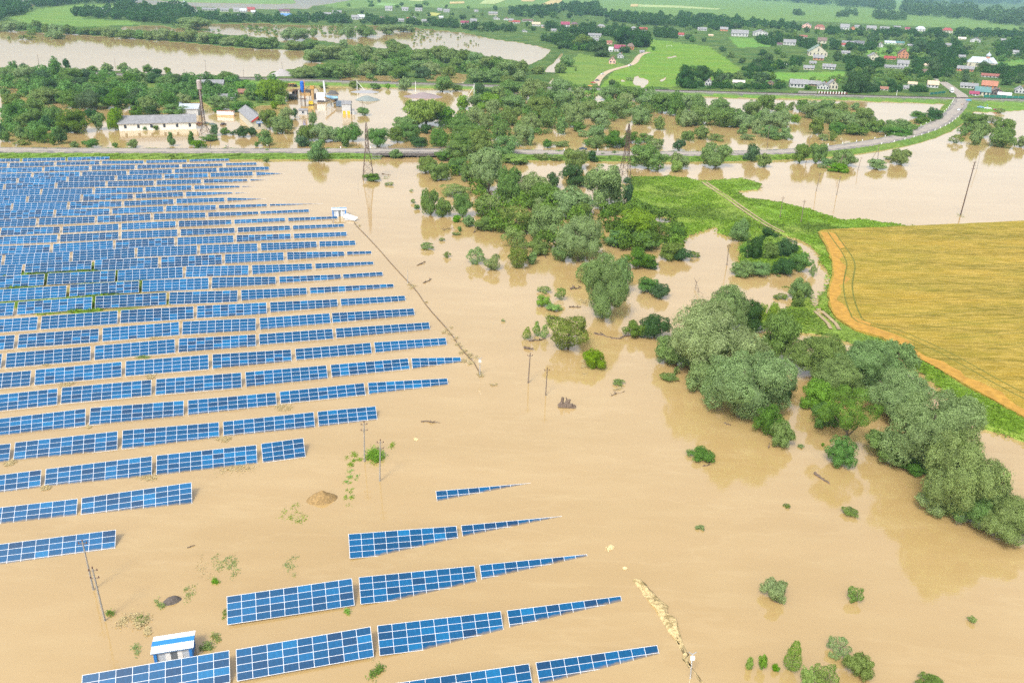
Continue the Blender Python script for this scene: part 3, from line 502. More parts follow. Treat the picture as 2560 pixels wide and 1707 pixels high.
# ================================================================== TREES
LEAFC = {'W': (.180, .275, .070), 'G': (.125, .235, .036), 'D': (.058, .132, .032), 'B': (.18, .33, .02), 'P': (.19, .30, .048), 'L': (.19, .285, .06), 'C': (.12, .20, .036), 'S': (.175, .25, .052), 'Y': (.18, .30, .03), 'M': (.25, .37, .055)}
def leafmat(k):
    m = bpy.data.materials.new('foliage'); m.use_nodes = True; t = m.node_tree; t.nodes.clear()
    oi = t.nodes.new('ShaderNodeObjectInfo'); av = add(t, 'ShaderNodeAttribute', attribute_name='tone')
    c = LEAFC[k]; hs = t.nodes.new('ShaderNodeHueSaturation'); hs.inputs['Color'].default_value = (*c, 1)
    def mr(src, a, b):
        n = t.nodes.new('ShaderNodeMapRange'); n.inputs[3].default_value = a; n.inputs[4].default_value = b; t.links.new(src, n.inputs[0]); return n.outputs[0]
    w2 = add(t, 'ShaderNodeTexWhiteNoise', noise_dimensions='1D'); t.links.new(oi.outputs['Random'], w2.inputs['W'])
    t.links.new(mr(oi.outputs['Random'], .482, .522), hs.inputs['Hue']); t.links.new(mr(w2.outputs['Value'], .78, 1.12), hs.inputs['Saturation'])
    v = add(t, 'ShaderNodeMath', operation='MULTIPLY'); t.links.new(mr(w2.outputs['Value'], 1.2, .8), v.inputs[0]); t.links.new(av.outputs['Fac'], v.inputs[1]); t.links.new(v.outputs[0], hs.inputs['Value'])
    d = t.nodes.new('ShaderNodeBsdfPrincipled'); d.inputs['Roughness'].default_value = .6; d.inputs['Specular IOR Level'].default_value = .25; t.links.new(hs.outputs[0], d.inputs['Base Color'])
    tr = t.nodes.new('ShaderNodeBsdfTranslucent'); t.links.new(mixc(t, 1.0, hs.outputs[0], (1.0, 1.1, .5), 'MULTIPLY'), tr.inputs[0])
    mx = t.nodes.new('ShaderNodeMixShader'); mx.inputs[0].default_value = .36; t.links.new(d.outputs[0], mx.inputs[1]); t.links.new(tr.outputs[0], mx.inputs[2])
    o = t.nodes.new('ShaderNodeOutputMaterial'); t.links.new(mx.outputs[0], o.inputs[0]); return m
LM = {k: leafmat(k) for k in LEAFC}
M_BARK = simple('bark', (.11, .085, .06), .9, var=.3, scale=3)
_ico = bmesh.new(); bmesh.ops.create_icosphere(_ico, subdivisions=1, radius=1.0); ICV = np.array([v.co[:] for v in _ico.verts]); ICF = np.array([[v.index for v in f.verts] for f in _ico.faces]); _ico.free()
SHAPE = {'W': (15, .25, .40, 6, .13, .22), 'G': (11, .28, .42, 6, .15, .25), 'D': (10, .3, .44, 5, .17, .27), 'B': (10, .28, .42, 7, .14, .23), 'P': (9, .32, .44, 5, .2, .28), 'L': (11, .24, .36, 5, .14, .22), 'C': (8, .3, .5, 4, .15, .22), 'S': (8, .26, .40, 5, .14, .22), 'Y': (9, .22, .4, 5, .12, .2)}
def lobes(k, rs):
    n, r0, r1, ns, s0, s1 = SHAPE[k]; c = rs.normal(size=(n, 3)); c /= np.linalg.norm(c, axis=1)[:, None]; c[:, 2] = np.where(c[:, 2] < -.45, -c[:, 2], c[:, 2])
    r = rs.uniform(r0, r1, n); c *= (1 - r * 1.05 + rs.uniform(-.08, .06, n))[:, None]
    if k in 'CY': z = np.linspace(-.8, .75, n); a = rs.uniform(0, 6.3, n); w = (1 - (z + .8) / 1.9) ** .8; c = np.stack([np.cos(a) * .3 * w, np.sin(a) * .3 * w, z], -1); r = .25 + .42 * w
    else: c = np.concatenate([c, np.array([[0, 0, -.1]])]); r = np.concatenate([r, [.52]])
    if k in 'WGDB': c[:, 2] = np.where(c[:, 2] < 0, c[:, 2] * .8, c[:, 2])
    sc, sr = [], []
    for ci, ri in zip(c, r):                                # smaller billows sit on each main lobe
        d = rs.normal(size=(ns, 3)); d += ci / (np.linalg.norm(ci) + .2) * .9; d /= np.linalg.norm(d, axis=1)[:, None]; q = rs.uniform(s0, s1, ns); sc.append(ci + d * (ri * .86)); sr.append(q)
    return c, r, np.concatenate(sc), np.concatenate(sr)
def crown_arrays(k, N, leaf, seed):
    rs = np.random.RandomState(seed); c, r, c2, r2 = lobes(k, rs); C = np.concatenate([c, c2]); R = np.concatenate([r, r2]); M_ = int(N * 2.6)
    p = R ** 2 / (R ** 2).sum(); li = rs.choice(len(R), M_, p=p); d = rs.normal(size=(M_, 3)); out = C[li] / (np.linalg.norm(C[li], axis=1)[:, None] + 1e-6)
    d /= np.linalg.norm(d, axis=1)[:, None]; d += out * .5 + np.array([0, 0, .15]); d /= np.linalg.norm(d, axis=1)[:, None]
    P = C[li] + d * (R[li] * (.86 + .22 * rs.rand(M_) ** 2))[:, None]
    ph = rs.uniform(0, 6.3, 9); w_ = sum(np.sin(P[:, a] * f + ph[j * 3 + a]) for j, f in enumerate((7., 13., 23.)) for a in range(3)) / 9; stray = rs.rand(M_) < .07
    P = P * (1 + .16 * w_ + np.where(stray, rs.uniform(.02, .13, M_), 0))[:, None]; q = np.ones(M_) * 9
    for ci, ri in zip(C, R): q = np.minimum(q, ((P - ci) ** 2).sum(1) / ri ** 2)
    ok = q > .60; P, d, li = P[ok][:N], d[ok][:N], li[ok][:N]; n = len(P)
    nr = d + rs.normal(size=(n, 3)) * .38; nr /= np.linalg.norm(nr, axis=1)[:, None]
    tg = np.cross(nr, rs.normal(size=(n, 3)) if k not in 'WP' else np.tile([.0, .0, 1.], (n, 1)) + rs.normal(size=(n, 3)) * .8); tg /= np.linalg.norm(tg, axis=1)[:, None] + 1e-9; bt = np.cross(nr, tg)
    s = leaf * rs.uniform(.6, 1.35, n)[:, None]; ar = 1.0 if k not in 'WP' else 1.4
    if k == 'P': bt = bt * .5 + np.array([0, 0, -1.0]); ar = 2.2; P[:, 2] -= .15 * rs.rand(n)
    V = np.stack([P - bt * s * ar, P + tg * s * .62, P + bt * s * ar, P - tg * s * .62], 1).reshape(-1, 3)
    lt = rs.uniform(.85, 1.15, len(R)); tone = lt[li] * rs.uniform(.84, 1.18, n)
    return V, tone, c, r, rs
def crown_mesh(k, N, leaf, seed, core=True):
    V, tone, c, r, rs = crown_arrays(k, N, leaf, seed); n = len(tone); F = np.arange(4 * n).reshape(-1, 4)
    me = bpy.data.meshes.new('crown'); Vs = [V]; F3 = []; off = len(V)
    if core:
        for ci, ri in zip(c, r): Vs.append(ci + ICV * ri * .80); F3.append(ICF + off); off += len(ICV)
    F3 = np.concatenate(F3) if F3 else np.zeros((0, 3), int); A = np.concatenate(Vs)
    lo = A.min(0); hi = A.max(0); A = (A - (lo + hi) / 2) / ((hi - lo) / 2); A[:, 2] += 1.0
    me.vertices.add(len(A)); me.vertices.foreach_set('co', A.astype(np.float32).ravel()); nl = F.size + F3.size; me.loops.add(nl)
    me.loops.foreach_set('vertex_index', np.concatenate([F.ravel(), F3.ravel()]).astype(np.int32)); me.polygons.add(len(F) + len(F3))
    me.polygons.foreach_set('loop_start', np.concatenate([np.arange(0, F.size, 4), F.size + np.arange(0, F3.size, 3)]).astype(np.int32)); me.update(calc_edges=True)
    a = me.attributes.new('tone', 'FLOAT', 'FACE'); a.data.foreach_set('value', np.concatenate([tone, np.full(len(F3), .9)]).astype(np.float32)); me.materials.append(LM[k]); return me
LOD = {0: (40000, .0148), 1: (9000, .030), 2: (1800, .066), 3: (700, .10)}
_pro = {}
def proto(k, lod, var):
    q = (k, lod, var)
    if q not in _pro:
        n, l = LOD[lod]
        if k == 'L': n = int(n * .8); l *= 1.1
        _pro[q] = crown_mesh(k, n, l, (lod * 31 + var * 7 + ord(k) * 13) % 1000, core=(k not in 'LSY'))
    return _pro[q]
def trunk_mesh(seed, limbs=5):
    r = random.Random(seed); mb = MB(); mb.path([(0, 0, -.35), (.02, .01, .3), (.03, .0, .8), (.02, .02, 1.4)], .075, .03, 7)
    for i in range(limbs):
        a = r.uniform(0, 6.3); z = r.uniform(.35, .9); L = r.uniform(.4, .7); mb.path([(0, 0, z), (cos(a) * L * .5, sin(a) * L * .5, z + .25), (cos(a) * L, sin(a) * L, z + r.uniform(.3, .6))], .035, .01, 5)
    me = mb.mesh('trunk'); me.materials.append(M_BARK); return me
TRUNKS = [trunk_mesh(i) for i in range(4)]
ADJ = {'W': 'grey-green', 'G': 'mid green', 'D': 'dark green', 'B': 'bright green', 'P': 'yellow-green drooping', 'L': 'thin light green', 'C': 'dark tapering', 'S': 'low olive-green', 'Y': 'yellow-green'}
ZONES = {}
_ti = [0]
def place_tree(x0, y0, x1, y1, k, zone, label=None, stem=None):     # bounding box of the crown in the photograph -> ellipsoid standing on the ground
    w = x1 - x0; h = y1 - y0; xc = (x0 + x1) / 2; yb = y1
    g = G(xc, yb); q = Vector((0, 0, CAMH)); dist = (g - q).length; dep = math.asin(CAMH / dist); m_ = mpp(xc, yb)
    if w < 125 and 'stream' not in zone and 'open water' not in zone: x0 -= w * .04; x1 += w * .04; y0 -= h * .04; w *= 1.08; h *= 1.04
    a = w * m_ / 2; hh = h * m_ / 2; v = hh * hh - (a * sin(dep)) ** 2
    b = sqrt(v) / cos(dep) if v > 0 else 0; b = max(b, .3 * a); b = min(b, 2.2 * a + 2)
    ctr = G(xc, (y0 + y1) / 2, b); hgt = 2 * b
    if stem is not None:                                              # crown held up on a visible trunk: stem = base pixel
        gb = G(*stem); ctr = Vector((gb.x, gb.y, 0)); lo = solve_h(gb, y1); hi = solve_h(gb, y0); b = (hi - lo) / 2
    i = _ti[0] = _ti[0] + 1; big = w
    lod = 0 if big > 125 else 1 if big > 42 else 2 if big > 17 else 3
    hgt = 2 * b if stem is None else hi
    if k in 'SGLBY' and hgt < 5 or hgt < 4: nm, cat = ('willow_bush', 'willow bush') if k == 'W' else ('bush', 'bush')
    elif k == 'W': nm, cat = 'willow_tree', 'willow'
    elif k == 'P': nm, cat = 'weeping_willow', 'willow'
    elif k == 'C': nm, cat = 'conifer', 'conifer'
    else: nm, cat = ('village_tree', 'garden tree') if zone.startswith('village') else ('leafy_tree', 'tree')
    gz = 0.0 if stem is None else 0.0
    rz = (i * 2.399) % 6.283; me = proto(k, lod, i % 4)
    if lod >= 2:
        o = link(nm, me); o.location = (ctr.x, ctr.y, -.03 * hgt); o.scale = (a, a, b); o.rotation_euler = (0, 0, rz); r_ = o
    else:
        r_ = empty(nm, (ctr.x, ctr.y, 0), rz); c_ = link('crown', me, None, r_); c_.location = (0, 0, (-.04 * b) if stem is None else lo); c_.scale = (a, a, b)
        tk = link('trunk', TRUNKS[i % 4], None, r_); tk.scale = (a * .8, a * .8, b * (1.0 if stem is None else (lo + b) / b / 1.0))
        if stem is not None: tk.scale = (a * .75, a * .75, (lo + b * .9) / 1.4)
    ZONES.setdefault(zone, []).append((xc, yb, r_, k, cat, hgt, label)); return r_
def solve_h(gb, ytop):
    lo, hi = -5.0, 120.0
    for _ in range(40):
        m_ = (lo + hi) / 2; y = proj_np(np.array([[gb.x, gb.y, m_]]))[1][0]
        if y > ytop: lo = m_
        else: hi = m_
    return (lo + hi) / 2
def T_(z, zone, items):
    for it in items:
        x0, y0 = px(z, it[0], it[1]); x1, y1 = px(z, it[2], it[3]); lab = it[5] if len(it) > 5 else None; st = px(z, *it[6]) if len(it) > 6 else None
        place_tree(x0, y0, x1, y1, it[4], zone, lab, st)
# --- the willow wood on the right bank, close by
T_('D', 'in the willow wood beside the wheat field', [
    (1602, 785, 1818, 972, 'W', 'broad grey-green willow standing foremost at the left end of the near wood'), (1528, 672, 1772, 872, 'W', 'tall wide willow behind the foremost one at the near wood\'s left end'), (1612, 648, 1722, 765, 'W', 'willow topping the near wood beside the flooded track'),
    (1690, 680, 1765, 760, 'D'), (1738, 715, 1835, 830, 'W'), (1798, 752, 1965, 875, 'W'), (1905, 760, 2085, 905, 'W'), (1965, 830, 2142, 965, 'W'), (2028, 880, 2255, 1095, 'W'), (2135, 965, 2312, 1200, 'W', 'large willow bulging over the water near the right edge'),
    (2245, 1125, 2400, 1255, 'W', 'low willow cut by the right edge of the photo'), (1843, 872, 1922, 945, 'B', 'round bright yellow-green bush among grey willows'), (1888, 888, 2032, 985, 'L', 'sparse light green tree on a bare forked trunk in the water', (1936, 1030)), (1898, 1000, 1968, 1072, 'G'),
    (1772, 962, 1828, 1028, 'W', 'small round willow bush below the foremost big willow'), (1862, 920, 1932, 982, 'W'), (1990, 985, 2095, 1062, 'W'), (1512, 768, 1600, 842, 'W'), (2108, 1105, 2202, 1182, 'W'), (1735, 925, 1805, 1002, 'G'), (1793, 868, 1832, 922, 'D'), (2060, 1040, 2140, 1090, 'G'), (1850, 800, 2000, 920, 'W'), (2085, 920, 2180, 1010, 'W'), (1745, 690, 1790, 760, 'B'), (1560, 720, 1680, 830, 'W'), (2190, 1080, 2330, 1215, 'W'), (2010, 780, 2110, 880, 'W'), (1575, 830, 1650, 905, 'W')])
T_('Z12', 'in the open water at lower right', [(545, 555, 735, 725, 'W', 'round willow bush alone in the open water, lower right'), (1140, 610, 1260, 730, 'L', 'thin drowned bush right of the round lone one'), (1010, 960, 1185, 1110, 'L', 'pale ragged half of the double bush, lower right'), (1115, 1050, 1335, 1250, 'W', 'dense darker half of the double bush, lower right'),
    (720, 965, 845, 1200, 'Y', 'yellow-green pointed sapling rising from the water, lower right'), (445, 1090, 515, 1180, 'B'), (535, 1065, 600, 1185, 'B'), (625, 1140, 685, 1200, 'B'), (820, 1150, 930, 1300, 'B'), (905, 1135, 1090, 1320, 'L'), (1600, 1225, 1830, 1330, 'W', 'willow bush cut by the bottom edge, lower right'), (1100, 70, 1235, 140, 'S'), (100, 190, 172, 235, 'S'), (700, 50, 756, 80, 'S'), (2225, 65, 2335, 130, 'S'), (1965, 815, 2030, 868, 'L')])
T_('Z9', 'in the open water at lower right', [(45, 855, 255, 975, 'G', 'dark green bush ringed by muddy water off the foremost willow'), (965, 835, 990, 865, 'B'), (800, 845, 855, 875, 'S')])
T_('D', 'in mid-stream left of the willow wood', [(1250, 716, 1364, 808, 'S', 'pale round willow bush with driftwood at its right foot'), (1332, 798, 1400, 848, 'B', 'small bright bush below the pale round willow bush'), (1198, 748, 1222, 780, 'Y'), (1222, 735, 1242, 772, 'Y'), (1240, 742, 1262, 776, 'Y'), (1430, 732, 1490, 776, 'G'), (1466, 714, 1545, 778, 'D'), (1405, 868, 1438, 886, 'S'), (1512, 862, 1560, 868, 'S'), (1545, 840, 1562, 860, 'S')])
T_('Z5', 'in mid-stream left of the willow wood', [(1640, 655, 2005, 1135, 'W', 'big upright willow alone in mid-stream, left of the near wood'), (1860, 700, 2020, 960, 'W'), (1600, 740, 1760, 900, 'L'), (860, 640, 1020, 765, 'L'), (968, 690, 1102, 810, 'S'), (1125, 642, 1300, 790, 'S'), (1260, 680, 1360, 765, 'W'), (1338, 980, 1450, 1060, 'B'), (1400, 1030, 1522, 1092, 'B'), (1340, 915, 1450, 968, 'L'), (1470, 920, 1548, 1015, 'L'),
    (2030, 840, 2190, 965, 'G'), (2120, 885, 2268, 1002, 'D'), (543, 612, 652, 668, 'S'), (672, 585, 716, 609, 'S'), (700, 680, 762, 722, 'S'), (473, 252, 502, 270, 'S'), (503, 354, 550, 392, 'G'), (485, 320, 518, 350, 'S'), (803, 505, 836, 546, 'G'), (762, 543, 828, 570, 'S'), (1100, 1140, 1130, 1160, 'S')])
T_('Z5', 'in the tree belt below the bridge', [(508, 30, 662, 142, 'W'), (580, 60, 742, 190, 'W'), (628, 108, 748, 192, 'W'), (720, 28, 872, 152, 'G'), (880, -15, 1112, 225, 'W', 'tall spreading tree with a bare forked trunk below the bridge', (1018, 312)), (556, 250, 682, 435, 'W', 'upright pale willow at the left tip of the belt below the bridge'), (640, 300, 768, 442, 'W'), (770, 275, 912, 442, 'G'), (680, 228, 905, 292, 'L'), (928, 285, 1115, 445, 'L'), (918, 428, 1112, 538, 'G'), (838, 428, 922, 512, 'W'), (768, 428, 830, 480, 'B'),
    (1088, 95, 1262, 345, 'W'), (1190, 120, 1432, 345, 'W'), (1418, 135, 1508, 245, 'D'), (1268, 215, 1512, 405, 'W'), (1280, 285, 1392, 392, 'W'), (1440, 225, 1752, 445, 'W'), (1658, 78, 1952, 372, 'W', 'massive dome-shaped willow beside the right-hand pylon'), (1488, 85, 1692, 235, 'D'), (1935, 185, 2005, 352, 'D'), (1098, 358, 1312, 562, 'L'), (1098, 500, 1282, 662, 'L'), (1278, 362, 1522, 605, 'W'), (1468, 400, 1812, 752, 'W', 'massive dark willow leaning over the water at the belt\'s front'), (1278, 588, 1442, 702, 'W'), (1440, 598, 1602, 752, 'G'), (880, 100, 990, 210, 'W'), (1330, 300, 1480, 420, 'W'), (1560, 330, 1720, 470, 'W'), (820, 70, 930, 200, 'W'), (1130, 260, 1240, 350, 'W')])
T_('Z5', 'on the thicket island by the green meadow', [(1780, 390, 1852, 450, 'G'), (1868, 388, 2182, 575, 'B', 'wide bright green thicket tree west of the green meadow'), (1800, 540, 2002, 652, 'G'), (1978, 540, 2182, 672, 'G'), (1968, 338, 2132, 432, 'G'), (2108, 465, 2270, 605, 'S'), (2230, 490, 2370, 622, 'G'), (2188, 618, 2355, 742, 'W'), (1938, 648, 2172, 795, 'G'), (2270, 650, 2410, 745, 'D'), (2090, 740, 2180, 800, 'D'), (2180, 570, 2280, 615, 'S'), (1810, 490, 1870, 550, 'S')])
T_('Z6', 'in the copse by the flooded track', [(343, 442, 482, 612, 'W', 'egg-shaped willow alone on the meadow\'s edge above the copse'), (458, 555, 575, 742, 'D'), (560, 565, 745, 665, 'B'), (540, 515, 702, 622, 'D'), (648, 580, 808, 725, 'D'), (568, 618, 682, 745, 'G'), (750, 675, 902, 822, 'G'), (350, 738, 522, 850, 'G'), (470, 740, 645, 852, 'G'), (628, 708, 792, 838, 'D'), (405, 640, 470, 700, 'G'), (445, 450, 485, 530, 'S'), (748, 845, 908, 1002, 'W', 'grey willow between the flooded track and the copse'), (768, 935, 852, 1072, 'W', 'smaller grey willow in front of its twin by the track'), (70, 675, 138, 720, 'S'), (885, 770, 940, 850, 'S'), (372, 838, 415, 856, 'B'), (660, 838, 692, 854, 'S'), (640, 975, 740, 1000, 'S')])
# --- along the road embankment and behind it
T_('Z3', 'along the road on the right', [(148, 978, 358, 1148, 'W', 'large round willow in front of the road near the middle'), (443, 978, 542, 1102, 'D', 'blackish green dense tree in front of the road'), (533, 1043, 628, 1142, 'W', 'small pale willow right of the blackish green tree'), (763, 983, 892, 1115, 'W'), (878, 968, 1002, 1112, 'W'), (1036, 1020, 1218, 1135, 'W'), (958, 1078, 1052, 1132, 'G'), (1283, 1088, 1422, 1157, 'W'), (1455, 1018, 1592, 1127, 'W', 'round willow bush in the flood south of the road bend'), (-62, 1048, 68, 1152, 'W'), (1015, 1115, 1160, 1178, 'B'), (1390, 1065, 1465, 1092, 'S'),
    (1938, 768, 2082, 872, 'W'), (2003, 822, 2142, 938, 'W'), (1988, 880, 2072, 992, 'W'), (2152, 812, 2302, 950, 'W'), (2138, 868, 2312, 1006, 'W'), (2305, 928, 2390, 1008, 'W'), (1848, 920, 1942, 978, 'S'), (2070, 790, 2200, 840, 'S'), (940, 1120, 1010, 1150, 'S'), (2160, 740, 2230, 775, 'S')])
T_('Z3', 'in the willow belt between road and railway', [(98, 853, 202, 952, 'W'), (8, 888, 102, 962, 'W'), (188, 910, 312, 962, 'S'), (400, 843, 462, 917, 'W'), (483, 808, 562, 912, 'W'), (400, 915, 517, 957, 'S'), (533, 858, 702, 942, 'G'), (673, 873, 768, 952, 'W'), (630, 932, 692, 960, 'S'), (-5, 648, 112, 765, 'W'), (78, 640, 192, 805, 'W'), (188, 658, 332, 785, 'W'), (-5, 748, 122, 865, 'W'), (58, 728, 202, 855, 'W'), (178, 728, 382, 865, 'W'), (368, 768, 532, 875, 'W'), (428, 680, 562, 805, 'W'), (528, 648, 652, 765, 'W'), (543, 738, 662, 865, 'W'), (618, 738, 762, 875, 'W'), (638, 690, 742, 785, 'W'), (328, 788, 422, 865, 'W'), (750, 780, 822, 842, 'B'), (798, 680, 902, 765, 'W'), (818, 688, 962, 808, 'W'), (928, 680, 1062, 775, 'W'), (958, 738, 1162, 845, 'W'), (1008, 690, 1162, 785, 'W'), (1108, 778, 1242, 868, 'W'), (1188, 738, 1342, 866, 'W'), (888, 803, 992, 918, 'W'), (1008, 828, 1132, 915, 'G'), (1118, 860, 1302, 920, 'G'), (1288, 820, 1422, 902, 'G'), (1408, 813, 1582, 885, 'G'), (1393, 868, 1622, 945, 'G'), (938, 915, 1022, 958, 'S'), (1018, 888, 1078, 963, 'W'), (1578, 758, 1692, 812, 'G'), (1588, 795, 1722, 845, 'G'), (1688, 733, 1802, 833, 'D'), (1163, 700, 1232, 752, 'W'), (728, 698, 802, 752, 'S')])
T_('Z2', 'in the willow belt between road and railway', [(436, 676, 742, 862, 'P', 'weeping willow with trailing yellow-green curtains beside the flooded gravel yard'), (640, 718, 815, 852, 'B'), (798, 650, 892, 748, 'B'), (903, 568, 1038, 692, 'D'), (955, 635, 1105, 765, 'B'), (398, 523, 492, 617, 'W'), (626, 523, 775, 628, 'W'), (18, 838, 152, 962, 'G'), (-5, 898, 55, 1002, 'D'), (168, 868, 332, 1002, 'G'), (328, 868, 452, 972, 'W'), (398, 828, 545, 965, 'G'), (535, 848, 625, 912, 'D'), (468, 928, 612, 1002, 'D'), (330, 798, 525, 885, 'W'), (608, 888, 745, 1002, 'G'), (738, 788, 925, 905, 'W'), (698, 848, 1035, 1010, 'W'), (995, 678, 1115, 805, 'W'), (1108, 728, 1255, 855, 'W'), (858, 718, 1005, 855, 'W'), (1038, 828, 1145, 955, 'W'), (1158, 848, 1305, 992, 'W'), (1248, 868, 1335, 992, 'W'), (1228, 768, 1385, 905, 'W'), (1098, 648, 1285, 765, 'W'), (1278, 658, 1485, 805, 'W'), (1378, 738, 1505, 875, 'W'), (1068, 538, 1245, 655, 'W'), (1228, 538, 1425, 685, 'W'), (1418, 538, 1575, 685, 'W'), (1438, 618, 1585, 765, 'W'), (1518, 678, 1705, 865, 'W'), (1638, 678, 1765, 805, 'W'), (1698, 748, 1862, 875, 'W'), (1478, 798, 1562, 918, 'W'), (1758, 578, 1905, 685, 'W'), (1878, 588, 2045, 685, 'W'), (1898, 638, 2005, 745, 'W'), (1798, 668, 1965, 805, 'W'), (1958, 718, 2145, 845, 'W'), (2018, 648, 2165, 745, 'W'), (2128, 638, 2295, 765, 'W'), (2248, 638, 2355, 785, 'W'), (2058, 608, 2175, 695, 'W'), (2138, 788, 2225, 885, 'W'), (2298, 738, 2355, 855, 'W'),
    (1688, 848, 1815, 965, 'W'), (1698, 918, 1815, 1012, 'G'), (1798, 888, 1945, 1012, 'G'), (1618, 888, 1705, 935, 'S'), (1928, 898, 2055, 975, 'G'), (2028, 908, 2145, 975, 'G'), (2098, 948, 2225, 1022, 'S'), (2268, 948, 2358, 1032, 'D'), (1388, 948, 1455, 1012, 'G'), (1438, 958, 1565, 1002, 'S'), (870, 640, 990, 740, 'W'), (1010, 590, 1130, 690, 'W'), (1340, 600, 1450, 700, 'W'), (1130, 640, 1230, 740, 'W'), (940, 770, 1060, 880, 'W'), (1300, 700, 1400, 800, 'W'), (1590, 600, 1680, 700, 'W'), (1760, 690, 1860, 790, 'W'), (2060, 700, 2150, 790, 'W'), (1570, 830, 1680, 900, 'G'), (1380, 880, 1450, 915, 'S'), (110, 735, 200, 790, 'G')])
T_('Z2', 'in front of the road by the bridge', [(878, 878, 1055, 1085, 'W'), (1028, 925, 1235, 1085, 'G'), (695, 955, 905, 1092, 'G'), (1098, 1055, 1295, 1122, 'B'), (858, 1010, 1112, 1150, 'W'), (640, 1030, 760, 1100, 'G'), (1528, 1005, 1695, 1152, 'W', 'round willow alone in front of the road, right of the bridge'), (1690, 1025, 1765, 1107, 'D'), (1975, 980, 2255, 1155, 'W', 'broad willow in front of the road beside the right-hand pylon'), (2255, 1035, 2358, 1155, 'W'), (338, 1015, 430, 1082, 'G'), (1210, 1060, 1290, 1110, 'B'), (1310, 1050, 1420, 1095, 'S'), (1430, 1060, 1520, 1100, 'S'), (2265, 1095, 2345, 1178, 'B')])
T_('Z5', 'at the foot of the pylons', [(165, 140, 292, 202, 'G', 'low green shrub swamped at the left pylon\'s foot'), (1932, 170, 1990, 215, 'D', 'dark shrub at the right-hand pylon\'s foot'), (305, 205, 368, 230, 'S')])
# --- left: round the barns and the flooded works
T_('Z1', 'in front of the long barn', [(480, 963, 542, 1007, 'G'), (573, 948, 675, 1010, 'G', 'dome-shaped bush between the road and the left thicket'), (765, 973, 808, 1010, 'G'), (862, 952, 948, 1010, 'W', 'pale rounded bush left of the tapering conifer below the barn'), (1143, 898, 1198, 998, 'C', 'columnar conifer below the long barn, left of the other'), (1278, 895, 1328, 992, 'C', 'pointed conifer below the barn\'s right end'), (1298, 953, 1412, 1010, 'B', 'clipped-looking yellow-green bush beside the pointed conifer'), (1432, 852, 1502, 927, 'D'), (1502, 868, 1572, 922, 'G'), (1605, 858, 1715, 937, 'D'), (1698, 868, 1762, 932, 'D'), (1762, 878, 1865, 992, 'G'), (1732, 968, 1775, 1002, 'G'), (868, 838, 895, 882, 'D'), (968, 853, 1022, 890, 'G'), (1045, 855, 1085, 890, 'G'), (1570, 895, 1610, 925, 'D'), (1355, 922, 1485, 958, 'G', 'low green mound at the foot of the water tower')])
T_('Z1', 'in the flooded thicket at the left', [(-22, 848, 52, 965, 'D'), (98, 848, 172, 955, 'G'), (158, 878, 245, 965, 'G'), (238, 858, 355, 975, 'G'), (328, 918, 382, 992, 'G'), (373, 868, 458, 982, 'D'), (398, 738, 605, 905, 'G'), (158, 658, 295, 785, 'W'), (28, 698, 165, 835, 'G'), (148, 738, 305, 865, 'G'), (288, 718, 425, 865, 'G'), (438, 828, 565, 908, 'D'), (98, 958, 195, 995, 'S'), (-5, 828, 85, 885, 'G'), (28, 638, 165, 725, 'W'), (188, 588, 405, 705, 'W'), (-5, 598, 65, 665, 'W'), (638, 598, 765, 705, 'D'), (398, 618, 565, 735, 'G'), (518, 608, 705, 745, 'D'), (678, 618, 885, 745, 'G'), (848, 648, 965, 725, 'D'), (955, 658, 1085, 765, 'W'), (998, 588, 1135, 705, 'W'), (1078, 618, 1225, 745, 'G'), (1208, 638, 1302, 712, 'W'), (578, 738, 675, 805, 'D'), (628, 768, 725, 885, 'G'), (723, 733, 835, 888, 'B'), (885, 718, 985, 788, 'G'), (975, 718, 1095, 788, 'D'), (1088, 708, 1292, 790, 'G'), (40, 720, 120, 800, 'D'), (330, 600, 430, 690, 'G'), (560, 570, 660, 640, 'G'), (100, 780, 200, 880, 'G'), (260, 790, 360, 890, 'D'), (480, 760, 580, 850, 'G'), (880, 600, 990, 680, 'D'), (760, 600, 860, 680, 'G'), (0, 880, 60, 970, 'G')])
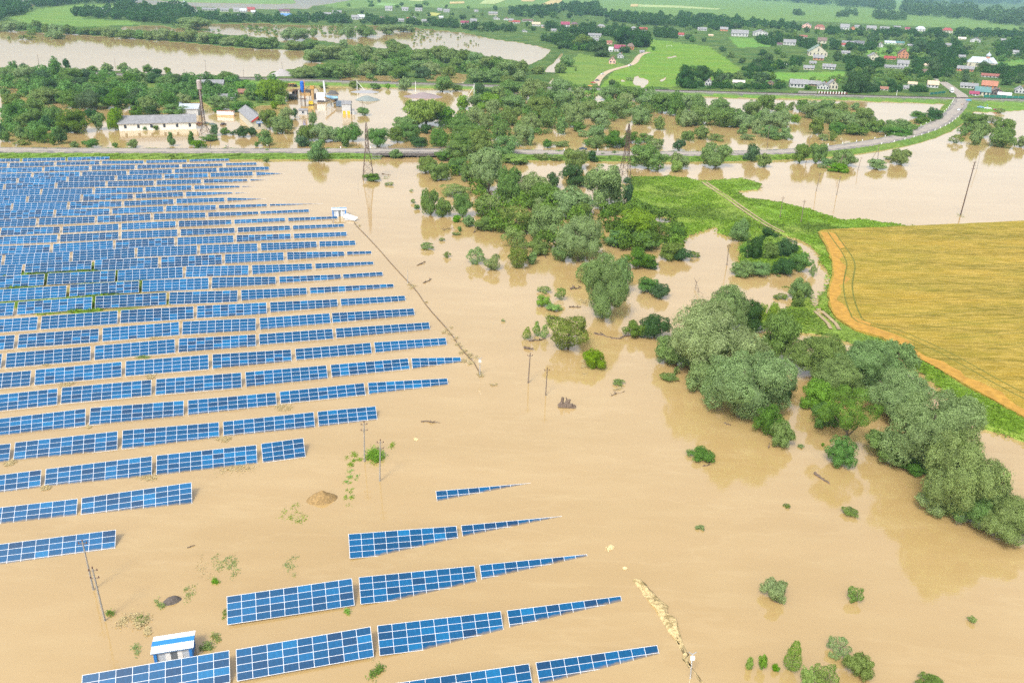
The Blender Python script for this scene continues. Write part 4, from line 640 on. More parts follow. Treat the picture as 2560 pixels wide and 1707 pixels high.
T_('Z1', 'in the thicket along the railway', [(58, 413, 115, 475, 'G'), (138, 428, 195, 485, 'D'), (-5, 448, 105, 555, 'G'), (78, 448, 235, 565, 'W'), (238, 478, 355, 565, 'D'), (323, 388, 412, 525, 'G'), (428, 400, 478, 472, 'D'), (398, 458, 545, 565, 'G'), (468, 528, 625, 605, 'D'), (598, 448, 675, 492, 'G'), (538, 468, 615, 545, 'D'), (688, 428, 772, 492, 'W'), (798, 428, 878, 492, 'W'), (618, 498, 765, 565, 'G'), (748, 518, 905, 585, 'G'), (868, 468, 1005, 565, 'W'), (973, 438, 1038, 502, 'G'), (1038, 463, 1108, 512, 'D'), (1122, 460, 1168, 502, 'B'), (848, 498, 965, 585, 'G'), (998, 498, 1125, 575, 'D'), (1058, 518, 1205, 595, 'G'), (748, 538, 875, 605, 'G'), (1118, 508, 1245, 585, 'D'), (1188, 558, 1325, 665, 'G'), (1388, 543, 1495, 645, 'D'), (1368, 513, 1495, 548, 'G'), (1488, 488, 1595, 565, 'W'), (1578, 538, 1705, 595, 'D'), (1528, 568, 1605, 655, 'G'), (1598, 548, 1725, 625, 'B'), (1738, 535, 1965, 690, 'B', 'large bright tree beside the gravel works'), (1415, 648, 1585, 745, 'G'), (1578, 688, 1745, 765, 'G'), (1878, 648, 1955, 715, 'B'), (1838, 688, 1905, 745, 'B'), (1448, 733, 1535, 768, 'G'), (1575, 723, 1645, 768, 'G'), (180, 500, 280, 590, 'D'), (0, 500, 90, 600, 'G'), (100, 530, 220, 620, 'W'), (280, 540, 400, 630, 'D'), (480, 480, 560, 550, 'G'), (920, 540, 1020, 620, 'G'), (1230, 520, 1340, 600, 'D'), (660, 550, 760, 620, 'G'), (1290, 610, 1370, 680, 'G'), (1660, 600, 1760, 690, 'G')])
T_('Z1', 'round the flooded gravel yard', [(1775, 748, 1905, 885, 'W'), (1858, 788, 1995, 912, 'W'), (1898, 728, 2005, 825, 'W'), (2108, 753, 2168, 855, 'G'), (1988, 738, 2032, 805, 'D'), (2028, 848, 2155, 962, 'W'), (2118, 838, 2305, 965, 'W'), (2198, 868, 2358, 962, 'W'), (1998, 928, 2125, 1003, 'D'), (2098, 950, 2242, 1100, 'G', 'dense green tree overlapping the road left of the left pylon'), (2298, 878, 2395, 1003, 'G'), (1798, 1068, 1842, 1110, 'G'), (1813, 1018, 1848, 1058, 'G'), (300, 1010, 368, 1047, 'G'), (2185, 575, 2245, 605, 'G'), (1940, 800, 2010, 880, 'W')])
# --- along the two lakes
T_('Z1', 'on the lake dyke at the left', [(18, 148, 108, 215, 'W'), (123, 153, 195, 208, 'W'), (198, 138, 290, 217, 'W'), (278, 163, 345, 237, 'W'), (338, 163, 425, 242, 'W'), (313, 215, 430, 268, 'W'), (418, 168, 535, 233, 'W'), (518, 188, 645, 238, 'W'), (618, 188, 725, 243, 'W'), (698, 183, 805, 253, 'W'), (788, 198, 935, 263, 'W'), (918, 213, 995, 268, 'G'), (978, 208, 1065, 273, 'W'), (1048, 193, 1165, 278, 'W'), (1148, 208, 1255, 283, 'W'), (1218, 198, 1355, 288, 'W'), (1338, 223, 1455, 298, 'W'), (1428, 228, 1565, 303, 'W'), (1498, 243, 1645, 313, 'W'), (1598, 238, 1765, 323, 'W'), (1718, 258, 1885, 333, 'W'), (1838, 253, 1915, 333, 'W'), (1938, 273, 2085, 343, 'W'), (2038, 268, 2185, 343, 'W'), (2048, 338, 2205, 423, 'W'), (2148, 298, 2355, 405, 'W'), (1988, 448, 2165, 538, 'W'), (2158, 428, 2358, 533, 'W'), (183, 198, 248, 240, 'S'), (123, 243, 165, 272, 'S'), (160, 240, 235, 272, 'S'), (1908, 188, 2115, 275, 'W'), (1178, 128, 1435, 195, 'W'), (2100, 200, 2170, 250, 'W'), (-30, 160, 40, 215, 'W'), (50, 248, 72, 272, 'S')])
T_('Z2', 'in the wet wood beyond the railway', [(-5, 338, 115, 445, 'W'), (98, 308, 235, 415, 'W'), (208, 328, 335, 425, 'W'), (318, 288, 455, 385, 'W'), (378, 338, 505, 435, 'W'), (468, 328, 605, 425, 'W'), (308, 268, 415, 335, 'W'), (478, 358, 625, 455, 'W'), (618, 313, 765, 425, 'W'), (698, 328, 825, 435, 'W'), (738, 383, 845, 485, 'W'), (798, 338, 905, 425, 'W'), (858, 358, 985, 455, 'W'), (938, 378, 1065, 475, 'W'), (1028, 388, 1165, 485, 'W'), (1068, 408, 1215, 525, 'W'), (1188, 408, 1285, 515, 'W'), (-5, 428, 135, 525, 'W'), (108, 418, 255, 515, 'W'), (238, 408, 365, 515, 'W'), (328, 448, 495, 535, 'G'), (458, 408, 605, 485, 'W'), (558, 418, 705, 505, 'W'), (498, 448, 625, 538, 'D'), (688, 448, 785, 535, 'W'), (868, 468, 1005, 565, 'W'), (958, 458, 1115, 565, 'W'), (1088, 518, 1205, 575, 'W'), (178, 500, 235, 543, 'W'), (-5, 168, 105, 262, 'W'), (98, 168, 255, 250, 'W'), (248, 168, 385, 235, 'W'), (358, 165, 510, 218, 'W'), (-5, 270, 60, 330, 'W'), (200, 380, 290, 450, 'W'), (560, 380, 650, 440, 'W'), (860, 430, 960, 500, 'W'), (390, 395, 470, 455, 'W'), (40, 380, 130, 460, 'W'), (1180, 470, 1280, 560, 'W'), (1300, 450, 1400, 510, 'W'), (1465, 430, 1540, 505, 'W'), (1500, 385, 1600, 460, 'G'), (215, 535, 260, 560, 'S'), (600, 515, 650, 545, 'S'), (60, 555, 140, 605, 'W'), (205, 570, 285, 608, 'W'), (310, 570, 345, 610, 'B'), (770, 575, 840, 622, 'G')])
rs_ = random.Random(11)
def scatter(zone, z, poly, n, wmin, wmax, ks, asp=(.75, 1.05), mind=.55, avoid=()):
    P = pl(z, *poly); xs = [p[0] for p in P]; ys = [p[1] for p in P]; got = []; tries = 0
    while len(got) < n and tries < n * 60:
        tries += 1; x = rs_.uniform(min(xs), max(xs)); y = rs_.uniform(min(ys), max(ys))
        if not inside(P, np.array([x]), np.array([y]))[0]: continue
        w = rs_.uniform(wmin, wmax) * (.75 + .5 * (y - min(ys)) / (max(ys) - min(ys) + 1)); h = w * rs_.uniform(*asp)
        if any(abs(x - a) < mind * (w + c) / 2 and abs(y - b) < mind * (h + c) / 3.2 for a, b, c in got): continue
        if any(x + w * .42 > a0 and x - w * .42 < a1 and y > b0 + 2 and y - h < b1 - (b1 - b0) * .45 for a0, b0, a1, b1 in avoid): continue
        got.append((x, y, w))
        place_tree(x - w / 2, y - h, x + w / 2, y, rs_.choice(ks), zone)
def merged(name, z, belts, k, label=None, avoid=()):
    VV, TTn = [], []; off = 0; j = 0
    for poly, n, wm in belts:
        P = pl(z, *poly); xs = [p[0] for p in P]; ys = [p[1] for p in P]; c = 0; tr = 0
        while c < n and tr < n * 12:
            tr += 1; x = rs_.uniform(min(xs), max(xs)); y = rs_.uniform(min(ys), max(ys))
            if not inside(P, np.array([x]), np.array([y]))[0]: continue
            hw_ = wm * .36565 * .4
            if any(a0 - hw_ * .8 < x < a1 + hw_ * .8 and b1 - (b1 - b0) * .25 < y < b1 + hw_ * 1.7 for a0, b0, a1, b1 in avoid): continue
            c += 1; j += 1; a = wm * rs_.uniform(.7, 1.25) * .36565 * mpp(x, y) / 2; b = a * rs_.uniform(.75, 1.1); g = G(x, y, 0)
            V, tone, *_ = crown_arrays(k, 340, .14, j % 9 + 300); VV.append(V * np.array([a, a, b]) + np.array([g.x, g.y, b * .85])); TTn.append(tone * rs_.uniform(.75, 1.2))
    V = np.concatenate(VV); me = np_mesh(name, V, np.arange(len(V)).reshape(-1, 4)); a = me.attributes.new('tone', 'FLOAT', 'FACE'); a.data.foreach_set('value', np.concatenate(TTn).astype(np.float32)); me.materials.append(LM[k])
    return tag(link(name, me), label, None, None, 'stuff')
merged('distant_woods', 'Z3', [(((-1500, -70), (560, 0), (1240, 45), (1230, 62), (1000, 42), (560, 8)), 153, 60), (((1230, 15), (1440, 45), (1440, 92), (1240, 62)), 51, 60), (((1510, 60), (1900, 80), (2130, 110), (2130, 152), (1900, 135), (1510, 105)), 102, 65), (((2120, 115), (2500, 140), (2500, 195), (2120, 165)), 76, 65), (((1330, 110), (1540, 120), (1540, 150), (1330, 140)), 40, 45), (((-600, -40), (2600, -6), (2600, 8), (1500, 2), (600, -6)), 187, 70), (((770, 90), (860, 95), (850, 118), (780, 112)), 15, 38), (((1080, 85), (1200, 85), (1200, 130), (1080, 130)), 20, 34), (((1100, 20), (2500, 22), (2500, 34), (1100, 30)), 102, 46)], 'D')
merged('distant_forest', 'Z1', [(((215, 15), (560, -30), (850, -20), (860, 30), (600, 28), (225, 62)), 144, 70), (((-100, 50), (215, 60), (215, 90), (60, 130), (-100, 170)), 85, 75), (((510, 95), (800, 100), (820, 140), (600, 130), (520, 120)), 47, 55), (((800, 70), (1300, 75), (1310, 140), (1150, 172), (900, 150), (810, 130)), 127, 65), (((1180, 140), (1420, 140), (1400, 180), (1200, 190)), 44, 50), (((1340, 110), (1500, 112), (1500, 150), (1340, 150)), 27, 50), (((1500, 140), (2352, 130), (2352, 165), (1500, 160)), 119, 45), (((860, 0), (950, 5), (945, 45), (860, 40)), 20, 55)], 'D')
merged('lake_scrub', 'Z1', [(((1650, 190), (1910, 190), (1910, 250), (1700, 240)), 51, 20), (((2110, 180), (2352, 180), (2352, 245), (2170, 250)), 44, 20), (((1340, 215), (1500, 215), (1500, 235)), 8, 22)], 'S')
merged('lake_weeds', 'Z2', [(((470, 200), (640, 210), (700, 260), (620, 300), (500, 320)), 44, 17), (((640, 230), (1000, 270), (1000, 330), (700, 310)), 23, 12)], 'S')

merged('undergrowth', 'Z2', [(((860, 700), (1100, 640), (1300, 660), (1700, 700), (2000, 720), (2352, 760), (2352, 800), (1900, 840), (1700, 800), (1480, 860), (1300, 960), (900, 1000), (610, 990), (620, 900)), 150, 62), (((1230, 590), (1900, 620), (2352, 680), (2352, 730), (1500, 720), (1240, 680)), 70, 55), (((0, 440), (500, 470), (1250, 500), (1250, 530), (700, 525), (0, 520)), 60, 55), (((0, 350), (500, 400), (1100, 470), (1000, 500), (300, 460), (0, 440)), 60, 60), (((1680, 960), (2200, 990), (2200, 1012), (1680, 1010)), 26, 46), (((1290, 1060), (1900, 1070), (1900, 1100), (1290, 1095)), 30, 40)], 'G')
merged('willow_undergrowth', 'Z3', [(((0, 740), (360, 780), (740, 830), (740, 865), (400, 870), (0, 850)), 60, 60), (((820, 760), (1160, 800), (1340, 840), (1300, 870), (900, 810)), 36, 55), (((1010, 880), (1560, 870), (1600, 930), (1420, 930), (1020, 905)), 40, 50), (((1850, 950), (1960, 800), (2060, 860), (1960, 930)), 10, 50)], 'W')
merged('thicket_undergrowth', 'Z1', [(((0, 580), (400, 590), (900, 620), (1300, 600), (1850, 640), (1850, 720), (1300, 700), (900, 740), (480, 720), (0, 640)), 150, 70), (((0, 480), (600, 530), (1400, 540), (1900, 570), (1900, 600), (1000, 580), (0, 560)), 80, 60), (((20, 760), (420, 780), (580, 880), (380, 970), (80, 960), (0, 900)), 60, 70), (((0, 205), (800, 235), (1400, 285), (1900, 325), (1900, 333), (800, 255), (0, 215)), 60, 46)], 'G')
merged('belt_undergrowth', 'Z5', [(((580, 120), (900, 120), (1200, 300), (1450, 420), (1750, 440), (1780, 700), (1480, 720), (1290, 690), (1110, 600), (930, 510), (780, 430), (800, 330)), 50, 120), (((1780, 400), (2180, 420), (2340, 600), (2300, 720), (2100, 760), (1960, 700), (1800, 560)), 36, 110)], 'G')
# taller grass on the meadow, the verge and the embankments
def tall_grass(n=60000):
    r2 = np.random.RandomState(8); c = V[remap[Q]].mean(1); tt = TT[remap[Q]].mean(1); rr = np.hypot(c[:, 0], c[:, 1]); ar = rr ** 1.6
    ok = (c[:, 2] > .25) & (rr < 470) & (c[:, 1] > 60); inw = inside([(p.x, p.y) for p in wp], c[:, 0], c[:, 1]); ok &= ~inw; dro = dist_path(ROADW, c[:, 0], c[:, 1]); ok &= dro > 7.2; dtr = np.minimum(dist_path(TRK, c[:, 0], c[:, 1]), dist_path(TRK2, c[:, 0], c[:, 1])); ok &= dtr > 2.2
    ii = np.where(ok)[0]; p = ar[ii]; ii = r2.choice(ii, n, p=p / p.sum()); P = c[ii] + r2.normal(size=(n, 3)) * np.array([.8, .8, 0]); cl = vnoise(P[:, 0] / 6, P[:, 1] / 6); h = .15 + .55 * cl ** 2 * r2.uniform(.5, 1.4, n); a = r2.uniform(0, 6.3, n); s = r2.uniform(.2, .55, n)
    u = np.stack([np.cos(a) * s, np.sin(a) * s, np.zeros(n)], -1); up = np.stack([r2.normal(size=n) * .12, r2.normal(size=n) * .12, h], -1); b0 = P - np.array([0, 0, .12])
    VV = np.stack([b0 - u, b0 + u, b0 + u * 1.2 + up, b0 - u * 1.2 + up], 1).reshape(-1, 3); me = np_mesh('tall_grass', VV, np.arange(4 * n).reshape(-1, 4)); q = me.attributes.new('tone', 'FLOAT', 'FACE'); q.data.foreach_set('value', (r2.uniform(.75, 1.2, n)).astype(np.float32)); me.materials.append(LM['M']); me.materials.append(LM['S']); me.polygons.foreach_set('material_index', (vnoise(P[:, 0] / 17 + 3, P[:, 1] / 17) + r2.normal(size=n) * .12 > .62).astype(np.int32)); tag(link('tall_grass', me), kind='stuff')
tall_grass()
# ================================================================== BUILDINGS
WALLC = {'white': (.44, .44, .435), 'cream': (.45, .42, .33), 'yellow': (.5, .38, .13), 'grey': (.42, .42, .42), 'brick': (.42, .19, .11), 'pink': (.58, .36, .30), 'orange': (.40, .17, .075), 'dark': (.12, .10, .09), 'brown': (.25, .17, .11), 'green': (.5, .64, .42), 'peach': (.5, .36, .25), 'limewashed': (.66, .64, .57)}
ROOFC = {'grey': (.24, .24, .25), 'darkgrey': (.12, .125, .14), 'lightgrey': (.50, .53, .56), 'red': (.30, .05, .05), 'magenta': (.25, .035, .085), 'redbrown': (.26, .09, .07), 'brown': (.16, .11, .09), 'tan': (.50, .40, .28), 'pale': (.60, .56, .48), 'teal': (.09, .20, .20), 'blue': (.10, .24, .50), 'orange': (.36, .145, .085), 'rust': (.28, .13, .09), 'green': (.20, .27, .22), 'purple': (.13, .07, .09), 'white': (.75, .76, .78), 'silver': (.42, .47, .52)}
M_PANE = simple('window_pane', (.035, .045, .06), .15, var=.1, spec=.5); M_WHITE = simple('white_paint', (.75, .75, .74), .5, var=.04)
def wallm(c): return simple('plaster_' + c, WALLC[c], .85, var=.07, scale=.8)
def roofm(c):
    if 'roof_' + c in _mc: return _mc['roof_' + c]
    m, t, b = nodes('roof_' + c); b.inputs['Roughness'].default_value = .6; q = ROOFC[c]
    n1 = noise(t, .6, 5, .65); w = add(t, 'ShaderNodeTexWave', Scale=2.2, Distortion=.3); tc = t.nodes.new('ShaderNodeTexCoord'); t.links.new(tc.outputs['Object'], w.inputs['Vector'])
    k = mixc(t, ramp(t, n1, (.3, 0.), (.72, 1.)), tuple(x * .72 for x in q), tuple(min(.9, x * 1.25) for x in q)); k = mixc(t, .22, k, w.outputs['Color'], 'MULTIPLY'); t.links.new(k, b.inputs['Base Color']); _mc['roof_' + c] = m; return m
HB = []
def house(z, x0, x1, yt, yb, roof='grey', wall='white', st='e', label=None, zone='', win=None, depth=None, rot=None, floors=1, name='house', cat='house', wallfrac=.55, z0=.6, chim=True):
    X0, Yt = px(z, x0, yt); X1, Yb = px(z, x1, yb); HB.append((X0, Yt, X1, Yb))
    g = G((X0 + X1) / 2, Yb, z0); m_ = mpp((X0 + X1) / 2, Yb, z0); q = g - Vector((0, 0, CAMH)); dep = math.asin(-q.z / q.length); w = (X1 - X0) * m_ * (.85 if cat == 'house' else .95); tot = (Yb - Yt) * m_ * (.86 if cat == 'house' else .96)
    D = depth or max(5.0, min(11, w * .62)) if st != 'g' else depth or w * 1.25
    wf = w; off = (.5 if st == 'e' else .04) * D * sin(dep); hh = max(3.6, (tot - off) / cos(dep)); wh = hh * wallfrac; rh = hh - wh
    az = atan2(g.x, g.y); rz = -az * .8 + (rnd.uniform(-.12, .12) if rot is None else rot)
    R_ = empty(name, (g.x, g.y, z0 - .3), rz); R_.location += Vector((sin(az), cos(az), 0)) * D / 2
    hw, hd = wf / 2, D / 2; b = MB(); ov = min(.6, .06 * wf)
    if st == 'g':                                           # gable towards the camera: ridge along y
        b.v = [(-hw, -hd, 0), (hw, -hd, 0), (hw, hd, 0), (-hw, hd, 0), (-hw, -hd, wh), (hw, -hd, wh), (hw, hd, wh), (-hw, hd, wh), (0, -hd, wh + rh - .05), (0, hd, wh + rh - .05)]
        b.f = [(0, 1, 5, 8, 4), (1, 2, 6, 5), (2, 3, 7, 9, 6), (3, 0, 4, 7)]
        rp = [(-hw - ov, wh - ov * rh / hw), (0, wh + rh), (hw + ov, wh - ov * rh / hw)]; rl = [(-hd - ov), hd + ov]
        P_ = lambda u, y: (u[0], y, u[1])
    else:
        b.v = [(-hw, -hd, 0), (hw, -hd, 0), (hw, hd, 0), (-hw, hd, 0), (-hw, -hd, wh), (hw, -hd, wh), (hw, hd, wh), (-hw, hd, wh), (-hw, 0, wh + rh - .05), (hw, 0, wh + rh - .05)]
        b.f = [(0, 1, 5, 4), (1, 2, 6, 9, 5), (2, 3, 7, 6), (3, 0, 4, 8, 7)]
        rp = [(-hd - ov, wh - ov * rh / hd), (0, wh + rh), (hd + ov, wh - ov * rh / hd)]; rl = [-hw - ov, hw + ov]
        P_ = lambda u, x: (x, u[0], u[1])
    if st == 'h': b.v[8] = (-hw, 0, wh); b.v[9] = (hw, 0, wh)
    b.build('wall', wallm(wall), R_)
    r = MB()
    if st == 'h':
        t_ = min(hd, hw) * .9; r.v = [(-hw - ov, -hd - ov, wh - .1), (hw + ov, -hd - ov, wh - .1), (hw + ov, hd + ov, wh - .1), (-hw - ov, hd + ov, wh - .1), (-max(hw - t_, .01), 0, wh + rh), (max(hw - t_, .01), 0, wh + rh)]; r.f = [(0, 1, 5, 4), (1, 2, 5), (2, 3, 4, 5), (3, 0, 4), (3, 2, 1, 0)]
    else:
        th = .18
        for s_ in (0, 1):
            A, B = rp[s_], rp[s_ + 1]; i = len(r.v)
            for dz in (0, -th):
                for u in (A, B):
                    for l in rl: p = P_(u, l); r.v.append((p[0], p[1], p[2] + dz))
            r.f += [tuple(i + k for k in f) for f in ((0, 1, 3, 2), (4, 6, 7, 5), (0, 4, 5, 1), (2, 3, 7, 6), (0, 2, 6, 4), (1, 5, 7, 3))]
    ro = r.build('roof', roofm(roof), R_)
    if chim and hh > 4.5 and (X1 - X0) > 14:
        c = MB(); c.box(wf * .14, .2, wh + rh * .5, wf * .14 + .7, .9, wh + rh + .7); c.build('chimney', simple('chimney_brick', (.30, .14, .09), .9), ro)
    n = win if win is not None else max(0, min(5, int((X1 - X0) / 8)))
    if (X1 - X0) > 11:
        for f_ in range(floors):
            for i in range(n):
                x = -hw + wf * (i + .5) / n; ww = min(1.3, wf / n * .45); z1 = wh * (f_ + .32) / floors; z2 = wh * (f_ + .78) / floors
                m = MB(); m.box(x - ww / 2, -hd - .04, z1, x + ww / 2, -hd + .05, z2); m.build('window', M_PANE, R_)
        if st == 'g': m = MB(); m.box(-.6, -hd - .04, wh * 1.05, .6, -hd + .05, wh + rh * .5); m.build('window', M_PANE, R_)
    ZH.setdefault(zone, []).append(((X0 + X1) / 2, R_, roof, wall, (X1 - X0), label, cat)); return R_, (w, wh, rh, D)
ZH = {}
def HS(z, zone, items):
    for it in items:
        x0, x1, yt, yb, roof, wall, st = it[:7]; kw = it[8] if len(it) > 8 else {}
        house(z, x0, x1, yt, yb, roof, wall, st, it[7] if len(it) > 7 else None, zone, **kw)
HS('Z3', 'on the upper row of the right village', [(1088, 1155, 160, 212, 'grey', 'white', 'e'), (1165, 1195, 178, 208, 'red', 'brick', 'g'), (1268, 1340, 172, 215, 'grey', 'cream', 'e'), (1362, 1430, 180, 210, 'grey', 'white', 'e'), (1458, 1508, 176, 196, 'grey', 'white', 'e'), (1605, 1675, 178, 217, 'lightgrey', 'white', 'h'), (1535, 1572, 186, 204, 'magenta', 'pink', 'e'), (1785, 1862, 188, 230, 'red', 'cream', 'h'), (915, 990, 167, 205, 'redbrown', 'pink', 'h'), (828, 900, 155, 195, 'grey', 'pink', 'g'), (1108, 1140, 86, 98, 'grey', 'white', 'e'), (1900, 1955, 252, 274, 'pale', 'cream', 'e'), (1980, 2055, 255, 292, 'darkgrey', 'white', 'g'), (2190, 2225, 262, 285, 'grey', 'grey', 'e'), (1190, 1235, 170, 190, 'grey', 'white', 'e')])
HS('Z3', 'on the left of the right-hand village', [(270, 330, 182, 215, 'grey', 'brick', 'e'), (115, 185, 185, 212, 'grey', 'grey', 'e'), (340, 470, 200, 252, 'grey', 'grey', 'e'), (488, 602, 204, 248, 'grey', 'white', 'g'), (700, 792, 265, 312, 'grey', 'white', 'e'), (192, 228, 234, 250, 'tan', 'peach', 'e'), (660, 700, 290, 312, 'purple', 'grey', 'e'), (810, 870, 238, 262, 'redbrown', 'grey', 'e'), (862, 1006, 302, 388, 'green', 'cream', 'g', 'large cream village hall under a wide grey-green gable roof', dict(floors=1, depth=26, wallfrac=.42)), (935, 1000, 252, 300, 'brown', 'cream', 'e'), (905, 985, 370, 415, 'grey', 'brick', 'e'), (968, 1064, 432, 476, 'grey', 'white', 'e'), (840, 918, 442, 480, 'grey', 'cream', 'e'), (880, 932, 414, 440, 'grey', 'grey', 'e'), (1100, 1162, 344, 372, 'grey', 'white', 'e'), (700, 735, 425, 445, 'darkgrey', 'white', 'g')])
HS('Z3', 'in the middle of the right-hand village', [(1185, 1260, 275, 311, 'darkgrey', 'white', 'e'), (1100, 1130, 292, 320, 'red', 'white', 'e'), (1345, 1388, 288, 326, 'grey', 'white', 'g'), (1393, 1472, 276, 306, 'silver', 'green', 'e'), (1468, 1532, 280, 306, 'teal', 'cream', 'e'), (1276, 1364, 358, 414, 'grey', 'cream', 'g', 'cream house with its gable end and chimney facing the railway'), (1390, 1476, 380, 410, 'red', 'brick', 'e'), (1480, 1558, 328, 402, 'purple', 'brick', 'g', 'tall unplastered brick house under a dark purple roof', dict(floors=2)), (1478, 1562, 405, 456, 'grey', 'white', 'e'), (1390, 1532, 442, 471, 'grey', 'white', 'e'), (1700, 1738, 421, 448, 'blue', 'white', 'e'), (1645, 1690, 468, 500, 'brown', 'brown', 'e'), (1785, 1852, 292, 319, 'grey', 'cream', 'e'), (1650, 1700, 430, 455, 'tan', 'grey', 'e'), (1545, 1592, 300, 318, 'grey', 'white', 'e'), (1888, 2008, 445, 490, 'grey', 'brick', 'e'), (2270, 2312, 340, 372, 'grey', 'grey', 'e'), (1100, 1200, 290, 296, 'grey', 'grey', 'e'), (1900, 1950, 372, 398, 'grey', 'grey', 'e')])
HS('Z3', 'beside the level crossing', [(2053, 2182, 498, 532, 'redbrown', 'grey', 'e'), (2053, 2162, 543, 614, 'orange', 'orange', 'e', 'tall house with an orange tiled roof and orange walls beside the crossing'), (1910, 2034, 560, 607, 'grey', 'white', 'e'), (2003, 2112, 583, 657, 'teal', 'cream', 'e', 'cream house under a dark teal roof beside the crossing'), (1973, 2042, 617, 657, 'magenta', 'white', 'e', 'low shop with a crimson roof at the level crossing'), (2112, 2202, 598, 652, 'brown', 'dark', 'g'), (2170, 2260, 628, 661, 'white', 'white', 'e'), (2282, 2354, 583, 642, 'grey', 'grey', 'g'), (1683, 1762, 544, 602, 'tan', 'white', 'e'), (1555, 1620, 555, 585, 'tan', 'grey', 'e'), (1518, 1562, 585, 612, 'grey', 'grey', 'e'), (1363, 1422, 592, 620, 'rust', 'white', 'e')])
HS('Z3', 'beside the railway left of the crossing', [(738, 870, 533, 602, 'grey', 'white', 'e', 'white house with a round-topped dormer facing the railway'), (868, 962, 545, 592, 'grey', 'brown', 'e'), (930, 1022, 560, 614, 'grey', 'white', 'g'), (998, 1074, 538, 614, 'grey', 'cream', 'g', 'tall cream house with a dark attic opening above the railway'), (355, 444, 545, 576, 'pale', 'grey', 'e'), (168, 218, 533, 588, 'grey', 'grey', 'g'), (590, 640, 550, 585, 'brown', 'brown', 'g')])
HS('Z2', 'in the middle village beyond the lake', [(305, 362, 38, 76, 'grey', 'white', 'e', 'leftmost white house in the row on the green slope beyond the lake'), (420, 470, 47, 76, 'grey', 'white', 'e', 'middle white house in the row on the green slope beyond the lake'), (510, 567, 52, 79, 'grey', 'white', 'e', 'right-hand white house in the row on the green slope beyond the lake'), (665, 702, 55, 77, 'grey', 'grey', 'e'), (705, 752, 60, 87, 'grey', 'grey', 'e'), (78, 132, 100, 137, 'grey', 'grey', 'e'), (120, 170, 97, 132, 'lightgrey', 'white', 'e'), (395, 442, 125, 151, 'grey', 'grey', 'e'), (490, 522, 110, 133, 'grey', 'white', 'g'), (675, 707, 108, 129, 'lightgrey', 'white', 'e'), (822, 884, 140, 169, 'magenta', 'white', 'e'), (888, 937, 125, 157, 'grey', 'grey', 'e'), (1010, 1082, 78, 106, 'grey', 'cream', 'e'), (1045, 1094, 112, 137, 'grey', 'white', 'g'), (1118, 1152, 118, 142, 'red', 'white', 'g'), (1150, 1187, 125, 152, 'grey', 'brick', 'e'), (1176, 1234, 138, 162, 'red', 'white', 'e'), (1240, 1325, 130, 152, 'brown', 'grey', 'e'), (1308, 1372, 148, 182, 'tan', 'white', 'e'), (1372, 1402, 168, 192, 'grey', 'peach', 'e'), (1505, 1574, 145, 187, 'magenta', 'white', 'e'), (1572, 1632, 150, 183, 'purple', 'yellow', 'h', 'small bright yellow house in the middle village'), (1752, 1817, 165, 196, 'grey', 'cream', 'h'), (1985, 2027, 180, 206, 'grey', 'grey', 'h'), (2040, 2102, 185, 216, 'red', 'white', 'e', 'white house under a red roof among trees above the meadow'), (1440, 1482, 195, 217, 'grey', 'grey', 'e'), (1243, 1282, 203, 223, 'grey', 'white', 'g'), (1690, 1792, 225, 256, 'grey', 'grey', 'e'), (1725, 1772, 255, 282, 'grey', 'grey', 'e'), (1820, 1862, 275, 306, 'redbrown', 'pink', 'e'), (2310, 2354, 222, 249, 'red', 'white', 'e'), (555, 605, 130, 155, 'grey', 'grey', 'e'), (915, 947, 66, 85, 'grey', 'white', 'e'), (455, 480, 118, 134, 'orange', 'peach', 'e'), (275, 310, 112, 132, 'brown', 'grey', 'e')])
HS('Z2', 'beside the winding gravel road', [(1868, 1955, 301, 356, 'magenta', 'white', 'e', 'white house with a crimson roof beside the winding gravel road', dict(floors=2)), (1955, 2012, 293, 342, 'brown', 'orange', 'h', 'orange house with a brown hipped roof beside the gravel road'), (1893, 1938, 360, 400, 'grey', 'white', 'g', 'small white cottage below the crimson-roofed house'), (1834, 1887, 383, 438, 'brown', 'pink', 'g', 'narrow gabled house with a pale ground floor alone on the meadow'), (2045, 2082, 341, 364, 'grey', 'grey', 'e'), (1835, 1868, 318, 358, 'white', 'grey', 'e')])
HS('C5', 'by the far left village church', [(190, 290, 100, 158, 'tan', 'cream', 'g'), (320, 470, 128, 192, 'tan', 'grey', 'e'), (465, 540, 130, 205, 'orange', 'peach', 'h'), (1058, 1195, 112, 218, 'red', 'grey', 'g', 'steep red-roofed house right beside the far left church'), (1090, 1205, 218, 252, 'white', 'white', 'e'), (1290, 1605, 148, 212, 'grey', 'grey', 'e'), (1645, 1825, 148, 235, 'grey', 'white', 'e'), (1905, 2030, 138, 240, 'grey', 'grey', 'e'), (2030, 2175, 160, 252, 'lightgrey', 'white', 'e'), (2178, 2325, 132, 212, 'redbrown', 'brick', 'e'), (2252, 2350, 198, 262, 'lightgrey', 'white', 'e'), (1478, 1615, 272, 375, 'grey', 'white', 'g'), (1985, 2175, 272, 365, 'grey', 'white', 'e'), (1060, 1175, 268, 335, 'grey', 'grey', 'e'), (1198, 1325, 268, 345, 'grey', 'grey', 'e')])
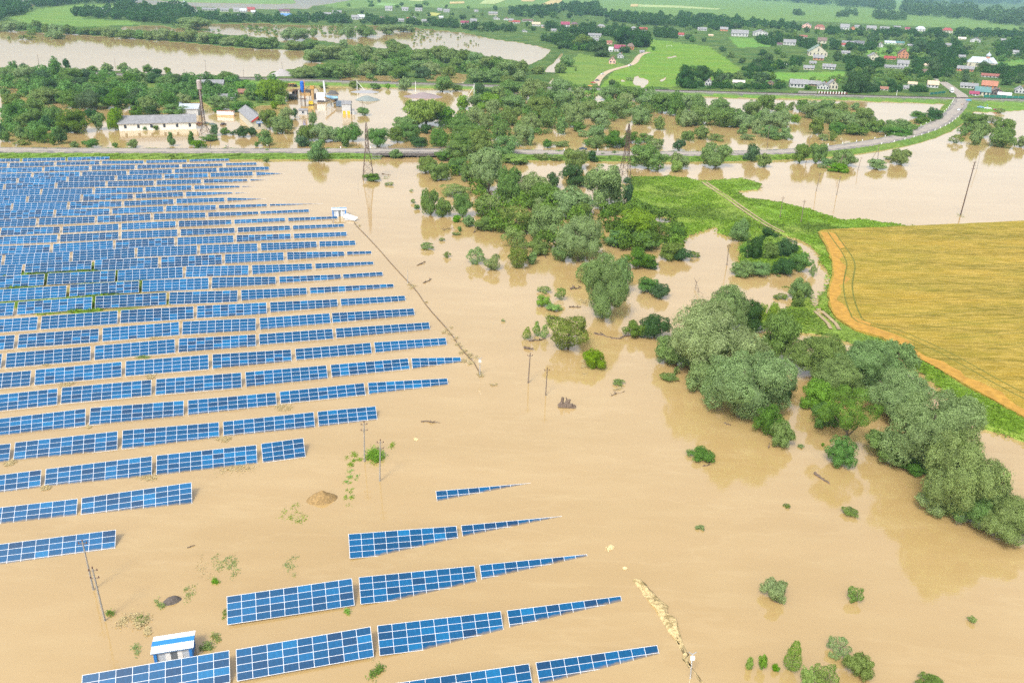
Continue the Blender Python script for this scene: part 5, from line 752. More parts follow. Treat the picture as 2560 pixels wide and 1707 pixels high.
HS('Z1', 'in the far left village', [(655, 768, 50, 74, 'lightgrey', 'grey', 'e', 'long pale greenhouse-like shed on the green hill far left'), (668, 752, 72, 100, 'white', 'white', 'e', 'white-roofed shed below the long pale one far left'), (735, 805, 70, 106, 'grey', 'grey', 'e'), (1690, 1748, 48, 82, 'red', 'brick', 'e'), (1905, 1988, 60, 93, 'purple', 'grey', 'e'), (1918, 2002, 90, 122, 'blue', 'grey', 'e'), (2088, 2142, 103, 131, 'grey', 'white', 'g'), (2213, 2268, 83, 107, 'grey', 'white', 'e'), (1728, 1764, 92, 109, 'lightgrey', 'white', 'e'), (1638, 1694, 55, 86, 'grey', 'white', 'e'), (1600, 1700, 100, 132, 'grey', 'white', 'g'), (2270, 2340, 70, 95, 'grey', 'grey', 'e')])
# --- big individual buildings
o, (w, wh, rh, D) = house('C2', 78, 1158, 548, 770, 'grey', 'limewashed', 'e', 'long cream barn with grey roof standing in the flood', 'round the barns', win=6, depth=13, rot=.03, name='barn', cat='barn', wallfrac=.57, z0=.3, chim=False)
house('C2', 945, 1210, 388, 560, 'silver', 'white', 'e', 'white warehouse with a pale metal roof behind the long barn', 'round the barns', win=0, depth=16, name='warehouse', cat='warehouse', z0=.3, chim=False, wallfrac=.7)
house('C2', 752, 940, 385, 470, 'silver', 'grey', 'e', 'grey metal lean-to half hidden by trees behind the long barn', 'round the barns', win=0, depth=12, name='shed', cat='shed', z0=.3, chim=False)
house('C2', 1262, 1725, 250, 350, 'grey', 'white', 'e', 'wide grey-roofed barn sunk among trees right of the water tower', 'round the barns', win=0, depth=18, name='barn', cat='barn', z0=.3, chim=False)
house('C2', 1245, 1555, 48, 148, 'grey', 'grey', 'e', 'grey-roofed shed near the railway behind the water tower', 'round the barns', win=0, depth=14, name='barn', cat='barn', z0=.3, chim=False)
house('C2', 1765, 1965, 180, 275, 'rust', 'brick', 'e', 'ruined red brick shed among trees near the gravel works', 'round the barns', win=2, depth=9, name='shed', cat='shed', z0=.3, chim=False)
R_, (w, wh, rh, D) = house('C2', 1862, 2085, 560, 765, 'grey', 'cream', 'g', 'cream workshop with a patched grey roof and blue wall sign', 'round the barns', win=1, depth=44, rot=.22, name='workshop', cat='workshop', z0=.3, chim=False, wallfrac=.62)
mb = MB(); mb.box(-w * .2, -D / 2 - .12, wh * .72, w * .46, -D / 2 - .03, wh * .98); sg = mb.build('sign', simple('sign_blue', (.04, .22, .55), .4), R_); mb = MB()
for k in range(7): mb.box(-w * .17 + k * w * .088, -D / 2 - .15, wh * .78, -w * .17 + k * w * .088 + w * .055, -D / 2 - .125, wh * .92)
mb.build('lettering', M_WHITE, sg); mb = MB(); mb.quad((-w / 2 - .7, -D / 2 - .64, wh - .2), (0, -D / 2 - .64, wh + rh + .25), (0, -D / 2 - .64, wh + rh - 1.1), (-w / 2 + .5, -D / 2 - .64, wh - .3)); mb.build('red_gable_board', simple('red_board', (.42, .04, .03), .5), R_)
R_, (w, wh, rh, D) = house('C1', 1450, 1650, 528, 832, 'grey', 'white', 'e', 'white two-storey block with yellow garage doors in the gravel yard', 'gravel yard', win=0, depth=8, name='works_building', cat='works building', z0=.2, chim=False, wallfrac=.82)
for s_ in (-1, 1): mb = MB(); mb.box(s_ * w * .25 - w * .16, -D / 2 - .06, .1, s_ * w * .25 + w * .16, -D / 2 + .04, wh * .34); mb.build('garage_door', simple('yellow_door', (.62, .42, .03), .5), R_)
house('C1', 510, 695, 700, 842, 'grey', 'white', 'e', 'little flat-roofed white hut at the edge of the gravel yard', 'gravel yard', win=1, depth=6, name='hut', cat='hut', z0=.2, chim=False, wallfrac=.85)
house('C1', 1660, 1712, 740, 840, 'grey', 'white', 'e', 'lean-to hut at the right side of the yellow-doored block', 'gravel yard', win=1, depth=4, name='hut', cat='hut', z0=.2, chim=False, wallfrac=.85)
# church with a silver roof and an onion dome
def church(z, x0, x1, ytop, yb, label, zone, dome_c='silver', wallc='cream', roofc='silver'):
    X0, Yt = px(z, x0, ytop); X1, Yb = px(z, x1, yb); HB.append((X0, Yt, X1, Yb)); g = G((X0 + X1) / 2, Yb, .6); m_ = mpp((X0 + X1) / 2, Yb, .6); w = (X1 - X0) * m_; D = w * .6; az = atan2(g.x, g.y)
    R_ = empty('church', (g.x, g.y, .3), -az * .8); R_.location += Vector((sin(az), cos(az), 0)) * D / 2
    hw, hd = w / 2, D / 2; wh = w * .17; rh = w * .19; b = MB(); b.box(-hw, -hd * .7, 0, hw, hd * .7, wh); b.box(-w * .02, -hd * 1.05, 0, w * .34, -hd * .7, wh); b.build('wall', wallm(wallc), R_)
    r = MB(); e = .5; y_ = hd * .7 + e; r.v = [(-hw - e, -y_, wh - .1), (hw + e, -y_, wh - .1), (hw + e, y_, wh - .1), (-hw - e, y_, wh - .1), (-hw * .72, 0, wh + rh), (hw * .68, 0, wh + rh)]; r.f = [(0, 1, 5, 4), (1, 2, 5), (2, 3, 4, 5), (3, 0, 4), (3, 2, 1, 0)]
    i = len(r.v); xa, xb, xm = -w * .05, w * .37, w * .16; r.v += [(xa, -hd * 1.12, wh - .05), (xb, -hd * 1.12, wh - .05), (xm, -hd * 1.12, wh + rh * .85), (xm, 0, wh + rh * .85), (xa, -hd * .3, wh), (xb, -hd * .3, wh)]; r.f += [(i, i + 2, i + 3, i + 4), (i + 1, i + 5, i + 3, i + 2), (i, i + 1, i + 2)]
    r.build('roof', roofm(roofc), R_); cx = w * .16; dr_ = w * .075; zb = wh + rh * .7
    d = MB(); d.lathe([(dr_ * .92, zb), (dr_ * .92, zb + w * .085)], 12, (cx, 0)); dm = d.build('drum', wallm('brick' if wallc == 'cream' else 'white'), R_)
    d = MB(); zt = zb + w * .085; d.lathe([(dr_ * 1.1, zt), (dr_ * 1.25, zt + dr_ * .5), (dr_ * 1.05, zt + dr_ * 1.0), (dr_ * .5, zt + dr_ * 1.45), (dr_ * .18, zt + dr_ * 1.7), (dr_ * .2, zt + dr_ * 2.0), (dr_ * .05, zt + dr_ * 2.3)], 14, (cx, 0)); dome = d.build('dome', roofm(dome_c), R_)
    c = MB(); zz = zt + dr_ * 2.2; c.box(cx - .08, -.08, zz, cx + .08, .08, zz + 2.2); c.box(cx - .6, -.08, zz + 1.3, cx + .6, .081, zz + 1.5); c.build('cross', simple('gilded', (.6, .5, .2), .3, .8), dome)
    for k in range(5): mb = MB(); x = -hw + w * (k + .5) / 5; y = -hd * .7 if not (-.02 * w < x < .34 * w) else -hd * 1.05; mb.box(x - .5, y - .05, wh * .25, x + .5, y + .04, wh * .75); mb.build('window', M_PANE, R_)
    tag(R_, label, 'church')
church('Z3', 1966, 2148, 340, 462, 'cream church with a silver roof and onion dome in the right-hand village', '')
church('C5', 765, 1058, 0, 185, 'white church with a pale dome in the far left village', '', 'silver', 'white', 'silver')
# labels of the houses
for zone, L in ZH.items():
    L.sort(key=lambda q: q[0]); cnt = {}
    for x, R_, roof, wall, w, lab, cat in L: cnt.setdefault((roof, wall), []).append(R_)
    for x, R_, roof, wall, w, lab, cat in L:
        same = cnt[(roof, wall)]; rn = {'lightgrey': 'light grey', 'darkgrey': 'dark grey', 'redbrown': 'red-brown'}.get(roof, roof)
        if not lab:
            k = same.index(R_) + 1; pre = '' if len(same) == 1 else '%s from left of the ' % ordinal(k)
            lab = '%s %s-walled %s-roofed %s %s' % ('the' if not pre else pre.strip(), wall, rn.replace(' ', '-'), 'houses' if pre else 'house', zone); lab = lab.replace('the the', 'the')
            if lab.startswith('the '): lab = lab[4:]
        tag(R_, lab, cat, 'houses ' + zone if cat == 'house' else None)
# village trees, kept clear of the houses
vill = [('village trees beyond the lake', 'Z2', ((0, 90), (500, 105), (900, 120), (1300, 150), (1480, 190), (1480, 225), (1000, 235), (600, 195), (0, 165)), 34, 15, 26), ('village trees above the green slope', 'Z2', ((20, 20), (100, 10), (560, 30), (760, 40), (1000, 60), (1480, 70), (1480, 130), (900, 110), (620, 95), (240, 62), (20, 55)), 22, 14, 26), ('village trees in the middle village', 'Z2', ((1480, 50), (1800, 80), (2340, 140), (2340, 260), (2130, 265), (2100, 340), (1980, 300), (1820, 290), (1700, 380), (1500, 360), (1330, 270), (1480, 215)), 58, 18, 34),
        ('village trees left of the big hall', 'Z3', ((0, 100), (250, 130), (560, 160), (800, 190), (1040, 220), (1060, 330), (800, 330), (560, 300), (330, 250), (200, 270), (380, 400), (640, 360), (830, 420), (830, 500), (500, 500), (400, 440), (270, 370), (190, 310), (0, 280)), 46, 20, 36), ('village trees in the middle gardens', 'Z3', ((1040, 200), (1700, 230), (2352, 220), (2352, 420), (2150, 440), (2150, 500), (1900, 520), (1700, 480), (1560, 470), (1300, 450), (1060, 430), (1060, 330)), 66, 22, 40), ('village trees behind the level crossing', 'Z3', ((1120, 480), (1500, 470), (1900, 500), (2352, 480), (2352, 600), (2200, 590), (1880, 560), (1800, 610), (1650, 620), (1300, 630), (1130, 610)), 40, 26, 44), ('village trees along the railway', 'Z3', ((0, 470), (220, 480), (330, 540), (480, 520), (740, 560), (1120, 620), (1120, 645), (700, 620), (0, 610)), 30, 26, 44)]
for nm, z, poly, n, a_, b_ in vill: scatter(nm, z, poly, int(n * 1.3), a_ * .55, b_ * .6, 'DDDGDG', avoid=HB, mind=.42)
T_('Z3', 'village trees singled out', [(1112, 470, 1290, 635, 'D', 'great dark tree above the railway left of the crossing'), (1615, 355, 1692, 432, 'L', 'rusty yellowish round tree left of the silver-roofed church'), (-20, 440, 110, 600, 'D', 'tall dark tree at the edge of the green sports meadow'), (100, 445, 230, 560, 'D'), (1695, 395, 1800, 520, 'D'), (1575, 270, 1700, 380, 'D'), (225, 500, 340, 590, 'D')])
T_('Z2', 'village trees singled out', [(1850, 185, 2010, 300, 'D', 'tall dark tree behind the crimson-roofed roadside house'), (1950, 195, 2125, 320, 'D'), (1700, 300, 1850, 390, 'D'), (1905, 310, 1985, 365, 'D'), (1590, 230, 1720, 330, 'W'), (1465, 430, 1545, 502, 'W'), (2130, 318, 2158, 350, 'G'), (1838, 540, 1888, 588, 'D', 'round dark bush beside the flooded meadow puddle'), (1950, 528, 2010, 556, 'S'), (1605, 455, 1620, 490, 'C')])
def hide(b): return b
merged('garden_thickets', 'Z3', [(((0, 110), (250, 140), (560, 165), (800, 195), (820, 215), (500, 195), (200, 215), (0, 190)), 202, 44), (((600, 255), (1040, 330), (1040, 350), (700, 340), (500, 290)), 85, 44), (((420, 480), (830, 420), (830, 470), (450, 510)), 72, 44), (((1000, 215), (1800, 232), (2352, 235), (2352, 262), (1700, 262), (1000, 245)), 236, 41), (((1060, 320), (1350, 325), (1350, 350), (1060, 350)), 58, 44), (((1130, 420), (1380, 425), (1380, 470), (1130, 500)), 72, 48), (((1600, 440), (1900, 420), (1900, 520), (1620, 560)), 135, 50), (((2010, 465), (2352, 500), (2352, 570), (2200, 545), (2010, 495)), 85, 50), (((1130, 600), (1680, 615), (1680, 640), (1130, 638)), 135, 37), (((0, 590), (740, 605), (740, 622), (0, 612)), 118, 37), (((1560, 300), (1890, 320), (1960, 420), (1700, 400)), 135, 50), (((2160, 280), (2352, 300), (2352, 400), (2180, 400)), 85, 46)], 'D', None, HB)
merged('village_shrubbery', 'Z3', [(((0, 100), (1040, 215), (2352, 225), (2352, 430), (1900, 420), (1300, 420), (1060, 420), (1060, 330), (560, 300), (330, 250), (200, 250), (0, 240)), 252, 30), (((1130, 480), (2352, 480), (2352, 600), (1900, 560), (1130, 620)), 135, 34), (((850, 560), (1130, 520), (1130, 620), (900, 615)), 22, 34)], 'G', None, HB)
merged('garden_hedges', 'Z2', [(((0, 130), (500, 150), (900, 175), (1200, 200), (1200, 225), (800, 200), (400, 175), (0, 165)), 202, 39), (((1250, 170), (1480, 190), (1720, 200), (1980, 220), (2100, 260), (1980, 265), (1600, 235), (1300, 215)), 168, 44), (((1450, 250), (1700, 280), (1830, 330), (1790, 370), (1540, 345), (1440, 300)), 146, 48), (((1150, 85), (1480, 60), (1480, 110), (1200, 120)), 135, 41), (((1500, 55), (1760, 60), (1800, 120), (1600, 100)), 101, 48), (((1850, 115), (2352, 140), (2352, 185), (2100, 180), (1850, 150)), 168, 46), (((2150, 230), (2352, 245), (2352, 275), (2160, 262)), 72, 39)], 'D', None, HB)
SEQ = {'W': 'grey-green willow', 'G': 'mid-green tree', 'D': 'dark green tree', 'B': 'bright green tree', 'P': 'drooping tree', 'L': 'thin light-green tree', 'C': 'pointed tree', 'S': 'low olive-green bush', 'Y': 'pointed sapling'}
for zone, L in ZONES.items():
    cnt = {}
    for q in sorted(L, key=lambda q: q[0]): cnt.setdefault((q[3], 'bush' if q[3] == 'S' else q[4]), []).append(q)
    for (k, cat), S in cnt.items():
        unl = [q for q in S]
        for i, (x, y, o, k_, c_, h, lab) in enumerate(unl):
            nm = SEQ[k] if cat != 'bush' else {'G': 'mid-green bush', 'D': 'dark green bush', 'B': 'bright green bush', 'S': 'low olive-green bush', 'L': 'thin straggly bush', 'C': 'pointed sapling'}.get(k, 'bush')
            if cat == 'willow bush': nm = 'grey-green willow bush'
            ph = zone if not zone.startswith('village trees') else 'among ' + zone
            if not lab: cat == cat; lab = '%s %s' % (nm, ph) if len(unl) == 1 else '%s from left of the %s %s' % (ordinal(i + 1), nm + ('es' if nm.endswith('bush') else 's'), ph)
            tag(o, lab, c_, ('trees ' + zone) if not zone.startswith('village') else zone)
# ================================================================== PYLONS, POLES, CABINS, WORKS
M_RUST = simple('rusty_steel', (.115, .075, .06), .7, .3, .35, 2.0); M_CONC = simple('concrete', (.26, .245, .22), .85, 0, .15, 2); M_WOOD = simple('weathered_wood', (.17, .13, .10), .9, 0, .3, 3)
M_BLUE = simple('blue_paint', (.03, .20, .56), .45, 0, .08); M_PALEBLUE = simple('pale_blue_steel', (.20, .36, .50), .5, .2, .2)
def lattice(name, g, h, prof, nlev, arms, label, cat, mat=M_RUST, rz=.25, thick=.12):
    R_ = empty(name, (g.x, g.y, 0), rz); def_w = lambda z: np.interp(z / h, [p[0] for p in prof], [p[1] for p in prof]); cn = ((-1, -1), (1, -1), (1, 1), (-1, 1))
    zs = [h * p[0] for p in prof]
    for sx, sy in cn:
        mb = MB()
        for a, b in zip(zs[:-1], zs[1:]): mb.tube((sx * def_w(a), sy * def_w(a), a - (1.5 if a == 0 else 0)), (sx * def_w(b), sy * def_w(b), b), thick, n=4)
        mb.build('leg', mat, R_)
    mb = MB(); lev = [h * (1 - (1 - k / nlev) ** 1.25) * .97 for k in range(nlev + 1)]
    for a, b in zip(lev[:-1], lev[1:]):
        wa, wb = def_w(a), def_w(b)
        for (x0, y0), (x1, y1) in zip(cn, cn[1:] + cn[:1]):
            mb.tube((x0 * wa, y0 * wa, a), (x1 * wb, y1 * wb, b), thick * .5, n=4); mb.tube((x1 * wa, y1 * wa, a), (x0 * wb, y0 * wb, b), thick * .5, n=4); mb.tube((x0 * wb, y0 * wb, b), (x1 * wb, y1 * wb, b), thick * .5, n=4)
    mb.build('bracing', mat, R_)
    for zf, L in arms:
        mb = MB(); z = h * zf; w = def_w(z)
        for s_ in (-1, 1):
            for q in (-1, 1): mb.tube((q * w, s_ * w, z), (0, s_ * L, z + .2), .09, n=4); mb.tube((q * w, s_ * w, z + 1.6), (0, s_ * L, z + .2), .08, n=4)
            mb.tube((0, s_ * L, z + .2), (0, s_ * L, z - 1.3), .1, n=5)
        mb.build('cross_arm', mat, R_)
    return tag(R_, label, cat)
PRO = ((0, 1.0), (.30, .62), (.55, .30), (.80, .24), (1, .02))
for (bx, by, tx, ty, label) in ((921, 447, 916, 305, 'rusty lattice pylon standing in open water left of the bridge'), (1561, 450, 1570, 310, 'rusty lattice pylon beside the dome-shaped willow, right of the bridge')):
    g = G(bx, by); h = solve_h(g, ty); hw = 14 * mpp(bx, by)
    lattice('pylon', g, h, [(a, b * hw if b > .1 else .15) for a, b in PRO], 9, ((.56, 3.6), (.70, 4.6), (.84, 3.4)), label, 'pylon')
g = G(*px('Z1', 1405, 935)); h = solve_h(g, px('Z1', 1375, 560)[1])
R_ = lattice('water_tower', G(*px('Z1', 1403, 925)), h * .97, [(0, 3.0), (.22, .8), (.5, .62), (.8, .5), (1, .45)], 12, (), 'tall rusty water tower with a grey tank top beside the long barn', 'water tower', rz=.1, thick=.12)
mb = MB(); hh = h * .97; mb.lathe([(.6, hh - 4), (1.3, hh - 3.4), (1.3, hh + .8), (.9, hh + 1.3), (.2, hh + 1.5)], 12); mb.lathe([(.55, h * .45), (.55, hh - 3.9)], 10); mb.build('tank', simple('tank_grey', (.35, .30, .28), .6, .1), R_)
def pole(z, xt, yt, xb, yb, label, r=.16, arms=1, mat=None, z0=0.0, strut=None, lamp=False, name='utility_pole', cat='pole', group='utility poles', insul=True):
    bx, by = px(z, xb, yb); tx, ty = px(z, xt, yt); g = G(bx, by, z0); h = solve_h(g, ty); R_ = empty(name, (g.x, g.y, z0))
    t_ = None; m_ = mpp(tx, ty, z0); vx = proj_np(np.array([[g.x, g.y, h]]))[0][0]; lean = (tx - vx) * mpp(bx, by, z0); lean = max(-h * .12, min(h * .12, lean)); L = h - z0
    mb = MB(); mb.tube((-lean / L * 2, 0, -2), (lean, 0, L), r * 1.15, r * .75, 8); mb.build('shaft', mat or M_WOOD, R_)
    for a in range(arms):
        mb = MB(); zz = L - .35 - a * 1.3; xx = lean * zz / L; mb.tube((xx - .62, -.1, zz), (xx + .62, .1, zz), .06, n=5); ca = mb.build('cross_arm', M_WOOD, R_)
        if insul:
            for s_ in (-.55, .55): mb = MB(); mb.lathe([(.05, zz), (.09, zz + .12), (.09, zz + .28), (.03, zz + .34)], 6, (xx + s_, s_ * .1)); mb.build('insulator', simple('brown_glaze', (.11, .05, .04), .3), ca)
    if insul and arms: mb = MB(); mb.lathe([(.05, L), (.1, L + .15), (.1, L + .35), (.03, L + .4)], 6, (lean, 0)); mb.build('insulator', simple('brown_glaze', (.11, .05, .04), .3), R_)
    if strut: mb = MB(); mb.tube((strut, .3, -1), (lean * .85, 0, L * .85), r * .8, n=6); mb.build('strut', mat or M_WOOD, R_)
    if lamp:
        mb = MB(); mb.box(lean - .28, -.35, L - .75, lean + .28, -.05, L - .25); mb.build('lamp_head', M_WHITE, R_); mb = MB(); mb.tube((lean, 0, L - .05), (lean - .55, 0, L + .35), .07, n=5); mb.tube((lean, 0, L - .05), (lean + .45, 0, L + .4), .07, n=5); mb.build('bracket', M_STEEL, R_)
    return tag(R_, label, cat, group)
pole('Z10', 563, 310, 640, 640, 'concrete power pole overlapping the panel row at lower left', .13, 1, M_CONC); pole('Z10', 632, 495, 718, 850, 'concrete power pole below its twin in the lower-left water', .13, 2, M_CONC)
pole('B2', 1507, 355, 1511, 710, 'concrete pole at the left end of the leafy clump', .13, 2, M_CONC); pole('Z8', 275, 825, 272, 1100, 'concrete pole at the right of the leafy clump', .13, 2, M_CONC)
pole('Z8', 1300, 235, 1287, 430, 'wooden pole in mid-stream with debris at its head, left of two', .15); pole('Z8', 1417, 335, 1406, 515, 'wooden pole in mid-stream left of the floating stump', .13)
pole('Z6', 335, 640, 320, 775, 'thin pole in the water left of the copse', .15, 1); pole('Z6', 465, 668, 460, 742, 'short pole half hidden by the copse', .13, 1); pole('Z6', 705, 312, 682, 452, 'left of two wooden poles on the green meadow', .15, 1, None, .6); pole('Z6', 852, 335, 825, 485, 'right of two wooden poles on the green meadow', .15, 1, None, .6)
pole('Z6', 960, 145, 930, 270, 'left of two poles in the water north of the meadow', .15); pole('Z6', 1097, 170, 1070, 295, 'right of two poles in the water north of the meadow', .15); pole('Z6', 1240, 40, 1215, 128, 'small pole in the water beside the leaning bushes', .13); pole('Z6', 2017, 68, 1918, 432, 'tall dark stacked pole in the water above the wheat field', .24, 3, M_RUST); pole('Z6', 2055, -5, 2030, 118, 'pale pole in the flood behind the tall dark one', .13, 1, M_CONC)
pole('Z3', 610, 870, 595, 1016, 'pole behind the road right of the blackish green tree', .16); pole('Z3', 890, 935, 868, 1082, 'pole before the road among the willows', .16); pole('Z3', 1358, 1000, 1352, 1090, 'strutted pole in the water below the road', .16, 1, None, 0, -3.5); pole('Z3', 1115, 1060, 1085, 1170, 'strutted pole among bushes in the water below the road', .16, 1, None, 0, -4)
for xt, yt, xb, yb, l in ((255, 376, 268, 450, 'leaning pole in the left lake near its left end'), (783, 406, 790, 472, 'pole in the left lake beside two rounded willows'), (1402, 416, 1408, 492, 'tallest pole in the middle of the left lake\'s near shore'), (1258, 476, 1260, 522, 'short pole at the left lake\'s near shore'), (1926, 430, 1932, 492, 'pole by the grey spit at the left lake\'s right end'), (1663, 480, 1664, 527, 'pole by the railway at the left lake')): pole('Z1', xt, yt, xb, yb, l, .15)
pole('C1', 1335, 290, 1342, 545, 'dark pole at the end of the pale blue tank', .15); pole('C1', 300, 850, 305, 1045, 'pale pole by the willows at the gravel yard', .15, 0, M_CONC); pole('C1', 460, 750, 460, 925, 'grey pole by the little white hut', .15, 0, M_CONC); pole('C1', 1875, 535, 1878, 690, 'strutted pole in front of the gravel heap', .15, 1, None, 0, 2.5)
for z, xt, yt, xb, yb, st, l in (('Z2', 115, 548, 118, 612, 6, 'white A-shaped railway pole by the gravel heaps'), ('Z2', 515, 556, 517, 620, None, 'white railway pole between the two pale willows'), ('Z2', 917, 572, 917, 706, -8, 'tall white strutted railway pole beside the dark tree'), ('Z3', 1487, 618, 1478, 662, None, 'grey signal mast beside the railway')): pole(z, xt, yt, xb, yb, l, .2, 1, M_WHITE, .8, st, insul=False)
pole('Z8', 957, 266, 957, 380, 'grey camera mast at the end of the debris line', .12, 0, M_STEEL, lamp=True, name='lamp_post', cat='lamp post', group='fence masts'); pole('B7', 2018, 700, 1993, 930, 'grey mast with a white lamp in the foam, bottom', .1, 0, M_STEEL, lamp=True, name='lamp_post', cat='lamp post', group='fence masts'); pole('Z5', 463, 803, 463, 900, 'thin grey stake along the debris line', .09, 0, M_STEEL, name='stake', cat='stake', group='fence masts'); pole('Z5', 122, 200, 123, 258, 'short stake in the water left of the pylon', .08, 0, M_STEEL, name='stake', cat='stake', group='fence masts')
# guard posts along the road
gp = MB(); gp.prism([(-.16, -.12), (.16, -.12), (.16, .12), (-.16, .12)], 0, .95); gpm = gp.mesh('guard_post'); gpm.materials.append(M_WHITE)
def guards(side, xa, xb, step):
    acc = 0; last = None
    for a, b in zip(ROADW[:-1], ROADW[1:]):
        d = b - a; d.z = 0; L = d.length; acc += L
        if acc >= step:
            acc = 0; d.normalize(); w = Vector((-d.y, d.x, 0)) * side; p = a + w; x = proj_np(np.array([[p.x, p.y, 2.]]))[0][0]
            if xa < x < xb: o = link('guard_post', gpm); o.location = (p.x, p.y, ROADZ - .35); o.rotation_euler = (0, 0, atan2(d.y, d.x)); o.scale = (1.25, 1.25, 1.25); tag(o, 'white guard post along the edge of the road embankment', 'guard post', 'white guard posts along the road')
guards(6.1, 850, 985, 11); guards(6.1, 1395, 1650, 14); guards(6.1, 2060, 2395, 7); guards(-6.1, 2200, 2400, 8)
M_BRIDGE = simple('stained_concrete', (.15, .135, .125), .85, 0, .3, 1)
# bridge under the road
g0, g1 = G(950, 376.6, ROADZ), G(1138, 377.8, ROADZ); Lb = (g1 - g0).length; mid = (g0 + g1) / 2; R_ = empty('bridge', (mid.x, mid.y, 0), atan2(g1.y - g0.y, g1.x - g0.x))
mb = MB(); mb.box(-Lb / 2 - 4, -6.3, 1.0, Lb / 2 + 4, 6.3, ROADZ - .3); mb.build('deck', M_BRIDGE, R_)
for s_ in (-1, 1):
    mb = MB(); mb.box(-Lb / 2 - 2, s_ * 6.5 - .15, ROADZ - .3, Lb / 2 + 2, s_ * 6.5 + .15, ROADZ + .05); 
    for k in range(15): x = -Lb / 2 + Lb * k / 14; mb.box(x - .07, s_ * 6.5 - .07, ROADZ + .05, x + .07, s_ * 6.5 + .07, ROADZ + .8)
    for zz in (.35, .75): mb.box(-Lb / 2, s_ * 6.5 - .05, ROADZ + zz, Lb / 2, s_ * 6.5 + .05, ROADZ + zz + .08)
    mb.build('railing', M_BRIDGE, R_)
for x in (-Lb * .32, 0, Lb * .32): mb = MB(); mb.box(x - .6, -5.5, -3, x + .6, 5.5, .99); mb.build('pier', M_BRIDGE, R_)
tag(R_, 'low grey concrete road bridge nearly level with the brown flood', 'bridge')
# blue and white cabins of the solar park
def cabin(c, rz, w, d, h, label, sc=1.0):
    R_ = empty('transformer_cabin', c, rz); R_.scale = (sc,) * 3; hw, hd = w / 2, d / 2
    mb = MB(); mb.box(-hw, -hd, -1.2, hw, hd, h); mb.build('wall', simple('cabin_grey', (.46, .50, .55), .45, 0, .05), R_)
    for sx in (-1, 1):
        for sy in (-1, 1): mb = MB(); x0 = sx * hw - (0 if sx < 0 else .35); mb.box(x0 - (.03 if sx < 0 else -.0), sy * (hd + .03) - .18, -1.2, x0 + .35 + (.03 if sx > 0 else 0), sy * (hd + .03) + .18, h - .01); mb.build('corner_post', M_BLUE, R_)
    mb = MB(); mb.box(hw + .004, -hd + .16, -1.2, hw + .02, hd - .16, h - .02); mb.build('side_panel', M_BLUE, R_)
    r = MB(); e = .3; hr = .16; n = 22; Y0, Y1 = -hd - e, -.42; x0, x1 = -hw - e, hw + e
    for s_ in (-1, 1):
        for k in range(n):
            a = x0 + (x1 - x0) * k / n; b = x0 + (x1 - x0) * (k + .5) / n; c2 = x0 + (x1 - x0) * (k + 1) / n
            ya, yb = s_ * (hd + e), s_ * .42; r.quad((a, ya, h), (b, ya, h), (b, yb, h + hr), (a, yb, h + hr)); r.quad((b, ya, h + .05), (c2, ya, h + .05), (c2, yb, h + hr + .05), (b, yb, h + hr + .05))
            r.quad((b, ya, h), (b, ya, h + .05), (b, yb, h + hr + .05), (b, yb, h + hr)); r.quad((c2, ya, h + .05), (c2, ya, h), (c2, yb, h + hr), (c2, yb, h + hr + .05))
    ro = r.build('roof', simple('white_metal_roof', (.74, .77, .80), .4, 0, .03), R_); mb = MB(); mb.box(x0, -.42, h + hr - .02, x1, .42, h + hr + .12); mb.build('ridge_cap', M_BLUE, ro)
    mb = MB(); mb.box(x0 + .02, -hd - e - .02, h - .14, x1 - .02, hd + e + .02, h - .004); mb.build('eaves_board', simple('eaves_blue', (.10, .18, .30), .5), R_)
    for x in (-.95, .55): mb = MB(); mb.box(x, -hd - .05, -1.1, x + .5 + .12, -hd + .03, h - .25); mb.build('door', M_WHITE, R_)
    mb = MB(); mb.box(-.33, -hd - .04, -1.1, .55, -hd + .03, h - .25); mb.build('door_recess', simple('dark_grille', (.14, .16, .18), .5), R_)
    return tag(R_, label, 'cabin')
A_, B_ = G(*px('B5', 668, 512), 2.2), G(*px('B5', 1075, 448), 2.2); w_c = (B_ - A_).length; an = atan2(B_.y - A_.y, B_.x - A_.x); c_ = (A_ + B_) / 2; dd = Vector((-sin(an), cos(an), 0))
C_ = G(*px('B5', 695, 345), 2.25); dep_c = (C_ - A_).dot(dd); cc = c_ + dd * dep_c / 2
cabin((cc.x, cc.y, 0), an, w_c - .6, dep_c - .6, 2.2, 'blue and white transformer cabin behind the lower-left panels')
A_, B_ = G(*px('C4', 165, 790), 2.6), G(*px('C4', 800, 770), 2.6); w_c = (B_ - A_).length; an = atan2(B_.y - A_.y, B_.x - A_.x); c_ = (A_ + B_) / 2; dd = Vector((-sin(an), cos(an), 0)); cc = c_ + dd * 1.6
cabin((cc.x, cc.y, 0), an, w_c - .4, 3.2, 2.6, 'blue and white cabin at the far corner of the big array')
# toppled white canopy beside it
A_ = G(*px('C4', 985, 1215)); R_ = empty('toppled_shed', (A_.x, A_.y, 0), -.35); mb = MB(); mb.v = [(-2.9, -.9, .9), (2.7, -1.3, .45), (2.9, .7, 1.2), (-2.6, 1.3, 1.9)]; mb.v += [(x, y, z - .2) for x, y, z in mb.v]; mb.f = [(0, 1, 2, 3), (7, 6, 5, 4), (0, 4, 5, 1), (1, 5, 6, 2), (2, 6, 7, 3), (3, 7, 4, 0)]; mb.build('roof', simple('dirty_white', (.52, .52, .50), .6, 0, .15), R_)
mb = MB(); mb.box(-2.1, -.8, -.6, 1.9, .8, .4); mb.build('wall', simple('shed_grey', (.5, .52, .55), .6), R_); tag(R_, 'toppled white shed half under water beside the far cabin', 'shed')
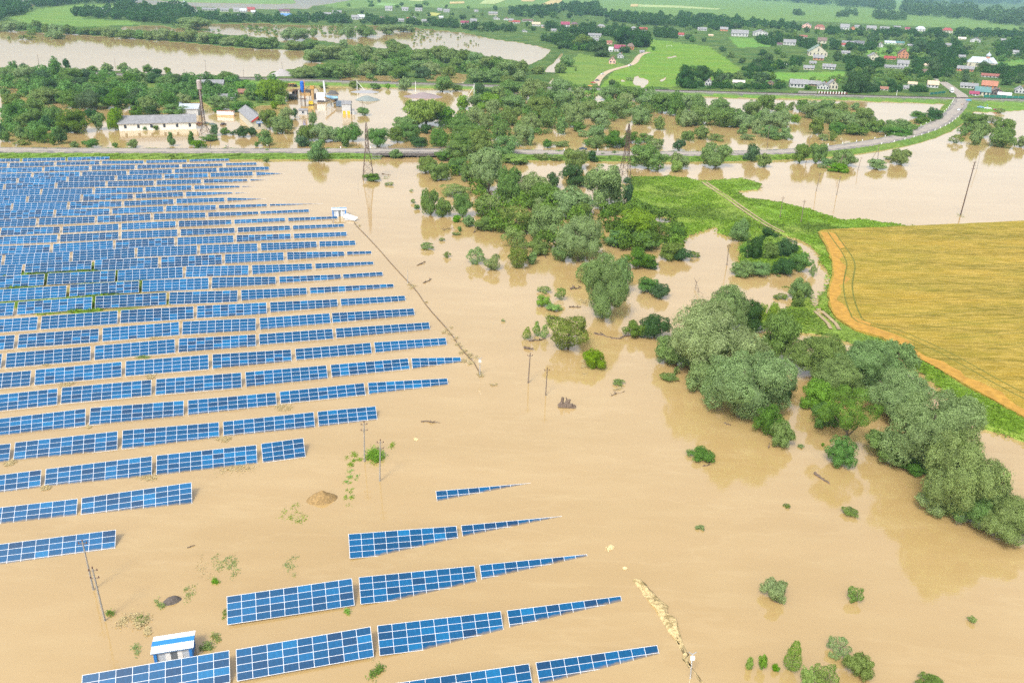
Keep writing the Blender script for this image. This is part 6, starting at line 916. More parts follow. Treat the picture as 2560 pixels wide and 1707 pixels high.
# --- gravel works
def at(z, x, y, z0=0): return G(*px(z, x, y), z0)
g = at('C1', 600, 660); h = solve_h(g, px('C1', 580, 120)[1]); hl = solve_h(g, px('C1', 580, 370)[1]); w = 42 * .1148 * mpp(*px('C1', 600, 660))
R_ = empty('silo', (g.x, g.y, 0)); mb = MB(); mb.lathe([(.3, hl), (w, hl + (h - hl) * .25), (w, h - .5), (w * .7, h), (.2, h + .2)], 16); mb.build('tank', simple('silo_blue', (.015, .12, .50), .4, .1, .1), R_)
for sx in (-1, 1):
    for sy in (-1, 1): mb = MB(); mb.tube((sx * w * .95, sy * w * .95, -2), (sx * w * .95, sy * w * .95, hl + (h - hl) * .4), .16, n=6); mb.build('leg', M_RUST, R_)
mb = MB(); mb.box(-w * 1.2, -w * 1.2, h * .28, w * 1.6, w * 1.2, h * .30); mb.build('platform', M_RUST, R_); mb = MB(); mb.box(w * 1.05, -.2, h * .3, w * 1.3, .2, h + .8); mb.build('ladder', simple('ladder_orange', (.55, .24, .05), .6), R_); tag(R_, 'tall blue cement silo on rusty legs at the gravel works', 'silo')
g = at('C1', 810, 560); h = solve_h(g, px('C1', 800, 215)[1]); R_ = empty('batching_plant', (g.x, g.y, 0)); k = h
mb = MB(); mb.box(-.9, -1, h * .1, .9, 1, h * .86); mb.build('elevator_tower', simple('ochre_steel', (.38, .25, .11), .6), R_); mb = MB(); mb.box(-1.4, -1.4, h * .8, 1.5, 1.4, h); mb.build('head_housing', simple('orange_steel', (.42, .24, .06), .5), R_)
mb = MB(); mb.path([(-5.5, 0, h * .62), (-3, 0, h * .9), (0, 0, h * 1.02), (3, 0, h * .85), (4.5, 0, h * .62)], .16, .16, 5); mb.build('hoses', simple('black_rubber', (.03, .03, .03), .7), R_)
mb = MB(); mb.box(-9, -1.5, h * .36, -1.5, 2.5, h * .56); mb.build('drum_casing', simple('ochre_steel', (.38, .25, .11), .6), R_); mb = MB(); mb.box(-9, -1.2, h * .56, -1.5, 2.2, h * .72); mb.build('screen_box', simple('dark_steel', (.07, .06, .06), .6), R_)
mb = MB(); mb.box(3, -2, h * .05, 9, 2.5, h * .55); mb.build('filter_house', M_WHITE, R_); mb = MB(); mb.box(3.5, -2.6, 0, 8.5, -2.05, h * .12); mb.box(1.2, -1.5, h * .15, 2.9, 1.5, h * .5); mb.build('machinery', simple('dark_steel', (.07, .06, .06), .6), R_)
for x in (-8.5, -5.5, -2): mb = MB(); mb.tube((x, -1.2, -2), (x, -1.2, h * .36), .18, n=6); mb.build('leg', M_RUST, R_)
tag(R_, 'ochre and white batching machinery with a tower at the gravel works', 'batching plant')
g = at('C1', 768, 635); R_ = empty('hopper', (g.x, g.y, 0)); s_ = 50 * .1148 * mpp(*px('C1', 768, 635)); mb = MB(); mb.v = [(-s_, -s_, .6), (s_, -s_, .6), (s_, s_, .6), (-s_, s_, .6), (-s_ * .85, -s_ * .8, s_ * 1.7), (s_ * .8, -s_ * .8, s_ * 1.7), (s_ * .8, s_ * .8, s_ * 1.7), (-s_ * .85, s_ * .8, s_ * 1.7)]; mb.f = [(0, 1, 5, 4), (1, 2, 6, 5), (2, 3, 7, 6), (3, 0, 4, 7), (4, 5, 6, 7), (3, 2, 1, 0)]; mb.build('body', simple('yellow_steel', (.68, .48, .02), .5), R_); mb = MB(); mb.box(-s_ * .95, -s_ * .95, -.5, s_ * .95, s_ * .95, .58); mb.build('skid', simple('dark_steel', (.07, .06, .06), .6), R_); tag(R_, 'bright yellow hopper reflected in the gravel yard water', 'hopper')
g = at('C1', 1090, 565); h = solve_h(g, px('C1', 1058, 108)[1]); R_ = empty('chimney', (g.x, g.y, 0)); mb = MB(); mb.tube((0, 0, -2), (-.8, 0, h), .85, .6, 12); mb.build('stack', simple('pale_stack', (.62, .66, .68), .5, .1), R_); mb = MB(); mb.lathe([(1.3, -1), (1.3, 1.2), (.9, 1.6)], 10); mb.build('footing', M_CONC, R_); tag(R_, 'slender white chimney of the gravel works', 'chimney')
g = at('C1', 1225, 540); R_ = empty('tank', (g.x, g.y, 0), .05); L = 125 * .1148 * mpp(*px('C1', 1225, 540)); r_ = L * .34; mb = MB(); mb.tube((-L, 0, r_ + .8), (L, 0, r_ + .4), r_ * 1.0, n=18); mb.build('shell', M_PALEBLUE, R_)
for x in (-L * .6, L * .6): mb = MB(); mb.box(x - .5, -r_ * .8, -1, x + .5, r_ * .8, 1.0); mb.build('saddle', M_CONC, R_)
tag(R_, 'long pale blue cylindrical tank lying in the gravel yard', 'tank')
a, b = at('C1', 1060, 470, 7), at('C1', 1370, 600, 1.5); R_ = empty('conveyor', (b.x, b.y, 0)); mb = MB(); q = a - R_.location; e_ = b - R_.location; mb.tube(q, e_, .55, n=4); mb.build('belt', simple('ochre_steel', (.38, .25, .11), .6), R_); mb = MB(); mb.tube(q * .6 + e_ * .4 + Vector((0, 0, .2)), (q.x * .6 + e_.x * .4 + 1, q.y * .6 + e_.y * .4, -1), .15, n=5); mb.build('leg', M_RUST, R_); tag(R_, 'sloping yellowish conveyor belt between the machinery and the white block', 'conveyor')
g = at('C1', 1405, 670); R_ = empty('loading_bin', (g.x, g.y, 0)); mb = MB(); mb.box(-2.6, -2, .3, 2.6, 2, 3.6); mb.build('body', simple('slate_steel', (.10, .14, .19), .6), R_); mb = MB(); mb.tube((-2.4, -2, 3.2), (-11, -6, -1), .2, n=5); mb.build('chute', M_STEEL, R_); tag(R_, 'slate-blue loading bin with a long sloping chute beside the white block', 'bin')
g = at('C1', 360, 512); R_ = empty('black_drum', (g.x, g.y, 0)); mb = MB(); mb.tube((-3.4, 0, 1.7), (3.4, 0, 1.7), 2.1, n=16); mb.build('shell', simple('black_tar', (.025, .024, .025), .5), R_); tag(R_, 'black cylindrical tank in the water left of the blue silo', 'tank')
for x, y, w, l in ((330, 255, 110, 'long rusty machine on the gravel yard\'s back edge'), (440, 390, 80, 'dark rusty scrap heap left of the blue silo'), (1290, 605, 42, 'black scrap pile under the conveyor belt')):
    g = at('C1', x, y); k = w * .1148 * mpp(*px('C1', x, y)); R_ = empty('scrap_machine', (g.x, g.y, 0)); mb = MB(); r2 = random.Random(x)
    for i in range(7): cx = r2.uniform(-k, k); mb.box(cx - k * .2, -1.2, -.3, cx + k * .25, 1.2, r2.uniform(1.2, 3.4) + .01 * i)
    mb.build('frame', M_RUST if 'rusty' in l else simple('black_tar', (.025, .024, .025), .5), R_); mb = MB(); mb.tube((-k, -1.3, 2.6), (k, -1.3, 3.4), .3, n=6); mb.build('boom', simple('orange_steel', (.42, .24, .06), .5) if 'long' in l else M_RUST, R_); tag(R_, l, 'machine')
def heap(z, x0, x1, yt, yb, c, label, seed, name='gravel_heap', cat='heap', sub=.12):
    X0, Yt = px(z, x0, yt); X1, Yb = px(z, x1, yb); g = G((X0 + X1) / 2, Yb); m_ = mpp((X0 + X1) / 2, Yb); w = (X1 - X0) * m_ / 2; q = (g - Vector((0, 0, CAMH))).length; dep = math.asin(CAMH / q); tot = (Yb - Yt) * m_; d = min(w * .7, tot / sin(dep) * .45); h = max(.25, (tot - d * sin(dep)) / cos(dep)); n = 26; V = []; r2 = np.random.RandomState(seed)
    for j in range(n):
        for i in range(n):
            u = -1 + 2 * i / (n - 1); v = -1 + 2 * j / (n - 1); rr = sqrt(u * u + v * v); k = max(0, 1 - rr ** 1.4) + (r2.rand() - .5) * .07; k *= .75 + .5 * float(vnoise(np.array([u * 2.1 + seed]), np.array([v * 2.1]))[0]); V.append((u * w * 1.05, v * d * 1.1, h * (k * 1.15) - sub))
    F = [(j * n + i, j * n + i + 1, (j + 1) * n + i + 1, (j + 1) * n + i) for j in range(n - 1) for i in range(n - 1)]; o = link(name, np_mesh(name, V, F), simple(name + str(seed), c, .95, 0, .35, 3)); o.location = (g.x, g.y + d, 0); o.rotation_euler = (0, 0, -atan2(g.x, g.y)); return tag(o, label, cat)
heap('C1', 1710, 2225, 435, 555, (.20, .23, .22), 'big grey-green gravel heap in the flooded yard', 1); heap('C1', 1590, 2215, 315, 382, (.30, .30, .31), 'flat pale grey gravel bank behind the big heap', 2); heap('Z2', 425, 690, 640, 675, (.25, .2, .2), 'low reddish grey gravel spit right of the yard', 3); heap('C1', 1090, 1350, 320, 412, (.10, .095, .09), 'dark mound with scrap behind the pale blue tank', 4)
heap('Z7', 2083, 2292, 1178, 1262, (.26, .17, .07), 'brown gravel mound among weeds between panel blocks', 5, 'gravel_mound', 'mound'); heap('Z10', 1102, 1222, 688, 742, (.10, .085, .075), 'flat dark stone heap left of the front panels', 6, 'stone_heap', 'heap', .05); heap('Z1', 1815, 2000, 487, 530, (.33, .31, .30), 'grey gravel spit at the left lake\'s right end', 7)
# ================================================================== VEHICLES, PEOPLE, BOATS, DRIFT
M_TYRE = simple('tyre_rubber', (.02, .02, .02), .8)
def car(g, rz, c, label, L=4.3, W_=1.75, name='car', cat='car', z=0.0):
    R_ = empty(name, (g.x, g.y, z), rz); hl, hw = L / 2, W_ / 2; m = simple('car_paint_%d' % (hash(c) % 9999), c, .3, 0, .03, 1, .5)
    mb = MB(); pr = [(-hl, .35), (-hl + .05, .75), (-hl + .35, .92), (-hl * .42, .98), (-hl * .2, 1.0), (hl * .42, 1.0), (hl - .15, .88), (hl, .7), (hl, .35)]; n = len(pr)
    for s_ in (-1, 1): mb.v += [(x, s_ * hw * (.94 if z_ > .9 else 1), z_) for x, z_ in pr]
    mb.f = [tuple(range(n)), tuple(range(2 * n - 1, n - 1, -1))] + [(k, (k + 1) % n, n + (k + 1) % n, n + k) for k in range(n)]; mb.f = [f[::-1] for f in mb.f]; mb.build('body', m, R_)
    mb = MB(); pr = [(-hl * .62, .99), (-hl * .42, 1.42), (hl * .12, 1.45), (hl * .5, .99)]
    for s_ in (-1, 1): mb.v += [(x, s_ * hw * (.92 if z_ < 1 else .74), z_) for x, z_ in pr]
    mb.f = [(0, 1, 2, 3), (7, 6, 5, 4), (0, 4, 5, 1), (2, 6, 7, 3)]; mb.build('windows', M_PANE, R_); mb = MB(); mb.box(-hl * .44, -hw * .76, 1.41, hl * .14, hw * .76, 1.5); mb.build('roof', m, R_)
    for sx in (-.62, .62):
        for sy in (-1, 1): mb = MB(); mb.tube((sx * hl, sy * hw - sy * .2, .32), (sx * hl, sy * hw + sy * .02, .32), .32, n=10); mb.build('wheel', M_TYRE, R_)
    return tag(R_, label, cat)
RA = lambda P, x: min(range(len(P) - 1), key=lambda i: abs(proj_np(np.array([[P[i].x, P[i].y, 1.]]))[0][0] - x))
def heading(P, i): d = P[i + 1] - P[i]; return atan2(d.y, d.x)
car(at('C3', 975, 1400, ROADZ), heading(ROADW, len(ROADW) - 6), (.72, .74, .76), 'white car on the embankment road near the level crossing', z=ROADZ + .02)
car(at('Z2', 1662, 1026, ROADZ), 0.05, (.03, .05, .08), 'dark car on the road right of the bridge', z=ROADZ + .02)
car(at('C8', 1372, 822, 1.1), .9, (.75, .76, .78), 'white car higher up on the winding gravel road', 4.6, z=1.1); car(at('C8', 835, 995, 1.0), .9, (.75, .76, .78), 'white car parked at the lower gravel road bend', 4.6, z=.95); car(at('C8', 730, 1120, 1.0), .6, (.07, .08, .13), 'dark blue car by the gravel road near the railway', z=.95); car(at('C8', 648, 1162, 1.0), .1, (.45, .06, .04), 'red car at the foot of the gravel road', z=.9); car(at('C8', 595, 1225, 1.0), 0, (.62, .33, .05), 'orange vehicle beside the railway below the gravel road', 6, 2, z=.9)
car(at('C2', 1390, 705), .1, (.14, .20, .15), 'green car sunk to its windows right of the water tower', z=-.35); car(at('C2', 1538, 705), 1.3, (.11, .07, .06), 'brown car seen from its end in the flooded yard', z=-.15); car(at('C2', 1200, 690), .6, (.30, .13, .05), 'rusty orange car stranded by the barn\'s end', z=-.2); car(at('C2', 1300, 690), .2, (.10, .13, .07), 'dark wreck behind the water tower\'s base', z=-.3)
car(at('C3', 1440, 1340, .9), -.25, (.22, .42, .60), 'light blue car on the grass right of the road bend', 5.0, z=.7); car(at('C3', 1590, 1362, .9), -.25, (.75, .77, .78), 'white car on the grass beside the light blue one', 5.0, z=.7); car(at('C3', 1790, 1390, .9), -.1, (.30, .03, .05), 'dark red machine-like car on the grass at the right', 6.0, z=.7)
car(at('C2', 1800, 520), .3, (.25, .42, .52), 'pale blue wreck by the bushes in the flooded farmyard', z=-.5)
# lorry at the crossing
g = at('C3', 815, 1020, 1.5); R_ = empty('lorry', (g.x, g.y, 1.62), heading(LANEW, len(LANEW) // 2) ); mb = MB(); mb.box(-4.5, -1.25, .9, 2.2, 1.25, 3.7); mb.build('cargo_box', M_WHITE, R_); mb = MB(); mb.box(-6.6, -1.2, .5, -4.6, 1.2, 2.6); mb.build('cab', M_WHITE, R_); mb = MB(); mb.box(-6.66, -1.0, 1.6, -6.55, 1.0, 2.4); mb.build('windscreen', M_PANE, R_)
mb = MB(); mb.box(-6.5, -1.1, .45, 2.1, 1.1, .88); mb.build('chassis', simple('chassis_maroon', (.10, .02, .03), .6), R_)
for x in (-5.6, -.5, .9):
    for s_ in (-1, 1): mb = MB(); mb.tube((x, s_ * .95, .5), (x, s_ * 1.26, .5), .5, n=12); mb.build('wheel', M_TYRE, R_)
tag(R_, 'white box lorry waiting at the level crossing', 'lorry')
g = at('C2', 1578, 575); R_ = empty('flooded_trailer', (g.x, g.y, 0)); mb = MB(); mb.box(-5.2, -1.3, -.4, 5.2, 1.3, 2.9); mb.build('body', M_WHITE, R_); mb = MB(); mb.box(-5.23, -1.33, .1, 5.23, 1.33, .9); mb.build('rust_band', simple('rust_orange', (.62, .34, .14), .8, 0, .3), R_); mb = MB(); mb.box(-5.3, -1.4, 2.905, 5.3, 1.4, 3.05); mb.build('roof', simple('dull_red', (.36, .16, .12), .8), R_); tag(R_, 'white trailer with an orange rusty lower half in the flooded farmyard', 'trailer')
g = at('C3', 1178, 1235, 1.2); R_ = empty('market_tent', (g.x, g.y, 1.0)); mb = MB(); mb.v = [(-2.2, -1.6, 2.1), (2.2, -1.6, 2.1), (2.2, 1.6, 2.1), (-2.2, 1.6, 2.1), (0, 0, 3.1)]; mb.f = [(0, 1, 4), (1, 2, 4), (2, 3, 4), (3, 0, 4), (3, 2, 1, 0)]; mb.build('canopy', simple('turquoise_cloth', (.02, .25, .42), .8), R_)
for sx in (-2, 2):
    for sy in (-1.4, 1.4): mb = MB(); mb.tube((sx, sy, -.3), (sx, sy, 2.1), .06, n=5); mb.build('leg', M_STEEL, R_)
tag(R_, 'turquoise tent canopy beside the road below the level crossing', 'tent')
# wall with white posts above the railway
a, b = at('C7', 265, 840, 1), at('C7', 990, 860, 1); R_ = empty('paling_fence', (a.x, a.y, 1.0), atan2(b.y - a.y, b.x - a.x)); L = (b - a).length; mb = MB(); mb.box(0, -.1, 0, L * .38, .1, 1.7); mb.build('wall', M_CONC, R_)
for k in range(10): mb = MB(); x = L * (.42 + .058 * k); mb.box(x - .35, -.25, -.2, x + .35, .25, 2.0); mb.build('post', M_WHITE, R_)
mb = MB(); mb.box(L * .4, -.06, .1, L, .06, 1.4); mb.build('panel', simple('dark_red_fence', (.14, .03, .03), .7), R_); tag(R_, 'maroon fence with white posts above the railway', 'fence')
a, b = at('C3', 1500, 1120, 1), at('C3', 2352, 1150, 1); R_ = empty('board_fence', (a.x, a.y, .8), atan2(b.y - a.y, b.x - a.x)); L = (b - a).length; mb = MB(); mb.box(0, -.06, 0, L + 20, .06, 2.2); mb.build('panel', simple('green_board', (.02, .15, .12), .6), R_)
for k in range(12): mb = MB(); x = (L + 20) * k / 11; mb.box(x - .1, -.14, -.2, x + .1, .14, 2.35); mb.build('post', M_CONC, R_)
tag(R_, 'long dark green board fence beside the railway right of the crossing', 'fence')
a, b = at('C3', 370, 1065, 1), at('C3', 700, 1030, 1); R_ = empty('board_fence', (a.x, a.y, .8), atan2(b.y - a.y, b.x - a.x)); L = (b - a).length; mb = MB(); mb.box(0, -.06, 0, L, .06, 1.8); mb.build('panel', simple('green_board', (.02, .15, .12), .6), R_)
for k in range(5): mb = MB(); x = L * k / 4; mb.box(x - .1, -.14, -.2, x + .1, .14, 1.95); mb.build('post', M_CONC, R_)
tag(R_, 'short dark fence on the grass left of the crossing', 'fence')
a = at('C8', 2140, 455, 1); R_ = empty('football_goal', (a.x, a.y, .7), -.3); mb = MB()
for p, q in (((-3.6, 0, 0), (-3.6, 0, 2.4)), ((3.6, 0, 0), (3.6, 0, 2.4)), ((-3.6, 0, 2.4), (3.6, 0, 2.4))): mb.tube(p, q, .12, n=5)
mb.build('frame', M_WHITE, R_); mb = MB(); mb.tube((-3.6, 0, 2.4), (-3.6, 1.6, 0), .05, n=4); mb.tube((3.6, 0, 2.4), (3.6, 1.6, 0), .05, n=4); mb.build('stay', M_WHITE, R_); tag(R_, 'white football goal on the green meadow', 'football goal')
# people: one skinned figure each
def person(g, z, rz, top, legs, label, pose='stand'):
    J = [(0, 0, .95), (0, 0, 1.15), (0, 0, 1.38), (0, 0, 1.50), (0, 0, 1.62), (0, .0, 1.74), (.19, 0, 1.40), (.27, -.03, 1.12), (.29, -.12, .88), (-.19, 0, 1.40), (-.27, .03, 1.12), (-.29, -.08, .88), (.10, 0, .9), (.11, -.06, .5), (.12, 0, .08), (.12, -.14, .05), (-.10, 0, .9), (-.11, .06, .5), (-.12, .1, .08), (-.12, -.04, .05)]
    E = [(0, 1), (1, 2), (2, 3), (3, 4), (4, 5), (2, 6), (6, 7), (7, 8), (2, 9), (9, 10), (10, 11), (0, 12), (12, 13), (13, 14), (14, 15), (0, 16), (16, 17), (17, 18), (18, 19)]
    rad = [.15, .15, .17, .065, .10, .09, .075, .055, .04, .075, .055, .04, .10, .075, .05, .045, .10, .075, .05, .045]
    def body(name, idx, m, extra=0.0):
        remap = {j: i for i, j in enumerate(idx)}; me = bpy.data.meshes.new(name); me.from_pydata([J[j] for j in idx], [(remap[a], remap[b]) for a, b in E if a in remap and b in remap], []); me.update(); o = link(name, me, m)
        sm = o.modifiers.new('skin', 'SKIN'); sk = me.skin_vertices[0].data
        for i, j in enumerate(idx): sk[i].radius = (rad[j] + extra, rad[j] * .8 + extra)
        sk[0].use_root = True; ss = o.modifiers.new('sub', 'SUBSURF'); ss.levels = 1; ss.render_levels = 1; return o
    R_ = body('person', list(range(20)), simple('skin', (.5, .30, .22), .6)); R_.location = (g.x, g.y, z); R_.rotation_euler = (0, 0, rz)
    for nm, idx, c in (('jacket', [0, 1, 2, 6, 7, 9, 10], top), ('trousers', [0, 12, 13, 14, 16, 17, 18], legs)): o = body(nm, idx, simple('cloth_%d' % (hash(c) % 9999), c, .9), .025); o.parent = R_
    mb = MB(); mb.lathe([(.115, 1.68), (.125, 1.76), (.10, 1.84), (.04, 1.87)], 10); mb.build('hair', simple('dark_hair', (.05, .035, .025), .8), R_); return tag(R_, label, 'person')
rz0 = 0
person(at('C2', 1582, 1040, ROADZ), ROADZ, .4, (.05, .30, .12), (.05, .05, .07), 'person in a green top walking on the road below the conifers'); person(at('C2', 1608, 1038, ROADZ), ROADZ, .9, (.6, .62, .62), (.06, .07, .1), 'person in a white top beside the one in green'); person(at('C2', 2170, 1032, ROADZ), ROADZ, -.5, (.65, .62, .62), (.1, .1, .12), 'person in white by the muddy side track'); person(at('C2', 2202, 1036, ROADZ), ROADZ, 1.2, (.20, .04, .05), (.05, .05, .06), 'person in dark red by the muddy side track'); person(at('C2', 1360, 1030, ROADZ), ROADZ, 2.0, (.12, .2, .4), (.05, .05, .07), 'person in blue at the road edge near the water tower')
person(at('C3', 1042, 1300, ROADZ), ROADZ, .3, (.35, .08, .05), (.05, .05, .07), 'person in a red top on the embankment road'); person(at('C3', 1082, 1290, ROADZ), ROADZ, 1.0, (.2, .25, .35), (.05, .05, .07), 'person in grey-blue beside the road above the white car'); person(at('C3', 1035, 1395, ROADZ), ROADZ, -.7, (.3, .32, .42), (.05, .05, .07), 'person beside the white car on the road'); person(at('C3', 1580, 1310, .9), .8, 0, (.02, .26, .34), (.02, .2, .28), 'person in turquoise beside the cars on the grass')
# --- driftwood, weeds, scum
def log(z, x0, y0, x1, y1, label, r=.22, seed=0, br=3, name='driftwood', cat='driftwood', up=.25):
    a, b = at(z, x0, y0), at(z, x1, y1); r2 = random.Random(seed + int(x0)); L = (b - a).length; n = 6; pts = [a.lerp(b, k / n) + Vector((r2.uniform(-.06, .06) * L, r2.uniform(-.06, .06) * L, r2.uniform(-.05, up))) for k in range(n + 1)]; o_ = pts[0].copy(); mb = MB(); pts = [p - o_ for p in pts]; mb.path(pts, r, r * .35, 7)
    for k in range(br):
        p = pts[r2.randint(1, n - 1)]; d = Vector((r2.uniform(-1, 1), r2.uniform(-1, 1), r2.uniform(.2, .9))) * L * r2.uniform(.12, .3); mb.path([p, p + d * .6 + Vector((0, 0, .1)), p + d], r * .45, r * .12, 5)
    o = mb.build(name, simple('drift_bark', (.13, .095, .07), .9, 0, .35, 4)); o.location = o_; return tag(o, label, cat, 'driftwood in the flood')
log('Z8', 1290, 145, 1410, 133, 'log left of the pale round willow bush', .25, 1); log('Z8', 1742, 92, 1862, 124, 'thick branch right of the pale round willow bush', .3, 2); log('Z8', 1860, 130, 2085, 100, 'long bleached trunk between the round willow and the thicket', .28, 3, 4); log('Z8', 545, 692, 688, 702, 'floating branch right of the last panel rows', .2, 4, 4); log('Z9', 912, 1050, 1028, 1125, 'slanting floating log below the sparse forked tree', .3, 5, 3); log('Z5', 527, 778, 582, 752, 'dark tangled branch below the weed raft', .22, 6, 5); log('Z5', 570, 898, 625, 872, 'mossy floating branch beside the debris line', .22, 7, 5); log('Z5', 690, 545, 780, 525, 'drowned branches below the left tip of the belt', .12, 8, 8, up=1.0); log('Z5', 910, 555, 960, 512, 'slanting trunk poking from the tree belt', .2, 9, 1, up=1.5); log('Z5', 1565, 1060, 1645, 1064, 'dark trunk at the foot of the big upright willow', .25, 10, 3); log('Z5', 1575, 940, 1650, 935, 'dark root snag left of the big upright willow', .3, 11, 6, up=.9); log('Z8', 1850, 520, 1945, 488, 'twiggy debris right of the stump', .12, 12, 6); log('Z12', 640, 722, 708, 738, 'stick at the foot of the lone round bush', .12, 13, 1); log('Z5', 290, 150, 345, 160, 'plank-like drift right of the left pylon', .18, 14, 2); log('Z9', 300, 700, 345, 722, 'small snag below the foremost willow', .15, 15, 5); log('Z9', 160, 1000, 215, 988, 'twigs below the dark green bush', .12, 16, 4); log('Z9', 605, 885, 612, 858, 'upright snag left of the small willow bush', .1, 17, 2, up=.8); log('Z5', 1390, 700, 1412, 730, 'leaning snag below the massive dark willow', .15, 18, 2); log('Z8', 1262, 195, 1322, 205, 'brown root ball above the left mid-stream pole', .35, 19, 7, up=.6); log('Z6', 85, 905, 140, 1010, 'thin bare branch rising left of the near wood', .1, 20, 2, up=2.0); log('Z10', 1282, 355, 1335, 335, 'small stick in the lower-left water', .1, 21, 2)
g = at('Z8', 1548, 592); R_ = empty('stump', (g.x, g.y, 0)); mb = MB(); mb.path([(-1.6, 0, .1), (-1.0, .2, .9), (-.9, .4, 2.1)], .5, .28, 8); mb.path([(-.9, 0, .2), (.3, .1, .9), (.7, .3, 1.7)], .5, .25, 8); mb.path([(-.6, 0, .4), (1.2, -.3, .5), (2.0, -.2, .25)], .55, .3, 8); mb.path([(-1.8, -.2, .1), (0, -.4, .2), (1.9, -.5, .05)], .45, .3, 8); mb.path([(-.2, 0, .6), (.1, .5, 1.4), (-.2, .8, 1.9)], .3, .12, 6); mb.build('roots', simple('drift_bark', (.13, .095, .07), .9, 0, .35, 4), R_); tag(R_, 'big uprooted stump with prongs floating in mid-stream', 'stump', 'driftwood in the flood')
def weeds(z, x0, y0, x1, y1, n, label, k='S', leaf=.35, hmax=.25, clump=5, name='weed_raft', cat='weed raft', seed=0):
    A = at(z, (x0 + x1) / 2, (y0 + y1) / 2); r2 = np.random.RandomState(seed + int(x0)); cs = [at(z, *(np.array([x0, y0]) + np.array([x1 - x0, y1 - y0]) * np.clip(.5 + r2.normal(size=2) * .24, 0, 1))) - A for _ in range(clump)]; V = []; tone = []
    S = abs(at(z, x1, (y0 + y1) / 2).x - at(z, x0, (y0 + y1) / 2).x) / clump ** .5 * .28
    leaf *= .42; n = int(n * 2.0)
    for i in range(n):
        c = cs[r2.randint(clump)]; p = np.array([c.x, c.y, 0]) + r2.normal(size=3) * S * np.array([1, 1.3, 0]); p[2] = .03 + r2.rand() ** 2 * hmax; a = r2.uniform(0, 6.3); s = leaf * r2.uniform(.5, 1.3); u = np.array([cos(a), sin(a), r2.uniform(-.3, .5)]) * s; w = np.array([-sin(a), cos(a), r2.uniform(-.2, .3)]) * s * .5; V += [p - u, p + w, p + u, p - w]; tone.append(r2.uniform(.7, 1.3))
    V = np.array(V); V[:, 2] = np.maximum(V[:, 2], .015); me = np_mesh(name, V, np.arange(len(V)).reshape(-1, 4)); q = me.attributes.new('tone', 'FLOAT', 'FACE'); q.data.foreach_set('value', np.array(tone, dtype=np.float32)); me.materials.append(LM[k] if k in LM else k); o = link(name, me); o.location = (A.x, A.y, 0); return tag(o, label, cat, 'floating weeds and drift')
M_SCUM = simple('dry_reed', (.40, .32, .16), .95, 0, .35, 4); M_FOAM = simple('pale_foam', (.72, .56, .30), .8, 0, .15, 3)
weeds('B2', 1475, 610, 1720, 755, 900, 'thick bright leafy clump between the two concrete poles', 'B', .42, 1.2, 8); weeds('B2', 1345, 610, 1500, 790, 260, 'scattered leaves left of the leafy pole clump', 'B', .28, .15, 12); weeds('Z8', 30, 1000, 130, 1120, 150, 'leaf trail below the leafy pole clump', 'B', .26, .12, 9); weeds('Z8', 20, 1110, 105, 1285, 130, 'lower end of the leaf trail beside the brown mound', 'B', .26, .12, 10); weeds('B2', 1715, 535, 1800, 590, 60, 'small leaf patch up-right of the leafy pole clump', 'B', .3, .2, 3)
weeds('Z10', 1930, 10, 2090, 240, 170, 'leafy patch left of the brown gravel mound', 'B', .25, .12, 12); weeds('Z10', 1450, 380, 1640, 540, 230, 'wide leafy patch in the lower-left water', 'S', .26, .14, 12); weeds('Z10', 1460, 560, 1512, 608, 170, 'compact bright green tuft below the wide leafy patch', 'B', .24, .4, 3); weeds('Z10', 1330, 370, 1460, 560, 70, 'thin brown scatter beside the wide leafy patch', M_SCUM, .25, .08, 10); weeds('Z10', 1910, 420, 2040, 580, 110, 'sparse leaf trail above the front panels', 'S', .24, .12, 9); weeds('Z10', 825, 800, 1005, 885, 260, 'dry reed raft right of the lower concrete pole', M_SCUM, .4, .3, 7); weeds('Z10', 925, 790, 1005, 880, 90, 'green tips on the dry reed raft', 'S', .3, .4, 4); weeds('Z10', 738, 790, 792, 845, 45, 'little grass tuft beside the lower concrete pole', 'S', .4, .5, 2); weeds('Z10', 1060, 715, 1125, 775, 70, 'weed tuft left of the flat stone heap', 'S', .3, .3, 4); weeds('Z10', 1220, 610, 1360, 715, 90, 'leaf trail above the flat stone heap', 'S', .26, .15, 9); weeds('Z10', 975, 905, 1040, 945, 90, 'dark drift clump above the near cabin', M_SCUM, .4, .25, 3); weeds('Z10', 1435, 940, 1515, 990, 90, 'dark weed tuft right of the near cabin', 'S', .3, .3, 4); weeds('Z10', 1365, 1015, 1475, 1065, 130, 'weedy scrub at the near cabin\'s right wall', 'S', .35, .5, 6); weeds('Z10', 880, 1010, 990, 1095, 70, 'thin weeds left of the near cabin', 'S', .3, .2, 7); weeds('Z10', 1495, 770, 1550, 830, 60, 'leaf tuft left of the first front panels', 'S', .26, .2, 5); weeds('Z11', 40, 770, 85, 812, 70, 'small plant under the front panels\' gap', 'B', .3, .5, 3); weeds('Z11', 200, 1150, 315, 1228, 150, 'leafy plants in the gap of the lowest front row', 'S', .35, .5, 4); weeds('Z11', 170, 1040, 260, 1120, 50, 'dark drift between the two lowest front rows', M_SCUM, .25, .1, 6)
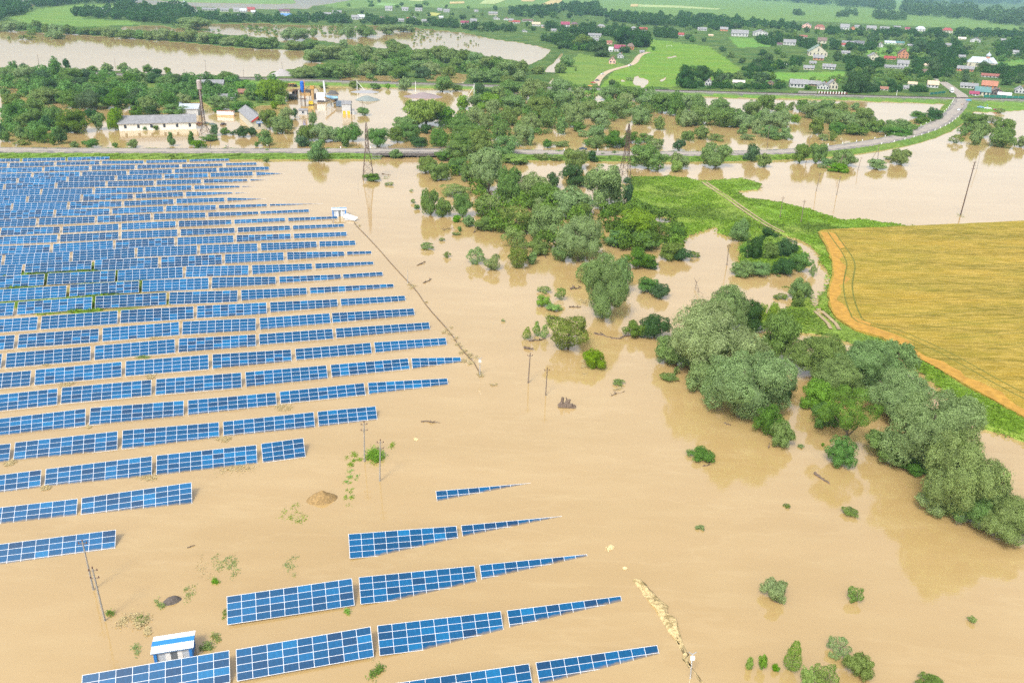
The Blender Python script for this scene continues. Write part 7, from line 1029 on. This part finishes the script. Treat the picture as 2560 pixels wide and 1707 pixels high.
for z, a, b, c, d, l in (('A7', 535, 570, 695, 612, 'reed scum under the table in the fifth front row'), ('B1', 1305, 680, 1565, 738, 'largest scum raft at the foot of the lower panel rows'), ('B1', 2005, 590, 2310, 650, 'long scum raft at the foot of the third row from the front'), ('B1', 1985, 333, 2125, 378, 'scum clump at a panel gap in the fourth row from the front'), ('B2', 700, 195, 840, 242, 'scum clump at a panel gap right of centre in the array'), ('B3', 372, 85, 480, 126, 'scum clump at a panel gap in the lower-left rows'), ('A7', 1400, 155, 1510, 182, 'weedy scum between upper middle panel rows'), ('B1', 790, 232, 835, 262, 'dark scum clump at a lower-left panel gap'), ('B1', 0, 550, 130, 595, 'scum at the photo\'s left edge between rows'), ('A7', 1240, 325, 1370, 350, 'greenish scum below a half-lit panel table'), ('A7', 1320, 500, 1420, 545, 'brown scum smear between middle panel rows'), ('A7', 400, 395, 470, 420, 'small brown scum between left panel rows')): weeds(z, a, b, c, d, 190, l, M_SCUM if 'greenish' not in l else 'S', .36, .16, 7, 'scum_raft', 'scum raft')
# debris-hung mesh fence drowned along the array's edge
fp = [at('C4', 1150, 1330)] + [at('Z5', *p) for p in ((118, 512), (180, 575), (270, 672), (360, 775), (440, 862), (480, 905), (530, 962), (600, 1062), (700, 1176))] + [at('Z8', *p) for p in ((760, 98), (830, 200), (920, 300), (955, 372))]
o_ = fp[0].copy(); R_ = empty('drowned_fence', o_); fps = smooth_path([p - o_ for p in fp], 2.0); mb = MB(); r2 = random.Random(5)
for a, b in zip(fps[:-1], fps[1:]): mb.tube(a + Vector((0, 0, .18)), b + Vector((0, 0, .18)), .07, n=4, caps=False); mb.tube(a + Vector((0, 0, .04)), b + Vector((0, 0, .04)), .10, n=4, caps=False)
mb.build('mesh_top', simple('drift_bark', (.13, .095, .07), .9, 0, .35, 4), R_)
for k in range(0, len(fps), 3): mb = MB(); p = fps[k]; mb.tube((p.x, p.y, -1), (p.x, p.y, .55), .06, n=5); mb.build('post', M_STEEL, R_)
tag(R_, 'drowned mesh fence hung with drift along the array\'s right edge', 'fence')
for z, a, b, c, d, n, l in (('Z5', 460, 890, 520, 950, 170, 'straw clump on the drowned fence beside the stake'), ('Z5', 570, 1010, 600, 1045, 40, 'tiny straw clump on the drowned fence'), ('Z8', 695, 50, 765, 110, 140, 'straw fringe on the drowned fence, topmost of four near its end'), ('Z8', 760, 110, 830, 190, 110, 'straw fringe on the drowned fence above the widest clump'), ('Z8', 810, 195, 890, 265, 200, 'widest straw clump on the drowned fence'), ('Z8', 845, 250, 945, 325, 220, 'straw clump on the drowned fence just above the mast'), ('Z8', 940, 345, 990, 392, 120, 'straw nest round the foot of the camera mast'), ('Z8', 1030, 428, 1068, 452, 50, 'dark debris speck right of the camera mast'), ('Z5', 90, 485, 135, 520, 70, 'straw clump where the drowned fence meets the toppled shed')): weeds(z, a, b, c, d, n, l, M_SCUM, .42, .3, 6, 'straw_clump', 'straw clump', 3)
# white water where the flood pours over the fence at lower right
def foam(pts, wid, seed):
    P = smooth_path(pts, .7); V = []; n = 13; r2 = np.random.RandomState(seed)
    for i, p in enumerate(P):
        d = P[min(i + 1, len(P) - 1)] - P[max(i - 1, 0)]; d.normalize(); w = Vector((d.y, -d.x, 0)); t_ = i / (len(P) - 1); W0 = np.interp(t_, wid[0], wid[1]) * (.7 + .6 * float(vnoise(np.array([i * .4 + seed]), np.array([1.]))[0]))
        for k in range(n):
            u = k / (n - 1); q = p - w * W0 * (1 - u) + w * W0 * .25 * 0; e = sin(pi * u) ** .7 * (.25 + .55 * float(vnoise(np.array([i * .55]), np.array([k * .7]))[0])) + (.18 if u > .8 else 0); V.append((q.x + r2.normal() * .12, q.y + r2.normal() * .12, e * min(1.0, W0 * .5) * .8 - (.12 if k in (0, n - 1) else .0) + .02 - .16 * float(vnoise(np.array([i * .3 + 7]), np.array([k * .35]))[0])))
    F = [(i * n + k, (i + 1) * n + k, (i + 1) * n + k + 1, i * n + k + 1) for i in range(len(P) - 1) for k in range(n - 1)]; return V, F
m, t, b = nodes('churned_water'); b.inputs['Roughness'].default_value = .35; n1 = noise(t, .9, 6, .7, stretch=((1, 2.0, 1), (0, 0, .9))); n2 = noise(t, 2.5, 5, .7); c = mixc(t, ramp(t, n1, (.40, 0.), (.56, 1.)), (.26, .195, .08), (.54, .41, .2)); c = mixc(t, ramp(t, n2, (.55, 0.), (.8, .7)), c, (.70, .57, .34)); t.links.new(c, b.inputs['Base Color']); bump(t, n2, .8, .15, b)
V, F = foam([at('Z11', *p) for p in ((2000, 575), (2060, 650), (2110, 720), (2170, 800), (2215, 870), (2270, 960), (2340, 1080))] + [at('B7', *p) for p in ((1900, 740), (1990, 830), (2080, 970), (2150, 1070))], ((0, .06, .3, .55, .8, 1), (.8, 1.7, 2.1, 1.8, .6, .45)), 4)
tag(link('foam', np_mesh('foam', V, F, True), m), 'churning foam where the flood spills over the hidden fence, lower right', 'foam', None, 'stuff')
for z, x, y, l, s_ in (('Z11', 1848, 350, 'pale foam fleck above the churning foam', 1.0), ('Z11', 1952, 500, 'tiny foam fleck at the head of the churning foam', .5), ('Z8', 515, 812, 'small pale foam fleck in the open water', .5)):
    g = at(z, x, y); o = weeds(z, x - 22 * s_, y - 18 * s_, x + 22 * s_, y + 18 * s_, 60, l, M_FOAM, .35, .06, 3, 'foam_fleck', 'foam')
o = weeds('Z6', 1885, 425, 1950, 445, 40, 'weed ring round the foot of the tall dark pole', 'S', .5, .2, 3)
for z, a, b, c, d, l in (('Z5', 1620, 1000 - 20, 1700, 1040, 'drift at the big upright willow\'s left foot'), ('Z8', 1630, 230, 1700, 370, 'pale drift left of the small bright bush'), ('Z8', 1880, 460, 1935, 482, 'brown drift above the twiggy debris'), ('Z6', 700, 900, 760, 1000, 'weedy drift left of the paired grey willows'), ('Z5', 300, 145, 345, 230, 'leafy drift right of the left pylon')): weeds(z, a, b, c, d, 70, l, 'S' if 'leafy' in l or 'weedy' in l else M_SCUM, .5, .2, 5)
